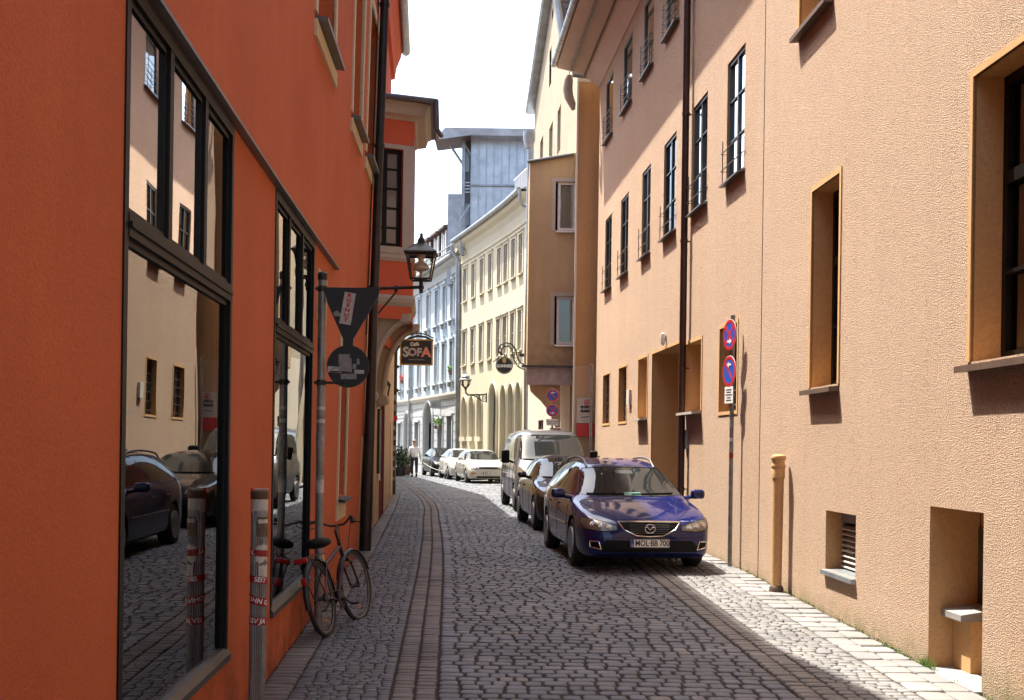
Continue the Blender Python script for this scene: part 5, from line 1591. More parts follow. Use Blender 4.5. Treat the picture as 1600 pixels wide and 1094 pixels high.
# fluted bollard plastered with stickers
yB_ = 7.6; xb = P(404, 900, yB_).x; zt_ = P(404, 766, yB_).z
BO = thing('bollard', 'fluted grey bollard covered in stickers beside the nearest shop window', 'bollard', (xb, yB_, zg(yB_)))
q = MB(); n = 48; prof = []
zs = [zg(yB_) - .05, zt_ - .05]
vs = []; fs = []
for z in zs:
    for k in range(n):
        a = 2 * math.pi * k / n; r = .052 if k % 2 else .0475
        vs.append((xb + r * math.cos(a), yB_ + r * math.sin(a), z))
for k in range(n): fs.append((k, (k + 1) % n, n + (k + 1) % n, n + k))
q.add(vs, fs, 0, False); q.build('shaft', 'steel_post', BO)
q = MB(); q.lathe([(.054, -.055), (.057, -.05), (.057, -.005), (.052, 0), (.0, .004)], (xb, yB_, zt_), 28); q.build('cap', 'sill_brown', BO)
q = MB(); q.lathe([(.012, 0), (.012, .006), (.006, .012), (0, .013)], (xb - .045, yB_, zt_ + .002), 10); q.build('reflector', 'ink_red', BO)
q = MB(); q.box((xb + .01, yB_, zt_ + .007), (.085, .03, .006)); q.build('label', 'sticker_white', BO)
def wrap(a0, a1, z0, z1, tilt=0.0, r=.0535, n=14, rag=0.0, seed=0):
    rr = random.Random(seed); vs = []; fs = []
    for i in range(n + 1):
        a = a0 + (a1 - a0) * i / n; dz = tilt * (i / n - .5)
        vs += [(xb + r * math.sin(a), yB_ - r * math.cos(a), z0 + dz + rr.uniform(-rag, rag)), (xb + r * math.sin(a), yB_ - r * math.cos(a), z1 + dz + rr.uniform(-rag, rag))]
    for i in range(n): fs.append((2 * i, 2 * i + 2, 2 * i + 3, 2 * i + 1))
    return vs, fs
def stk(name, mat, a0, a1, v0, v1, tilt=0, rag=0, seed=1, r=.0535):
    q = MB(); z0, z1 = P(404, v1, yB_).z, P(404, v0, yB_).z; q.add(*wrap(R(a0), R(a1), z0, z1, tilt, r=r, rag=rag, seed=seed)); return q.build(name, mat, BO)
stk('sticker', 'sticker_white', -80, 90, 776, 800, 0, .012, 3)
stk('sticker', 'sticker_grey', -20, 70, 797, 812, 0.01, .004, 4)
stk('sticker', 'sticker_brown', -5, 85, 807, 838, 0, .003, 5, .0545)
stk('sticker', 'sticker_white', 5, 80, 811, 817, 0, .001, 6, .0552)
stk('sticker', 'sticker_white', -10, 88, 850, 876, .01, .014, 7)
stk('sticker', 'sticker_white', 10, 88, 882, 900, 0, .010, 8, .0545)
for v0, v1, txt, tl, off in ((858, 868, 'AL', .02, -45), (899, 910, 'SEIT', .028, 20), (931, 944, 'JOHN G', .045, 0), (963, 975, 'SSV JA', .012, 0)):
    o = stk('red_band', 'band_red', -100, 110, v0, v1, -tl, .001, v0, .0550)
    zc = (P(404, v0, yB_).z + P(404, v1, yB_).z) / 2
    def mf(x, y, zc=zc, tl=tl, off=off):
        a = x / .0556 + R(off); return Vector((xb + .0558 * math.sin(a), yB_ - .0558 * math.cos(a), zc + y - tl * (a - R(5)) / R(210)))
    text_mb(txt, .043, (0, 0, 0), (1, 0, 0), uz, (0, -1, 0), mapf=mf, bold=.001, shear=.25).build('lettering', 'white_paint', o)

# sign post with funnel shaped board
yS = 11.2; xs_ = P(499, 800, yS).x
zt_ = P(500, 431, yS).z
SP = thing('sign_post', 'grey steel pole by the red wall carrying a black funnel-shaped sign board', 'sign', (xs_, yS, zg(yS)))
q = MB(); q.tube([(xs_, yS, zg(yS) - .05), (xs_, yS, zt_)], .038, 14); q.build('post', 'steel_post', SP)
q = MB(); q.lathe([(.042, -.04), (.045, -.03), (.045, .02), (.03, .035), (0, .04)], (xs_, yS, zt_), 14)
zbar = P(500, 451.5, yS).z; zlb = P(500, 598, yS).z
q.tube([(xs_ - .06, yS - .03, zbar), (P(590, 451, yS).x, yS - .03, zbar)], .013, 8); q.tube([(xs_ - .06, yS - .03, zlb), (P(540, 598, yS).x, yS - .03, zlb)], .012, 8)
for z in (zbar, zlb): q.tube([(xs_, yS, z - .025), (xs_, yS, z + .025)], .046, 14)
q.build('bracket', 'iron', SP)
def P2(u, v): p = P(u, v, yS); return (p.x, p.z)
fun = [P2(508, 451), P2(590, 450), P2(594, 454), P2(592, 464), P2(555, 527), P2(553, 530), P2(552, 548), P2(537, 548), P2(537, 530), P2(535, 526), P2(512, 473)]
q = MB(); q.prism(fun, (0, yS - .02, 0), (1, 0, 0), (0, 0, 1), (0, -1, 0), .022)
cc_ = P(544.5, 573, yS); disc(q, (cc_.x, yS - .022, cc_.z), .195, (1, 0, 0), (0, 0, 1), (0, -1, 0), .016, n=48)
bd = q.build('board', 'sign_black', SP)
def card(name, mat, poly, par, d=.047, th=.002):
    q = MB(); q.prism([P2(*p) for p in poly], (0, yS - d, 0), (1, 0, 0), (0, 0, 1), (0, -1, 0), th); return q.build(name, mat, par)
o = card('sticker', 'sticker_white', [(540, 457), (557, 460), (549, 509), (531, 506)], bd)
c = P(544, 483, yS); ang = R(-100)
for i, ch in enumerate('RGENUT'):
    cx, cz = P2(547.5 - i * 1.15, 463 + i * 7.6)
    text_mb(ch, .046, (cx - .002, yS - .0495, cz), (math.cos(R(-12)), 0, math.sin(R(-12))), (-math.sin(R(-12)), 0, math.cos(R(-12))), (0, -1, 0), .001, bold=.002, xs=1.35).build('lettering', 'ink_red', o)
card('sticker', 'sticker_grey', [(522, 489), (528, 486), (534, 492), (533, 495), (523, 495)], bd)
card('sticker', 'sticker_grey', [(530, 554), (548, 554), (548, 568), (530, 568)], bd, .042)
card('sticker', 'sticker_grey', [(531, 566), (550, 560), (551, 582), (531, 580)], bd, .0445)
o = card('sticker', 'sticker_white', [(513, 572.5), (534, 574), (534, 583), (513, 582)], bd, .0425)
q = MB()
for k in range(5): a = P2(521 + k * 2.4, 574 + abs(k - 2) * .8); q.prism([(a[0] - .004, a[1] - .012), (a[0] + .004, a[1] - .012), (a[0] + .003, a[1] + .008)], (0, yS - .0447, 0), (1, 0, 0), (0, 0, 1), (0, -1, 0), .001)
a = P2(517, 581); b2 = P2(533, 582); q.prism([(a[0], a[1] - .006), (b2[0], a[1] - .006), (b2[0], a[1] + .006), (a[0], a[1] + .006)], (0, yS - .0447, 0), (1, 0, 0), (0, 0, 1), (0, -1, 0), .001); q.build('drawing', 'ink_black', o)
card('sticker', 'sticker_grey', [(533.5, 584.5), (558, 584.5), (558, 593), (533.5, 593)], bd, .042)
card('sticker', 'sticker_grey', [(552, 569), (558, 569), (557, 577), (552, 577)], bd, .042)
card('sticker', 'sticker_grey', [(558, 561), (562, 561), (563, 570), (559, 570)], bd, .042)
o = card('sticker', 'sticker_white', [(555, 578), (570, 579), (569.5, 585), (554.5, 584)], bd, .042)
q = MB()
for v0, v1, k in ((635, 641, 0), (655, 661, 0), (676, 700, 1), (742, 750, 1), (748, 770, 0)):
    a, b = P(498, v1, yS).z, P(498, v0, yS).z; q.tube([(xs_, yS, a), (xs_, yS, b)], .0392, 14, mi=k, cap=False)
q.build('sticker', ['sticker_white', 'sticker_grey'], SP)

# wall lantern on its long arm
yL = 18.45
pw = P(592, 452, yL); pe = P(658, 449, yL)
WLn = thing('street_lantern', 'black four-sided gas lantern on a long iron arm from the rain pipe', 'lantern', (pe.x, yL, pe.z))
q = MB(); q.tube([Vector((pw.x - .28, yL, pw.z)), Vector((pe.x - .02, yL, pe.z))], .024, 10)
q.tube([P(585, 497, yL), P(620, 455, yL)], .014, 8)
q.tube([P(658, 458, yL), P(658, 435, yL)], .030, 10); q.lathe([(.04, -.02), (.045, .02), (.03, .05)], P(658, 450, yL), 10)
q.lathe([(.03, 0), (.045, .01), (.045, .05), (.03, .06)], P(620, 450.5, yL) - Vector((.04, 0, .0)), 10, axis='X')
q.build('arm', 'iron', WLn)
pc = P(657.5, 437, yL)
zb = pc.z; zt2 = P(657, 399, yL).z; hb, ht = .145, .205
q = MB()
def sq(h, z): return [Vector((pc.x + x * h, yL + y * h, z)) for x, y in ((-1, -1), (1, -1), (1, 1), (-1, 1))]
B, T = sq(hb, zb), sq(ht, zt2)
for i in range(4):
    q.tube([B[i], T[i]], .014, 6); q.tube([B[i], B[(i + 1) % 4]], .016, 6); q.tube([T[i], T[(i + 1) % 4]], .018, 6)
q.tube([B[0], B[2]], .012, 6); q.tube([B[1], B[3]], .012, 6)
q.build('frame', 'iron', WLn)
q = MB()
for i in range(4): q.quad(B[i], B[(i + 1) % 4], T[(i + 1) % 4], T[i])
q.build('pane', 'lantern_glass', WLn)
za = P(657, 396, yL).z; zm = P(657, 383, yL).z; zz_ = P(657, 372, yL).z
q = MB()
r1, r2, r3, r4, r5 = sq(.245, za - .02), sq(.245, za + .005), sq(.10, zm), sq(.06, zm + .02), sq(.045, zz_ - .02)
rings = [r1, r2, r3, r4, r5]; vs = [p for r in rings for p in r]; fs = []
for i in range(4):
    for k in range(4): fs.append((i * 4 + k, i * 4 + (k + 1) % 4, i * 4 + 4 + (k + 1) % 4, i * 4 + 4 + k))
fs.append((0, 1, 2, 3)); fs.append((16, 17, 18, 19))
q.add(vs, fs); q.lathe([(.05, 0), (.03, .03), (.02, .06), (.028, .08), (0, .10)], (pc.x, yL, zz_ - .02), 10); q.build('hood', 'iron', WLn)
q = MB(); q.lathe([(.02, .0), (.02, .07), (.035, .10), (.115, .13), (.125, .17), (.08, .23), (.045, .25), (.04, .29), (.07, .31), (.07, .36), (.0, .365)], (pc.x, yL, zb + .02), 18); q.build('burner', 'porcelain', WLn)

# black post and the hanging sign
yK = 38.5; xk = P(615, 700, yK).x
KP = thing('iron_post', 'thick black post on the left pavement beside the peach house', 'post', (xk, yK, 0))
q = MB(); q.tube([(xk, yK, -.05), (xk, yK, P(615, 521, yK).z)], [.085, .085], 12)
for v in (573, 610): z = P(615, v, yK).z; q.tube([(xk, yK, z - .05), (xk, yK, z + .05)], .13, 12); q.tube([(xk - .22, yK, z), (xk + .2, yK, z)], .02, 6)
q.build('shaft', 'pipe_dark', KP)
q = MB(); disc(q, (xk + .02, yK - .10, P(615, 653.5, yK).z), .10, ux2, uz, un2, .01); q.build('red_badge', 'sign_red', KP)
rnd2 = random.Random(4)
q = MB()
for i in range(9): q.box((xk + rnd2.uniform(-.02, .02), yK - .086, .5 + i * .32), (.12, .006, rnd2.uniform(.1, .2)))
q.build('sticker', 'sticker_grey', KP)
SS = thing('cafe_sign', 'black hanging cafe sign with wooden frame and pastel lettering on a curved bracket', 'sign', P(651, 530, yK))
q = MB(); x0, x1 = P(625, 550, yK).x, P(676.5, 550, yK).x; z1, z0 = P(650, 530, yK).z, P(650, 571, yK).z
cx, cz = (x0 + x1) / 2, (z0 + z1) / 2
q.box((cx, yK - .0, cz), (x1 - x0, .06, z1 - z0)); q.build('frame', 'gold', SS)
q = MB(); q.box((cx, yK - .0, cz), (x1 - x0 - .09, .075, z1 - z0 - .09)); fld = q.build('field', 'sign_black', SS)
o_ = Vector((cx, yK - .038, cz))
text_mb('Café', .15, o_ + Vector((-.06, 0, .25)), ux2, uz, un2, .004, bold=.006).build('lettering', 'cream_paint', SS)
for ch, dx, mt, sz in (('S', -.335, 'green_grey', .42), ('O', -.125, 'grey_pink', .33), ('F', .09, 'grey_pink', .33), ('A', .31, 'pink_paint', .42)):
    text_mb(ch, sz, o_ + Vector((dx, 0, -.01)), ux2, uz, un2, .004, bold=.016).build('lettering', mt, SS)
q = MB(); q.box(o_ + Vector((0, 0, -.24)), (.5, .004, .018)); q.build('underline', 'sticker_grey', SS)
q = MB(); pth = [P(617, 556, yK), P(621, 545, yK), P(630, 535, yK), P(641, 528, yK), P(653, 525, yK), P(666, 527, yK), P(677, 533, yK)]
q.tube(pth, .035, 8); q.tube([p + Vector((.0, .0, .09)) for p in pth[3:]], .02, 8)
for u in (632, 668): q.tube([P(u, 527, yK), P(u, 532, yK)], .012, 6)
q.tube([P(603, 526, yK), P(636, 526, yK)], .01, 6); q.build('bracket', 'iron', SS)

# small wall lamp on the peach wall
s_, z_ = WC.px(601, 611, .14); p = WC.pt(s_, z_, .15)
WLm = thing('wall_lamp', 'small black carriage lamp on the peach wall under the oriel', 'lamp', p)
q = MB()
def sq2(h, z): return [Vector((p.x + x * h, p.y + y * h, p.z + z)) for x, y in ((-1, -1), (1, -1), (1, 1), (-1, 1))]
B, T = sq2(.05, -.14), sq2(.09, .12)
for i in range(4): q.tube([B[i], T[i]], .010, 5); q.tube([B[i], B[(i + 1) % 4]], .012, 5); q.tube([T[i], T[(i + 1) % 4]], .014, 5)
q.tube([p + Vector((0, 0, .2)), WC.pt(s_, z_ + .2, -.02)], .014, 6); q.build('frame', 'iron', WLm)
q = MB(); r1, r2 = sq2(.12, .12), sq2(.03, .24); q.add(r1 + r2, [(0, 1, 2, 3), (4, 5, 6, 7)] + [(i, (i + 1) % 4, 4 + (i + 1) % 4, 4 + i) for i in range(4)]); q.build('hood', 'iron', WLm)
q = MB(); B, T = sq2(.045, -.13), sq2(.08, .11); q.add(B + T, [(0, 1, 2, 3)] + [(i, (i + 1) % 4, 4 + (i + 1) % 4, 4 + i) for i in range(4)]); q.build('pane', 'lantern_glass', WLm)

# round pub sign with wrought-iron scroll
yG = 47.3; pc = P(788, 571, yG); rG = P(801.5, 571, yG).x - pc.x
GS = thing('pub_sign', 'round black pub sign with white lettering hanging from a scrolled iron bracket', 'sign', pc)
q = MB(); q.lathe([(0, -.05), (rG * .96, -.05), (rG, -.03), (rG, .03), (rG * .96, .05), (0, .05)], pc, 36, axis='Y'); q.build('disc', 'sign_black', GS)
q = MB(); disc(q, pc + Vector((0, -.052, 0)), rG * .93, ux2, uz, un2, .004, r0=rG * .87, n=36); q.build('rim_line', 'sticker_grey', GS)
text_mb('GUINNESS', .155, pc + Vector((0, -.052, -.03)), ux2, uz, un2, .006, bold=.004, xs=.84).build('lettering', 'white_paint', GS)
q = MB(); q.prism([(-.07, .10), (.07, .10), (.065, .0), (.03, -.08), (-.035, -.08), (-.07, .0)], pc + Vector((0, -.052, .17)), ux2, uz, un2, .006); q.build('harp', 'gold', GS)
q = MB()
arc = [P(783.5, 555, yG), P(779.5, 548, yG), P(782, 540, yG), P(790, 536, yG), P(799, 538, yG), P(805, 546, yG), P(808, 557, yG), P(812, 566, yG), P(818, 569, yG), P(826, 571, yG)]
def cat(pts, n=6):
    out = []
    for i in range(len(pts) - 1):
        p0, p1, p2, p3 = pts[max(0, i - 1)], pts[i], pts[i + 1], pts[min(len(pts) - 1, i + 2)]
        for k in range(n):
            t = k / n; out.append(.5 * ((2 * p1) + (p2 - p0) * t + (2 * p0 - 5 * p1 + 4 * p2 - p3) * t * t + (-p0 + 3 * p1 - 3 * p2 + p3) * t ** 3))
    return out + [pts[-1]]
q.tube(cat(arc), .028, 6)
q.tube(cat([P(785, 555, yG), P(783.5, 549, yG), P(786, 543, yG), P(793, 541, yG), P(799, 545, yG), P(801, 554, yG), P(804, 564, yG), P(811, 574, yG), P(826, 580, yG)]), .022, 6)
for i in range(10):
    c = cat(arc)[4 + i * 5]; q.tube([c + Vector((.09 * math.cos(a * .9), 0, -.08 + .09 * math.sin(a * .9))) * 1.0 for a in range(8)], .013, 5)
q.tube([P(788, 553, yG), P(788, 558, yG)], .02, 6); q.tube([P(770, 566, yG), P(775, 562, yG), P(781, 557, yG)], .02, 6); q.box(P(818, 555, yG), (.3, .1, .12))
q.build('bracket', 'iron', GS)

# historic lamp on the yellow house
yA = 49.5; pl0 = P(727.5, 612, yA)
YL = thing('wall_lantern', 'pale green historic street lamp on a scrolled bracket at the yellow house', 'lamp', pl0)
q = MB(); q.tube([P(759.5, 616.5, yA + 1.5), P(731, 617, yA), P(728, 614, yA), P(727.5, 607, yA)], .035, 8)
q.tube(cat([P(759, 627, yA + 1.5), P(752, 626, yA + .9), P(744, 620, yA + .6), P(736, 618, yA + .2)]), .022, 6)
for c, r in ((P(752, 621, yA + 1), .09), (P(747, 620, yA + .8), .07), (P(756, 621.5, yA + 1.3), .07)): q.tube([c + Vector((r * math.cos(a * .9), 0, r * math.sin(a * .9))) for a in range(8)], .014, 5)
q.tube([P(760, 614, yA + 1.5), P(760, 629, yA + 1.5)], .03, 6); q.build('bracket', 'lamp_green', YL)
q = MB(); q.lathe([(.05, 0), (.06, .04), (.05, .08), (.09, .12)], P(727.5, 609, yA), 12)
for a in range(6): q.tube([P(727.5, 606, yA) + Vector((.07 * math.cos(a * 1.047), .07 * math.sin(a * 1.047), 0)), P(727.5, 600, yA) + Vector((.19 * math.cos(a * 1.047), .19 * math.sin(a * 1.047), 0)), P(727.5, 594.5, yA) + Vector((.2 * math.cos(a * 1.047), .2 * math.sin(a * 1.047), 0))], .014, 5)
q.build('cage', 'lamp_green', YL)
q = MB(); q.lathe([(.21, 0), (.27, .02), (.27, .05), (.17, .10), (.15, .16), (.19, .17), (.15, .22), (.05, .26), (.03, .31), (0, .32)], P(727.5, 595, yA), 16); q.build('hood', 'zinc', YL)
q = MB(); q.lathe([(.06, 0), (.15, .12), (.18, .28), (.17, .30)], P(727.5, 606, yA), 14); q.build('pane', 'lantern_glass', YL)

# hanging board on the blue house, flowers, planters
q = MB(); yb = 66.0; a, b = P(672, 638, yb), P(693, 627, yb); q.box(((a.x + b.x) / 2, yb, (a.z + b.z) / 2), (b.x - a.x, .06, b.z - a.z))
sg_ = q.build('projecting_sign', 'stone_blue'); tagged(sg_, 'pale projecting sign with a spiral above the arched gate of the blue house', 'sign')
q = MB(); c = Vector((a.x + .2, yb - .035, (a.z + b.z) / 2)); q.tube([c + Vector(((.03 + .012 * t) * math.cos(t * .8), 0, (.03 + .012 * t) * math.sin(t * .8))) for t in range(10)], .014, 5); q.build('spiral', 'frame_grey', sg_)
def leaves(q, c, r, n, sz, seed, flat=1.0, mi=0):
    rr = random.Random(seed)
    for i in range(n):
        d = Vector((rr.gauss(0, 1), rr.gauss(0, 1), rr.gauss(0, 1))).normalized() * (rr.random() ** .45) * r; d.z *= flat
        u = Vector((rr.gauss(0, 1), rr.gauss(0, 1), rr.gauss(0, 1))).normalized(); v = u.cross(Vector((rr.gauss(0, 1), rr.gauss(0, 1), rr.gauss(0, 1)))).normalized()
        p = Vector(c) + d; s = sz * rr.uniform(.6, 1.3); q.add([p - u * s, p + v * s * .5, p + u * s, p - v * s * .5], [(0, 1, 2, 3)], mi)
for i, (u, v, r, lab, sd_) in enumerate(((682.5, 659, .30, 'bright green plant hanging beside the arched gate of the blue house', 1), (690, 658, .32, 'bright green plant on the window of the blue house', 2), (705, 575, .22, 'small light green plant on an upper sill of the blue house', 3), (629, 590, .24, 'pink flowers on the far left upper sill of the blue house', 4))):
    yy = WB.pt(WB.s_at(u, v), 0, .3).y; c = P(u, v, yy - .05)
    H = thing('window_plant', lab, 'plant', c); q = MB(); leaves(q, c, r, 130, .06, sd_); q.build('foliage', 'flower_pink' if i == 3 else 'leaf_light', H)
    q = MB(); q.lathe([(.12, -.2), (.16, .0), (.14, .0)], c - Vector((0, 0, r * .7)), 10); q.build('pot', 'terracotta', H)
for i, (u, yy, h, lab) in enumerate(((621, 60.5, 1.15, 'tall dark leafy plant in a pot at the left edge of the far pavement'), (626.5, 61.5, .75, 'round dark planter with a clipped plant further left of the walking man'), (635, 63.5, 1.0, 'green potted shrub next to the walking man'))):
    c = P(u, 740, yy); c.z = 0
    H = thing('potted_plant', lab, 'plant', c); q = MB(); leaves(q, c + Vector((0, 0, .4 + h * .5)), .36, 260, .09, 20 + i, flat=h * .5 / .36); q.build('foliage', 'leaf', H)
    q = MB(); q.lathe([(.20, 0), (.26, .45), (.23, .45), (.2, .38), (0, .38)], c, 14); q.build('pot', 'ink_black' if i < 2 else 'terracotta', H)
    q = MB(); q.tube([c + Vector((0, 0, .3)), c + Vector((.02, 0, .4 + h * .5))], .02, 6); q.build('stem', 'brown_wood', H)
# ------------------------------------------------ vehicles
def interp(keys, y):
    if y <= keys[0][0]: return keys[0][1]
    for (a, va), (b, vb) in zip(keys, keys[1:]):
        if y <= b: return va + (vb - va) * (y - a) / (b - a)
    return keys[-1][1]

class Car:
    """body is one lofted, subdivided shell; x across (left side of the picture negative), y back from the nose, z up"""
    def __init__(s, name, label, pos_, heading, top, w, belt, wr, wb, bot, ys, paintm, drop=.05, arches=(), ra=.35, group=None, skirt=.985):
        s.root = thing(name, label, 'van' if 'van' in name else 'car', pos_, heading, group)
        V = []; F = []; n = 0; m = None
        s.belt = belt
        for y in ys:
            t, b, ww, r_, bb, zb = (interp(k, y) for k in (top, belt, w, wr, wb, bot))
            b = min(b, t - .02); r_ = min(r_, ww * .92); bb = min(bb, ww * .97)
            dr = min(drop, (t - b) * .5)
            h = b - zb
            half = [(0, t), (r_ * .55, t - dr * .12), (r_, t - dr * .75), ((r_ * .55 + bb * .45) + .012, (t - dr) * .55 + b * .45), (bb, b), (ww * .985, b - .14 * h), (ww, b - .38 * h), (ww * .993, b - .62 * h), (ww * skirt, b - .84 * h), (ww * .93, zb), (ww * .55, zb), (0, zb)]
            ring = half + [(-x, z) for x, z in half[-2:0:-1]]
            m = len(ring)
            V += [(x, y, z) for x, z in ring]
        L = len(ys)
        for i in range(L - 1):
            for k in range(m):
                F.append((i * m + k, i * m + (k + 1) % m, (i + 1) * m + (k + 1) % m, (i + 1) * m + k))
        F.append(tuple(range(m))); F.append(tuple((L - 1) * m + k for k in reversed(range(m))))
        me = bpy.data.meshes.new('body'); me.from_pydata(V, [], F)
        bm = bmesh.new(); bm.from_mesh(me); bmesh.ops.recalc_face_normals(bm, faces=bm.faces[:]); bm.to_mesh(me); bm.free()
        o = bpy.data.objects.new('body', me); COL.objects.link(o)
        md = o.modifiers.new('s', 'SUBSURF'); md.levels = 2; md.render_levels = 2
        bpy.context.view_layer.update()
        dg = bpy.context.evaluated_depsgraph_get()
        me0 = bpy.data.meshes.new_from_object(o.evaluated_get(dg))
        s.bvh = BVHTree.FromPolygons([v.co[:] for v in me0.vertices], [list(p.vertices) for p in me0.polygons])
        # wheel arches
        cu = []
        for (ay, az, ar) in arches:
            for sg in (-1, 1):
                q = MB(); q.lathe([(ar, -.18), (ar, .18)], (sg * .86, ay, az), 40, axis='X'); c = q.build('cut', [], None, local=True); cu.append(c)
                bo = o.modifiers.new('b', 'BOOLEAN'); bo.operation = 'DIFFERENCE'; bo.object = c; bo.solver = 'EXACT'
        bpy.context.view_layer.update(); dg = bpy.context.evaluated_depsgraph_get()
        me1 = bpy.data.meshes.new_from_object(o.evaluated_get(dg))
        bpy.data.objects.remove(o)
        for c in cu: bpy.data.objects.remove(c)
        me1.materials.clear(); me1.materials.append(MATS[paintm]); me1.materials.append(MATS['plastic_black'])
        for p in me1.polygons: p.use_smooth = True
        # inside of the arches is dark
        for p in me1.polygons:
            for (ay, az, ar) in arches:
                c = p.center
                if math.hypot(c.y - ay, c.z - az) < ar + .004 and abs(c.x) > .60: p.material_index = 1
        try: me1.set_sharp_from_angle(angle=R(50))
        except Exception: pass
        s.body = bpy.data.objects.new('body', me1); COL.objects.link(s.body); s.body.parent = s.root
        s.paint = paintm
    def hit(s, o, d):
        r = s.bvh.ray_cast(Vector(o), Vector(d)); return r[0], r[1]
    def proj(s, mode, a, b):
        """front: (x,z) ; left/right: (y,z); top: (x,y); rear"""
        if mode == 'front': return s.hit((a, -3, b), (0, 1, 0))
        if mode == 'top': return s.hit((a, b, 4), (0, 0, -1))
        if mode == 'left': return s.hit((-4, a, b), (1, 0, 0))
        if mode == 'right': return s.hit((4, a, b), (-1, 0, 0))
    def patch(s, name, mat, mode, poly, off=.004, res=.07, par=None, thick=0.0, build=True, mb=None, mi=0):
        bm = bmesh.new()
        bm.faces.new([bm.verts.new((a, b, 0)) for a, b in poly])
        a0, a1 = min(p[0] for p in poly), max(p[0] for p in poly); b0, b1 = min(p[1] for p in poly), max(p[1] for p in poly)
        for i in range(1, int((a1 - a0) / res) + 1):
            x = a0 + i * (a1 - a0) / (int((a1 - a0) / res) + 1)
            bmesh.ops.bisect_plane(bm, geom=bm.verts[:] + bm.edges[:] + bm.faces[:], plane_co=(x, 0, 0), plane_no=(1, 0, 0))
        for i in range(1, int((b1 - b0) / res) + 1):
            y = b0 + i * (b1 - b0) / (int((b1 - b0) / res) + 1)
            bmesh.ops.bisect_plane(bm, geom=bm.verts[:] + bm.edges[:] + bm.faces[:], plane_co=(0, y, 0), plane_no=(0, 1, 0))
        for v in bm.verts:
            p, nrm = s.proj(mode, v.co.x, v.co.y)
            if p is None:
                p = Vector((v.co.x, 0.3, v.co.y)) if mode == 'front' else Vector((0, v.co.x, v.co.y)); nrm = Vector((0, -1, 0))
            v.co = p + nrm * off
        q = mb or MB(); q.bm(bm, mi, True)
        return q.build(name, mat, par or s.root, local=True) if build else q
    def line(s, q, mode, pts, r=.004, off=.001, n=None, mi=0):
        out = []
        for (a, b), (c, d) in zip(pts, pts[1:]):
            k = max(2, int(math.hypot(c - a, d - b) / .06))
            for i in range(k + (1 if (c, d) == pts[-1] else 0)):
                t = i / k; p, nn = s.proj(mode, a + (c - a) * t, b + (d - b) * t)
                if p is not None: out.append(p + nn * off)
        if len(out) > 1: q.tube(out, r, 6, mi)
        return q
    def wheel(s, x, y, r, wd=.205, spokes=5, rim='rim_alloy'):
        sg = -1 if x < 0 else 1
        q = MB(); rr = r * .66
        q.lathe([(rr, -wd / 2 + .02), (r * .9, -wd / 2), (r * .985, -wd / 2 + .03), (r, 0), (r * .985, wd / 2 - .03), (r * .9, wd / 2), (rr, wd / 2 - .015), (rr, -wd / 2 + .02)], (x, y, r), 36, axis='X')
        t = q.build('wheel', 'rubber', s.root, local=True)
        q = MB(); fx = x + sg * (wd / 2 - .02)
        q.lathe([(rr * 1.0, -.03), (rr * 1.0, .012), (rr * .93, .012), (rr * .90, -.03)], (fx, y, r), 36, axis='X')
        for k in range(spokes):
            a = 2 * math.pi * k / spokes + .3; u = Vector((0, math.cos(a), math.sin(a))); v = Vector((0, -math.sin(a), math.cos(a)))
            c = Vector((fx, y, r)); un_ = Vector((sg, 0, 0))
            q.prism([(.03, -.030), (rr * .95, -.045), (rr * .95, .045), (.03, .030)], c - un_ * .022, u, v, un_, .028)
        q.lathe([(.07, -.02), (.07, .008), (.05, .016), (0, .018)] if sg > 0 else [(.07, .02), (.07, -.008), (.05, -.016), (0, -.018)], (fx, y, r), 20, axis='X')
        q.build('rim', rim, t, local=True)
        q = MB(); q.lathe([(rr * .9, 0), (rr * .9, .01), (0, .01)], (fx - sg * .06, y, r), 24, axis='X'); q.build('brake_disc', 'plastic_black', t, local=True)
    def mirror(s, x, y, z, mat=None, sx=.20, sz=.135):
        sg = -1 if x < 0 else 1
        q = MB(); q.bbox((x, y, z), (sx, .12, sz), .045, seg=3)
        q.tube([(x - sg * sx * .4, y + .01, z - sz * .3), (x - sg * (sx * .5 + .10), y + .03, z - sz * .45)], .028, 8)
        o = q.build('wing_mirror', mat or s.paint, s.root, local=True)
        q = MB(); q.bbox((x, y + .062, z), (sx * .84, .01, sz * .8), .004); q.build('mirror_glass', 'chrome', o, local=True)
    def plate(s, x, z, txt, y=None, w=.52, h=.112):
        if y is None: y = min(s.proj('front', x + k, z + j)[0].y for k in (-.2, 0, .2) for j in (-.04, .04)) - .012
        q = MB(); q.box((x, y, z), (w, .014, h)); o = q.build('number_plate', 'plate_white', s.root, local=True)
        q = MB()
        for dz in (-1, 1): q.box((x, y - .008, z + dz * (h / 2 - .004)), (w, .004, .006))
        for dx in (-1, 1): q.box((x + dx * (w / 2 - .003), y - .0075, z), (.005, .004, h))
        q.build('rim', 'ink_black', o, local=True)
        q = MB(); q.box((x - w / 2 + .026, y - .008, z), (.044, .003, h - .014)); q.build('country_field', 'plate_blue', o, local=True)
        text_mb('D', .03, (x - w / 2 + .026, y - .010, z - .03), (1, 0, 0), (0, 0, 1), (0, -1, 0), .001).build('letter', 'white_paint', o, local=True)
        text_mb(txt, .103, (x + .028, y - .008, z), (1, 0, 0), (0, 0, 1), (0, -1, 0), .002, bold=.002, xs=.83).build('lettering', 'ink_black', o, local=True)
        return o
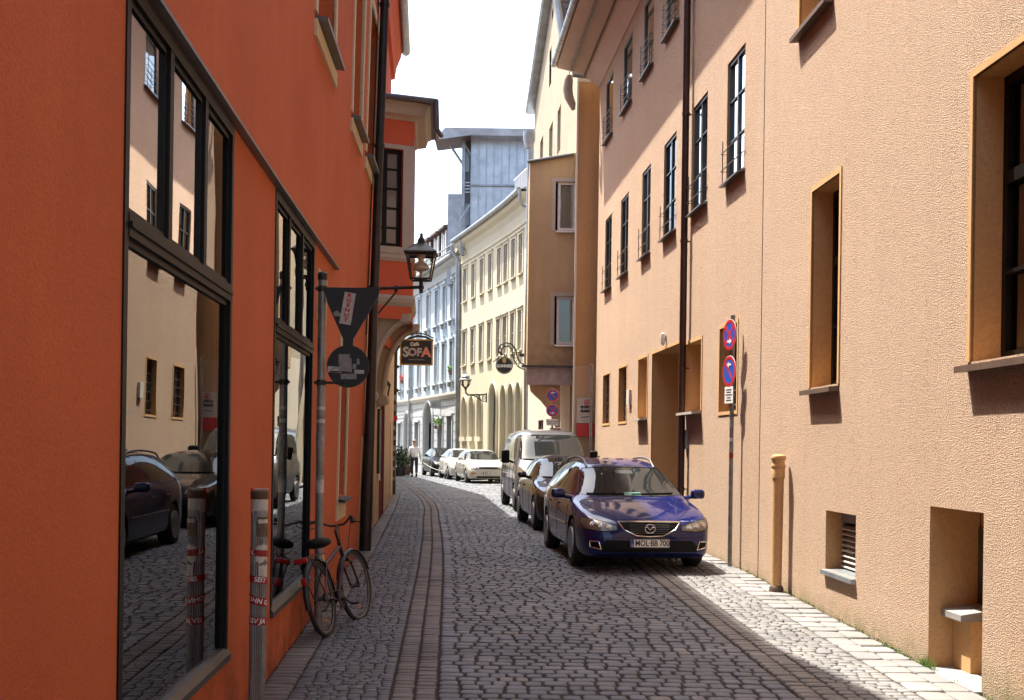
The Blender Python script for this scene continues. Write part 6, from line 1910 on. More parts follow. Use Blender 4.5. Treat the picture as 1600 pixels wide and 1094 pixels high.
    def lamp(s, poly, bulbs, mat='lamp_lens', both=True, res=.04, amber=None, name='headlight'):
        for sg in ((-1, 1) if both else (1,)):
            pl = [(sg * a, b) for a, b in poly]
            if sg < 0: pl = pl[::-1]
            o = s.patch(name, 'frame_grey' if mat == 'dark' else mat, 'front', pl, .006, res)
            for j, (bx, bz, br) in enumerate(bulbs):
                p, nn = s.proj('front', sg * bx, bz)
                if p is None: continue
                p = p + nn * .004
                zax = Vector((0, -1, 0)).lerp(nn, .35).normalized(); rot = zax.to_track_quat('Z', 'Y').to_matrix()
                q = MB(); q.lathe([(br, .002), (br, .010), (br * .82, .012), (br * .80, .004), (br * .5, .002), (br * .42, .014), (0, .018)], p, 20, M=rot)
                q.build('reflector', 'lamp_amber' if amber == j else 'chrome', o, local=True)

def slats(c, name, mat, mode, z0, z1, xw, n, r=.006, par=None):
    q = MB()
    for i in range(n):
        z = z0 + (z1 - z0) * (i + .5) / n; c.line(q, mode, [(-xw, z), (xw, z)], r, .008)
    return q.build(name, mat, par or c.root, local=True)

def place(u, v, y):        # ground point under a pixel at a given distance
    p = P(u, v, y); p.z = zg(y); return p


glass_mat('pane_car', 1.62, (0.018, 0.020, 0.020), 0.0, dark=1)
# --- blue estate car (nearest)
hd = math.atan(.10)          # rear swings to the left
pN = Vector((1.80, 15.72, zg(16.8)))
top = [(0, .50), (.03, .60), (.08, .665), (.2, .73), (.5, .81), (.9, .885), (1.18, .925), (1.3, .98), (1.92, 1.305), (2.15, 1.39), (2.55, 1.455), (3.0, 1.47), (3.7, 1.445), (4.15, 1.39), (4.4, 1.15), (4.58, .98), (4.66, .85), (4.69, .62)]
wv = [(0, .50), (.03, .66), (.08, .75), (.18, .82), (.34, .865), (.6, .89), (1, .895), (3.7, .895), (4.2, .86), (4.5, .80), (4.64, .70), (4.69, .55)]
belt = [(0, .45), (.05, .58), (.2, .685), (.5, .77), (.9, .83), (1.25, .87), (2, .92), (3, .98), (4.2, 1.01), (4.5, .92), (4.69, .56)]
wrk = [(0, .3), (.1, .50), (.5, .62), (1.0, .68), (1.25, .70), (1.9, .585), (2.6, .565), (4.1, .53), (4.4, .60), (4.69, .4)]
wbk = [(0, .47), (.1, .68), (.3, .80), (.6, .84), (1.2, .85), (4.1, .82), (4.5, .74), (4.69, .5)]
bot = [(0, .28), (.06, .20), (.2, .17), (.5, .17), (4.2, .18), (4.5, .24), (4.66, .34), (4.69, .42)]
ysM = [0, .03, .08, .16, .3, .5, .75, 1.0, 1.18, 1.3, 1.6, 1.9, 2.15, 2.6, 3.1, 3.7, 4.1, 4.25, 4.42, 4.56, 4.65, 4.69]
M6 = Car('estate_car', 'dark blue estate car with roof rails and winged chrome badge, nearest parked car', pN, hd, top, wv, belt, wrk, wbk, bot, ysM, 'paint_navy', arches=((.96, .33, .365), (3.62, .33, .365)))
for x in (-.785, .785):
    for y in (.96, 3.62): M6.wheel(x, y, .325, spokes=7)
def cabin(c, ws, side, blackpillars=True):
    o = c.patch('windscreen', 'pane_car', 'front', ws, .004, .05)
    for md in ('left', 'right'):
        for pl in side:
            pp = pl if md == 'left' else pl[::-1]
            c.patch('side_window', 'pane_car', md, pp, .004, .07)
    return o
ws = cabin(M6, [(-.74, .965), (-.4, .94), (.4, .94), (.74, .965), (.61, 1.25), (.56, 1.305), (.3, 1.33), (-.3, 1.33), (-.56, 1.305), (-.61, 1.25)],
      ([(1.50, .97), (2.38, 1.01), (2.36, 1.37), (2.05, 1.355), (1.80, 1.23)], [(2.46, 1.015), (3.3, 1.03), (3.26, 1.38), (2.44, 1.38)], [(3.4, 1.04), (4.12, 1.07), (4.02, 1.30), (3.38, 1.36)]))
q = MB(); M6.patch('s', None, 'front', [(-.10, .95), (.14, .95), (.14, .99), (-.10, .99)], .006, .06, mb=q, build=False); q.build('parking_disc', 'disc_green', ws, local=True)
q = MB(); M6.patch('s', None, 'front', [(-.12, 1.24), (.12, 1.24), (.13, 1.285), (-.13, 1.285)], .006, .06, mb=q, build=False); q.build('rear_view_mirror', 'rubber', ws, local=True)
q = MB(); M6.line(q, 'front', [(-.62, .965), (-.1, .965)], .009, .014); M6.line(q, 'front', [(0.0, .96), (.60, .975)], .009, .014); q.build('wiper', 'plastic_black', M6.root, local=True)
q = MB()
ol = [(-.74, .965), (-.61, 1.25), (-.56, 1.305), (-.3, 1.33), (.3, 1.33), (.56, 1.305), (.61, 1.25), (.74, .965)]
M6.line(q, 'front', ol, .008, .003); q.build('windscreen_seal', 'plastic_black', M6.root, local=True)
# front face
for sg in (-1, 1):
    q = MB(); hl = [(.42, .545), (.62, .53), (.81, .56), (.85, .63), (.84, .695), (.70, .675), (.52, .635), (.42, .60), (.42, .545)]
    M6.line(q, 'front', [(sg * a, b) for a, b in hl], .006, .004)
    q.build('headlight_seal', 'plastic_black', M6.root, local=True)
M6.patch('bumper_shade_strip', 'plastic_black', 'front', [(-.62, .175), (.62, .175), (.66, .225), (-.66, .225)], .004, .08)  # black strip: the dark street reflected low in the bumper, put into colour
g_ = [(-.40, .648), (.40, .648), (.33, .56), (.16, .485), (-.16, .485), (-.33, .56)][::-1]
gr = M6.patch('grille', 'plastic_black', 'front', g_, .003, .05)
q = MB(); M6.line(q, 'front', [(-.41, .652), (-.34, .56), (-.17, .482), (0, .472), (.17, .482), (.34, .56), (.41, .652)], .009, .004); M6.line(q, 'front', [(-.41, .652), (-.2, .655), (0, .655), (.2, .655), (.41, .652)], .019, .002); q.build('chrome_trim', 'chrome', gr, local=True)
slats(M6, 'grille_slats', 'frame_grey', 'front', .50, .63, .26, 5, .004, gr)
p, nn = M6.proj('front', 0, .572); y0 = p.y - .02
q = MB()
q.tube([Vector((.066 * math.cos(a * math.pi / 14), y0, .572 + .056 * math.sin(a * math.pi / 14))) for a in range(28)], .0065, 6, closed=True)
q.tube([(-.060, y0, .590), (-.03, y0, .590), (0, y0, .555), (.03, y0, .590), (.060, y0, .590)], .007, 6); q.build('badge', 'chrome', M6.root, local=True)
M6.lamp([(.42, .545), (.62, .53), (.81, .56), (.85, .63), (.84, .695), (.70, .675), (.52, .635), (.42, .60)], [(.53, .585, .038), (.63, .60, .040), (.73, .617, .040)])
low = M6.patch('lower_grille', 'plastic_black', 'front', [(-.60, .235), (.60, .235), (.66, .31), (.56, .42), (-.56, .42), (-.66, .31)], .003, .06)
for sg in (-1, 1):
    pl = [(sg * .63, .30), (sg * .76, .33), (sg * .765, .405), (sg * .66, .405)]
    o = M6.patch('fog_lamp', 'plastic_black', 'front', pl if sg > 0 else pl[::-1], .004, .05)
    q = MB(); M6.line(q, 'front', pl + [pl[0]], .007, .006); q.build('chrome_trim', 'chrome', o, local=True)
M6.plate(0, .385, 'MOL·BB 700')
q = MB()
for sg in (-1, 1):
    M6.line(q, 'top', [(sg * .39, .12), (sg * .50, .30), (sg * .68, .62), (sg * .76, 1.12)], .005, 0)
    for y in (1.38, 2.41, 3.34): M6.line(q, 'left' if sg < 0 else 'right', [(y, .93), (y + (.03 if y < 3 else -.02), .60), (y + (.0 if y < 3 else -.1), .27)], .0035, 0)
    M6.line(q, 'left' if sg < 0 else 'right', [(1.38, .955), (2.4, .965), (3.3, .98), (4.1, 1.0)], .006, .001)
    M6.line(q, 'left' if sg < 0 else 'right', [(1.38, .26), (3.2, .26)], .0035, 0)
M6.line(q, 'front', [(-.86, .47), (-.5, .455), (0, .45), (.5, .455), (.86, .47)], .003, 0)
q.build('panel_gap', 'plastic_black', M6.root, local=True)
q = MB()
for sg in (-1, 1):
    M6.line(q, 'left' if sg < 0 else 'right', [(1.42, .55), (3.3, .56)], .012, .004)
q.build('side_moulding', 'paint_navy', M6.root, local=True)
for sg in (-1, 1):
    q = MB(); M6.line(q, 'top', [(sg * .385, .14), (sg * .46, .5), (sg * .55, 1.05)], .010, -.004)
    q.build('bonnet_crease', 'paint_navy', M6.root, local=True)
for sg in (-1, 1):
    q = MB(); pth = []
    for i in range(9):
        y = 2.12 + i * 2.0 / 8; p, nn = M6.proj('top', sg * .50, y); hh = .055 if 0 < i < 8 else 0.0
        pth.append(p + Vector((0, 0, hh)))
    q.tube(pth, [.016] * 9, 8); q.build('roof_rail', 'rail_steel', M6.root, local=True)
M6.mirror(-1.0, 1.48, .97); M6.mirror(1.0, 1.48, .97)
for md in ('left', 'right'):
    for y in (2.25, 3.15):
        q = MB(); M6.line(q, md, [(y, .80), (y + .17, .80)], .014, .014); q.build('door_handle', 'paint_navy', M6.root, local=True)
q = MB(); p, nn = M6.proj('top', 0, 3.9); q.tube([p, p + Vector((0, .06, .06))], .012, 6); q.build('antenna', 'plastic_black', M6.root, local=True)

# --- black hatchback behind it
def hatch(name, label, pN, hd, L, W, H, paintm, nose=.60, bon=.95, cowl=1.1, ax1=.80, ax2=3.45, rw=.315, roofy=2.0, boxy=0.0, group=None):
    k = W / 2
    top = [(0, nose - .06), (.03, nose + .04), (.08, nose + .10), (.25, nose + .17), (.6, bon - .06), (cowl, bon + .02), (cowl + .12, bon + .08), (roofy - .15, H - .09), (roofy + .1, H - .03), (roofy + .7, H), (L - .9, H - .04), (L - .55, H - .1), (L - .28, bon + .12), (L - .08, bon - .05), (L, nose)]
    wv = [(0, k * .62), (.03, k * .78), (.1, k * .88), (.25, k * .96), (.5, k), (L - .6, k), (L - .2, k * .92), (L, k * .65)]
    belt = [(0, nose - .12), (.05, nose), (.3, nose + .12), (.7, bon - .1), (cowl, bon - .04), (L - .5, bon + .05), (L - .1, bon - .15), (L, nose - .05)]
    wr = [(0, k * .4), (.1, k * .6), (cowl, k * .78), (roofy, k * (.66 + boxy)), (L - .6, k * (.62 + boxy)), (L, k * .4)]
    wb = [(0, k * .55), (.1, k * .78), (.5, k * .93), (L - .6, k * .92), (L, k * .5)]
    bot = [(0, .28), (.06, .20), (.25, .17), (L - .4, .18), (L, .38)]
    ys = [0, .03, .08, .18, .35, .6, .85, cowl, cowl + .14, (cowl + roofy) / 2, roofy - .1, roofy + .2, roofy + .7, (roofy + L) / 2, L - .8, L - .5, L - .28, L - .1, L - .03, L]
    c = Car(name, label, pN, hd, top, wv, belt, wr, wb, bot, ys, paintm, arches=((ax1, rw + .005, rw + .035), (ax2, rw + .005, rw + .035)), group=group)
    for x in (-(k - .105), k - .105):
        for y in (ax1, ax2): c.wheel(x, y, rw, spokes=5)
    b = bon + .05; tz = H - .09
    cabin(c, [(-k * .82, b + .03), (-k * .5, b), (k * .5, b), (k * .82, b + .03), (k * (.66 + boxy), tz - .04), (k * .4, tz + .01), (-k * .4, tz + .01), (-k * (.66 + boxy), tz - .04)],
          ([(cowl + .32, b - .02), (roofy + .38, b), (roofy + .36, tz), (roofy + .05, tz - .02), (roofy - .35, (b + tz) / 2 + .03)], [(roofy + .46, b), (L - .95, b + .02), (L - .98, tz - .01), (roofy + .44, tz)]))
    q = MB(); c.line(q, 'front', [(-k * .7, b + .01), (k * .7, b + .01)], .010, .010); q.build('wiper', 'plastic_black', c.root, local=True)
    q = MB()
    for sg in (-1, 1):
        md = 'left' if sg < 0 else 'right'
        for y in (cowl + .22, roofy + .42): c.line(q, md, [(y, bon - .02), (y, .30)], .004, 0)
        c.line(q, md, [(cowl + .22, bon), (L - .7, bon + .03)], .006, 0)
        c.line(q, 'top', [(sg * k * .55, .22), (sg * k * .80, .6), (sg * k * .84, cowl)], .004, 0)
        for y in (roofy + .22, L - 1.0): c.line(q, md, [(y, bon - .12), (y + .16, bon - .12)], .012, .012)
    q.build('panel_gap', 'plastic_black', c.root, local=True)
    c.mirror(-(k + .11), cowl + .42, bon + .10, sx=.17, sz=.12); c.mirror(k + .11, cowl + .42, bon + .10, sx=.17, sz=.12)
    return c
pB2 = Vector((1.36, 22.55, 0)); 
B1 = hatch('black_car', 'black hatchback with angled headlights parked between blue estate and silver van', pB2, math.atan(.10), 4.23, 1.76, 1.43, 'paint_black', nose=.64, bon=.93, cowl=1.22, ax1=.73, ax2=3.39, roofy=2.15, rw=.32)
B1.lamp([(.42, .62), (.62, .60), (.80, .66), (.83, .75), (.70, .745), (.45, .70)], [(.54, .66, .045), (.68, .68, .045)], amber=1)
B1.patch('grille', 'chrome', 'front', [(-.27, .53), (-.03, .53), (-.03, .69), (-.29, .69)], .005, .05); B1.patch('grille', 'chrome', 'front', [(.03, .53), (.27, .53), (.29, .69), (.03, .69)], .005, .05)
B1.patch('grille_opening', 'plastic_black', 'front', [(-.25, .545), (-.05, .545), (-.05, .675), (-.265, .675)], .007, .05); B1.patch('grille_opening', 'plastic_black', 'front', [(.05, .545), (.25, .545), (.265, .675), (.05, .675)], .007, .05)
B1.patch('lower_grille', 'plastic_black', 'front', [(-.6, .26), (.6, .26), (.5, .38), (-.5, .38)], .003, .06)
B1.plate(0, .44, 'MOL·KT 61')

# --- silver van
k = .95; Hh = 2.03; Lv = 4.8
top = [(0, .84), (.04, .96), (.1, 1.03), (.3, 1.12), (.62, 1.21), (.75, 1.27), (1.45, 1.90), (1.65, 1.98), (2.1, Hh), (3, Hh + .01), (4.6, Hh - .02), (4.72, 1.95), (4.78, 1.6), (4.8, 1.0)]
wv = [(0, k * .62), (.04, k * .8), (.12, k * .92), (.3, k * .985), (.6, k), (4.5, k), (4.7, k * .96), (4.8, k * .8)]
belt = [(0, .74), (.06, .88), (.3, 1.0), (.62, 1.10), (1.2, 1.18), (4.5, 1.20), (4.8, .9)]
wrk = [(0, k * .4), (.1, k * .64), (.62, k * .80), (1.5, k * .80), (2.2, k * .82), (4.7, k * .80), (4.8, k * .6)]
wbk = [(0, k * .55), (.1, k * .82), (.5, k * .95), (4.6, k * .96), (4.8, k * .7)]
bot = [(0, .32), (.06, .24), (.3, .2), (4.5, .22), (4.8, .4)]
ysV = [0, .04, .1, .2, .35, .62, .76, .95, 1.2, 1.45, 1.65, 2.1, 2.8, 3.6, 4.3, 4.55, 4.7, 4.77, 4.8]
VN = Car('silver_van', 'silver van with large windscreen and black mirrors behind the black hatchback', Vector((1.08, 29.0, 0)), math.atan(.10), top, wv, belt, wrk, wbk, bot, ysV, 'paint_silver', drop=.07, arches=((.9, .335, .375), (4.0, .335, .375)))
for x in (-.84, .84):
    for y in (.9, 4.0): VN.wheel(x, y, .33)
cabin(VN, [(-.83, 1.27), (-.4, 1.235), (.4, 1.235), (.83, 1.27), (.72, 1.86), (.4, 1.885), (-.4, 1.885), (-.72, 1.86)],
      ([(1.25, 1.27), (1.95, 1.28), (1.95, 1.80), (1.62, 1.78), (1.35, 1.50)], [(2.1, 1.28), (3.1, 1.28), (3.1, 1.80), (2.1, 1.80)], [(3.25, 1.28), (4.4, 1.28), (4.4, 1.78), (3.25, 1.78)]))
VN.lamp([(.55, .80), (.80, .82), (.90, .95), (.88, 1.10), (.76, 1.05), (.58, .93)], [(.68, .89, .06), (.79, .96, .05)], amber=1, res=.05)
VN.patch('grille', 'plastic_black', 'front', [(-.48, .74), (.48, .74), (.5, .86), (-.5, .86)], .004, .06); VN.patch('lower_grille', 'plastic_black', 'front', [(-.7, .34), (.7, .34), (.65, .5), (-.65, .5)], .004, .08)
VN.mirror(-1.11, 1.35, 1.33, 'plastic_black', sx=.20, sz=.33); VN.mirror(1.11, 1.35, 1.33, 'plastic_black', sx=.20, sz=.33)
VN.plate(0, .60, 'MOL·LS 28')
q = MB(); VN.line(q, 'front', [(-.78, 1.27), (0, 1.25), (.78, 1.27)], .014, .012); q.build('wiper', 'plastic_black', VN.root, local=True)
q = MB()
for md in ('left', 'right'):
    for y in (1.15, 2.03, 3.2): VN.line(q, md, [(y, 1.22), (y, .34)], .005, 0)
    VN.line(q, md, [(2.0, 1.05), (4.6, 1.05)], .006, 0)
for sg in (-1, 1): VN.line(q, 'top', [(sg * .55, .1), (sg * .78, .55)], .005, 0)
q.build('panel_gap', 'plastic_black', VN.root, local=True)

# --- the cars in the sun further along
def small(c, k, nose, plate, badge=True):
    c.plate(0, .44, plate)
GO = hatch('cream_car', 'cream white hatchback with black grille and twin square headlights facing the camera', Vector((-.95, 50.6, 0)), math.atan(.22), 4.02, 1.70, 1.43, 'paint_white', nose=.60, bon=.93, cowl=1.0, ax1=.80, ax2=3.28, roofy=1.85, rw=.30, boxy=.08)
GO.lamp([(.42, .575), (.72, .575), (.74, .70), (.42, .70)], [(.50, .64, .05), (.63, .64, .05)])
GO.patch('grille', 'plastic_black', 'front', [(-.41, .60), (.41, .60), (.41, .69), (-.41, .69)], .006, .05); GO.patch('lower_grille', 'plastic_black', 'front', [(-.5, .24), (.5, .24), (.5, .31), (-.5, .31)], .004, .06)
GO.patch('indicator', 'lamp_amber', 'front', [(.52, .40), (.72, .40), (.72, .45), (.52, .45)], .004, .06); GO.patch('indicator', 'lamp_amber', 'front', [(-.72, .40), (-.52, .40), (-.52, .45), (-.72, .45)], .004, .06)
GO.plate(0, .43, 'MOL·HA 42')
W2 = hatch('silver_car', 'small pale silver car half hidden behind the cream hatchback', Vector((-1.98, 55.3, 0)), math.atan(.22), 3.9, 1.66, 1.44, 'paint_lightsilver', nose=.62, bon=.95, cowl=.95, ax1=.78, ax2=3.2, roofy=1.8, rw=.30)
W2.lamp([(.42, .60), (.70, .62), (.74, .74), (.5, .72)], [(.58, .67, .05)]); W2.patch('lower_grille', 'plastic_black', 'front', [(-.5, .26), (.5, .26), (.45, .40), (-.45, .40)], .004, .06); W2.plate(0, .46, 'MOL·S 9')
B3 = hatch('dark_car', 'dark blue-grey hatchback with open view of its side, farthest parked car', Vector((-3.08, 60.2, 0)), math.atan(.24), 3.95, 1.68, 1.46, 'paint_bluegrey', nose=.62, bon=.95, cowl=.95, ax1=.78, ax2=3.2, roofy=1.8, rw=.31)
B3.lamp([(.42, .60), (.70, .62), (.74, .74), (.5, .72)], [(.58, .67, .05)]); B3.patch('lower_grille', 'plastic_black', 'front', [(-.5, .26), (.5, .26), (.45, .40), (-.45, .40)], .004, .06); B3.plate(0, .46, 'MOL·R 5')
# ------------------------------------------------ bicycle
def make_bike():
    r0 = P(512, 996, 10.95); r0.z = zg(10.95)
    f0 = r0 + Vector((.17, .985, 0))
    d = (f0 - Vector((r0.x, r0.y, 0))); hdg = math.atan2(d.y, d.x)
    root = thing('bicycle', 'purple city bicycle leaning against the pole by the second shop window', 'bicycle', (r0.x, r0.y, zg(11.3) + .0), hdg)
    root.rotation_euler = (R(-9), 0, hdg)          # x forward, leans towards the wall
    root.rotation_mode = 'XYZ'
    # apply lean about the bike's own x axis: Rz(h) * Rx(lean)
    root.rotation_euler = (Matrix.Rotation(hdg, 3, 'Z') @ Matrix.Rotation(R(-12), 3, 'X')).to_euler('XYZ')
    Rw = .345; WB_ = 1.02
    H = Vector((WB_, 0, Rw)); A = Vector((0, 0, Rw)); BBk = Vector((.44, 0, .28))
    seat_top = Vector((.27, 0, .66)); head_t = Vector((.80, 0, .80)); head_b = Vector((.855, 0, .62))
    steer = R(-7); ax = (head_t - head_b).normalized()
    SM = Matrix.Translation(head_b) @ Matrix.Rotation(steer, 4, ax) @ Matrix.Translation(-head_b)
    q = MB()
    q.tube([seat_top, BBk], .020, 10); q.tube([seat_top + Vector((0, 0, -.04)), head_t + Vector((.01, 0, -.04))], .019, 10)
    q.tube([BBk, head_b + Vector((-.01, 0, .03))], .022, 10); q.tube([head_t, head_b], .020, 10)
    for y in (-.05, .05):
        q.tube([A + Vector((0, y, 0)), BBk + Vector((-.03, y * .6, 0))], .010, 8); q.tube([A + Vector((0, y, 0)), seat_top + Vector((.0, y * .4, -.03))], .009, 8)
    q.build('frame', 'bike_frame', root, local=True)
    def wheel(name, c, M):
        q = MB(); n = 40
        q.tube([M @ (c + Vector((Rw * .955 * math.cos(2 * math.pi * i / n), 0, Rw * .955 * math.sin(2 * math.pi * i / n)))) for i in range(n)], .022, 8, closed=True)
        w_ = q.build('wheel', 'rubber', root, local=True)
        q = MB(); q.tube([M @ (c + Vector((Rw * .90 * math.cos(2 * math.pi * i / n), 0, Rw * .90 * math.sin(2 * math.pi * i / n)))) for i in range(n)], .011, 6, closed=True); q.build('rim', 'rail_steel', w_, local=True)
        q = MB()
        for i in range(28):
            a = 2 * math.pi * i / 28; b = a + (.5 if i % 2 else -.5)
            q.tube([M @ (c + Vector((.02 * math.cos(b), .025 if i % 4 < 2 else -.025, .02 * math.sin(b)))), M @ (c + Vector((Rw * .9 * math.cos(a), 0, Rw * .9 * math.sin(a))))], .0013, 4, cap=False)
        q.tube([M @ (c + Vector((0, -.05, 0))), M @ (c + Vector((0, .05, 0)))], .018, 8); q.build('spokes', 'rail_steel', w_, local=True)
        q = MB()
        p = M @ (c + Vector((Rw * .6 * math.cos(-1.4), 0, Rw * .6 * math.sin(-1.4)))); q.bbox(p, (.05, .012, .025), .004); q.build('reflector', 'lamp_amber', w_, local=True)
    I = Matrix.Identity(4)
    wheel('rear', A, I); wheel('front', H, SM)
    q = MB()
    for y in (-.045, .045): q.tube([SM @ (H + Vector((0, y, 0))), SM @ (Vector((.90, y, .60))), SM @ head_b], .011, 8)
    q.tube([SM @ Vector((.865, -.05, .62)), SM @ Vector((.865, .05, .62))], .014, 8)
    q.build('fork', 'bike_frame', root, local=True)
    q = MB(); q.tube([head_t, SM @ (head_t + ax * .12), SM @ (head_t + ax * .15 + Vector((.07, 0, .02)))], .014, 8); q.build('stem', 'bike_black', root, local=True)
    hb = head_t + ax * .15 + Vector((.07, 0, .02))
    q = MB(); q.tube([SM @ (hb + Vector(v)) for v in ((-.17, -.23, .06), (-.08, -.19, .065), (.0, -.07, .0), (.0, .07, .0), (-.08, .19, .065), (-.17, .23, .06))], .011, 8)
    hb_ = q.build('handlebar', 'bike_black', root, local=True)
    for sy in (-1, 1):
        q = MB(); q.tube([SM @ (hb + Vector((-.09, sy * .193, .065))), SM @ (hb + Vector((-.21, sy * .25, .058)))], .018, 10)
        q.build('grip', 'rubber', hb_, local=True)
    q = MB()
    for sy in (-1, 1): q.tube([SM @ (hb + Vector((-.03, sy * .17, .03))), SM @ (hb + Vector((.02, sy * .19, .01))), SM @ (hb + Vector((-.06, sy * .27, .0)))], .006, 6)
    q.tube([SM @ (hb + Vector((0, -.14, .02))), SM @ (hb + Vector((.12, -.08, -.02))), SM @ Vector((.90, -.03, .70)), Vector((.8, -.03, .62)), Vector((.5, -.02, .4))], .004, 5)
    q.tube([SM @ (hb + Vector((0, .14, .02))), SM @ (hb + Vector((.14, .06, .0))), SM @ Vector((.92, .04, .66))], .004, 5)
    q.build('brake_lever', 'bike_black', hb_, local=True)
    q = MB(); q.tube([seat_top, seat_top + Vector((-.04, 0, .14))], .013, 8); q.build('seat_post', 'chrome', root, local=True)
    q = MB(); sp = seat_top + Vector((-.05, 0, .17))
    bm = bmesh.new(); bmesh.ops.create_uvsphere(bm, u_segments=20, v_segments=12, radius=1)
    for v in bm.verts:
        x, y, z = v.co; wd = .125 if x < 0 else .125 * (1 - .75 * x)
        v.co = Vector((x * .135, y * wd, z * .045 + .025 * (x < 0) * x * x + (.0 if z > 0 else -.01)))
    bm.transform(Matrix.Translation(sp + Vector((0, 0, .01)))); q.bm(bm, 0, True); q.build('saddle', 'rubber', root, local=True)
    q = MB(); n = 18
    for C, M, a0, a1 in ((A, I, -15, 190), (H, SM, 20, 165)):
        vs = []; fs = []
        for i in range(n + 1):
            a = R(a0 + (a1 - a0) * i / n)
            for y, rr in ((-.028, Rw + .012), (0, Rw + .024), (.028, Rw + .012)): vs.append(M @ (C + Vector((rr * math.cos(a), y, rr * math.sin(a)))))
        for i in range(n):
            for k in range(2): fs.append((i * 3 + k, i * 3 + k + 1, i * 3 + k + 4, i * 3 + k + 3))
        q.add(vs, fs, 0, True)
    q.build('mudguard', 'bike_black', root, local=True)
    q = MB()
    zr = .735
    for y in (-.06, 0, .06): q.tube([(-.30, y, zr), (.16, y, zr)], .006, 6)
    for x in (-.30, -.1, .12): q.tube([(x, -.06, zr), (x, .06, zr)], .006, 6)
    for y in (-.06, .06): q.tube([(-.24, y, zr), (0, y, Rw)], .006, 6)
    rk_ = q.build('rear_rack', 'bike_black', root, local=True)
    q = MB(); q.bbox((-.325, 0, zr - .02), (.03, .13, .045), .01); q.build('rear_light', 'lamp_red', rk_, local=True)
    q = MB(); q.bbox((-.345, 0, .53), (.012, .05, .07), .006); q.build('reflector', 'lamp_red', root, local=True)
    q = MB(); q.lathe([(.03, -.006), (.088, -.004), (.088, .004), (.03, .006)], BBk + Vector((0, -.045, 0)), 28, axis='Y')
    q.tube([BBk + Vector((0, -.07, 0)), BBk + Vector((0, .07, 0))], .018, 8)
    for sy, sx in ((-1, 1), (1, -1)):
        q.tube([BBk + Vector((0, sy * .075, 0)), BBk + Vector((sx * .15, sy * .085, -.07))], .010, 8); q.bbox(BBk + Vector((sx * .15, sy * .13, -.07)), (.09, .07, .022), .006)
    q.tube([BBk + Vector((.0, -.045, .085)), A + Vector((0, -.045, .04))], .005, 5); q.tube([BBk + Vector((.0, -.045, -.085)), A + Vector((0, -.045, -.04))], .005, 5)
    q.lathe([(.01, -.02), (.04, -.01), (.04, .01), (.01, .02)], A + Vector((0, -.045, 0)), 18, axis='Y'); q.build('crank', 'bike_black', root, local=True)
    q = MB(); q.bbox(BBk + Vector((.42, 0, .10)) * 0 + Vector((.93, 0, .70)), (.05, .06, .05), .015); q.build('headlamp', 'bike_black', root, local=True)
    return root
make_bike()

# ------------------------------------------------ people and animals
def skin_mesh(name, mat, verts, edges, radii, par, root=0, sub=2):
    me = bpy.data.meshes.new(name); me.from_pydata([Vector(v) for v in verts], edges, [])
    o = bpy.data.objects.new(name, me); COL.objects.link(o)
    md = o.modifiers.new('k', 'SKIN'); md.use_smooth_shade = True
    for i, r in enumerate(radii):
        rr = r if isinstance(r, tuple) else (r, r)
        me.skin_vertices[0].data[i].radius = rr; me.skin_vertices[0].data[i].use_root = (i == root)
    ms = o.modifiers.new('s', 'SUBSURF'); ms.levels = sub; ms.render_levels = sub
    bpy.context.view_layer.update(); dg = bpy.context.evaluated_depsgraph_get()
    m2 = bpy.data.meshes.new_from_object(o.evaluated_get(dg)); bpy.data.objects.remove(o)
    for p in m2.polygons: p.use_smooth = True
    m2.materials.clear(); m2.materials.append(MATS[mat])
    ob = bpy.data.objects.new(name, m2); COL.objects.link(ob); ob.parent = par
    return ob
yM = 59.5; pm = place(647, 745, yM)
MN = thing('person', 'man in a white shirt and dark trousers walking away on the cobbles', 'person', pm, R(8))
# body: x right, y forward (away), z up; mid-stride
bv = [(0, 0, .96), (0, .0, 1.15), (0, .02, 1.36), (0, .02, 1.47), (0, .03, 1.53), (0, .035, 1.60), (0, .035, 1.68), (0, .03, 1.76),
      (-.10, 0, .93), (-.11, .10, .52), (-.10, .02, .10), (-.10, .14, .03), (.10, 0, .93), (.11, -.02, .52), (.10, -.22, .14), (.10, -.12, .045),
      (-.19, .02, 1.41), (-.27, .0, 1.14), (-.30, .10, .92), (-.31, .14, .83), (.19, .02, 1.41), (.27, -.02, 1.14), (.31, .10, .93), (.32, .15, .84)]
be = [(0, 1), (1, 2), (2, 3), (3, 4), (4, 5), (5, 6), (6, 7), (0, 8), (8, 9), (9, 10), (10, 11), (0, 12), (12, 13), (13, 14), (14, 15), (2, 16), (16, 17), (17, 18), (18, 19), (2, 20), (20, 21), (21, 22), (22, 23)]
br = [(.13, .10), (.13, .09), (.15, .09), (.07, .06), (.055, .055), (.075, .08), (.085, .095), (.06, .065), .075, .055, .042, .035, .075, .055, .042, .035, .055, .042, .035, .03, .055, .042, .035, .03]
skin_mesh('body', 'skin', bv, be, br, MN)
sv = [(0, 0, .90), (0, 0, 1.12), (0, .02, 1.34), (0, .02, 1.45), (-.19, .02, 1.41), (-.28, .0, 1.14), (-.31, .08, .95), (.19, .02, 1.41), (.28, -.02, 1.14), (.32, .08, .96)]
skin_mesh('shirt', 'shirt', sv, [(0, 1), (1, 2), (2, 3), (2, 4), (4, 5), (5, 6), (2, 7), (7, 8), (8, 9)], [(.19, .13), (.19, .125), (.20, .12), (.09, .08), .085, .068, .055, .085, .068, .055], MN)
tv = [(0, 0, .97), (-.10, 0, .88), (-.11, .09, .50), (-.10, .03, .11), (.10, 0, .88), (.11, -.02, .50), (.10, -.19, .17)]
skin_mesh('trousers', 'trousers', tv, [(0, 1), (1, 2), (2, 3), (0, 4), (4, 5), (5, 6)], [(.16, .12), .105, .080, .068, .105, .080, .068], MN)
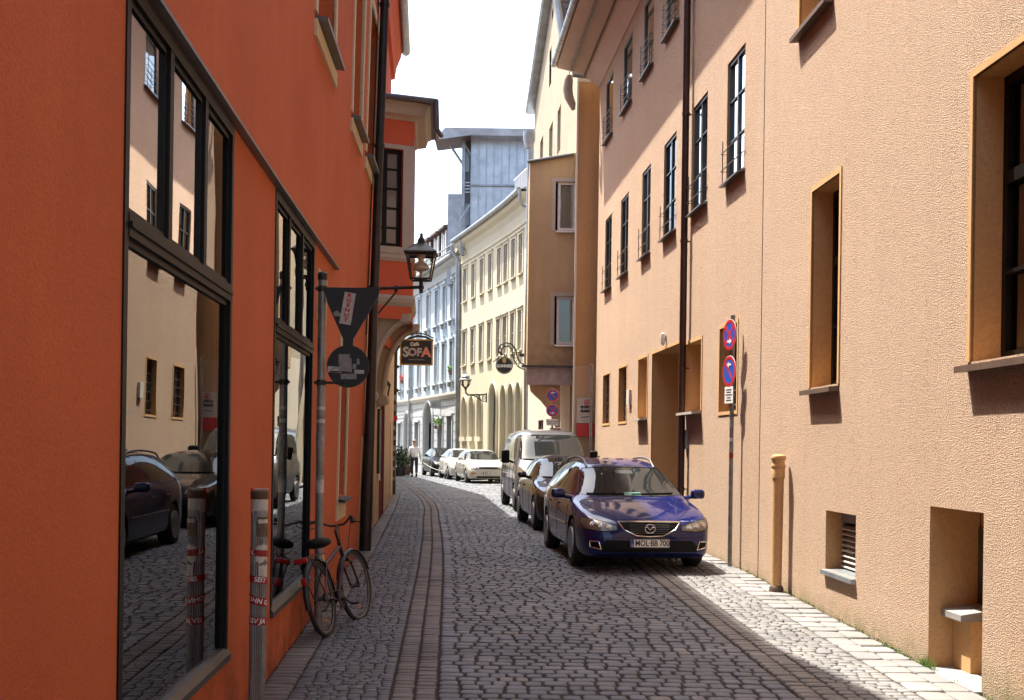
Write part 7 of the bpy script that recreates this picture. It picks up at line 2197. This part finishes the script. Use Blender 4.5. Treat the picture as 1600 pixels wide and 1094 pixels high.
for x, y, z, p_ in ((-.10, .09, .045, 0), (.10, -.17, .085, -.5)):
    q = MB(); q.bbox((x, y, z), (.095, .27, .085), .035, rot=Matrix.Rotation(p_, 3, 'X'), seg=3); q.build('shoe', 'rubber', MN, local=True)
q = MB(); bm = bmesh.new(); bmesh.ops.create_uvsphere(bm, u_segments=16, v_segments=10, radius=1)
for v in bm.verts: v.co = Vector((v.co.x * .098, v.co.y * .105 - .012, v.co.z * .085))
bm.transform(Matrix.Translation((0, .03, 1.745))); q.bm(bm, 0, True); q.build('hair', 'hair_grey', MN, local=True)
for sx in (-1, 1):
    for k in range(5):
        pass
# hands: palm with fingers
for sx, hx, hy, hz in ((-1, -.312, .145, .80), (1, .322, .155, .81)):
    vs = [(hx, hy - .01, hz + .05), (hx, hy, hz)]; es = [(0, 1)]; rr = [.026, (.032, .02)]
    for k in range(4):
        y = hy - .03 + k * .02; n0 = len(vs); vs += [(hx, y, hz - .035), (hx - sx * .012, y + .004, hz - .075 + .006 * abs(k - 1.5)), (hx - sx * .028, y + .006, hz - .10 + .008 * abs(k - 1.5))]
        es += [(1, n0), (n0, n0 + 1), (n0 + 1, n0 + 2)]; rr += [.009, .008, .007]
    n0 = len(vs); vs += [(hx - sx * .015, hy + .035, hz), (hx - sx * .03, hy + .05, hz - .035)]; es += [(1, n0), (n0, n0 + 1)]; rr += [.010, .008]
    skin_mesh('hand', 'skin', vs, es, rr, MN, root=0, sub=1)
# small dog on a lead, with the lead as its own object
pd = place(697.5, 743, 56.2)
DG = thing('dog', 'small black and white dog on a lead beside the dark car', 'dog', pd, R(100))
dv = [(-.16, 0, .24), (0, 0, .235), (.15, 0, .25), (.22, 0, .33), (.27, 0, .37), (.34, 0, .35),
      (.13, .05, .14), (.13, .055, .07), (.14, .055, .015), (.13, -.05, .14), (.11, -.055, .07), (.12, -.055, .015),
      (-.14, .05, .15), (-.19, .055, .09), (-.16, .055, .015), (-.14, -.05, .15), (-.17, -.055, .09), (-.15, -.055, .015), (-.24, 0, .30), (-.28, 0, .37), (.25, .035, .42), (.25, -.035, .42)]
de = [(0, 1), (1, 2), (2, 3), (3, 4), (4, 5), (2, 6), (6, 7), (7, 8), (2, 9), (9, 10), (10, 11), (0, 12), (12, 13), (13, 14), (0, 15), (15, 16), (16, 17), (0, 18), (18, 19), (4, 20), (4, 21)]
drr = [.065, .07, .085, .055, .055, .025, .03, .02, .018, .03, .02, .018, .035, .02, .018, .035, .02, .018, .02, .01, .018, .018]
skin_mesh('body', 'dog_fur', dv, de, drr, DG, root=1)
q = MB(); q.lathe([(.058, -.01), (.06, 0), (.058, .01)], (.20, 0, .30), 14, axis='X'); q.build('collar', 'ink_red', DG, local=True)
hand = MN.matrix_basis @ Vector((.322, .155, .78))
Mh = Matrix.Translation(pm) @ Matrix.Rotation(R(8), 4, 'Z'); hand = Mh @ Vector((.322, .155, .80)); coll = pd + Vector((.0, .2, .36))
q = MB(); q.tube([hand + (coll - hand) * t + Vector((0, 0, -.12 * math.sin(t * math.pi))) for t in [i / 12 for i in range(13)]], .010, 5); q.bbox(hand, (.05, .12, .09), .02)
tagged(q.build('dog_lead', 'white_paint'), 'thin pale dog lead running from the man to the small dog', 'lead')
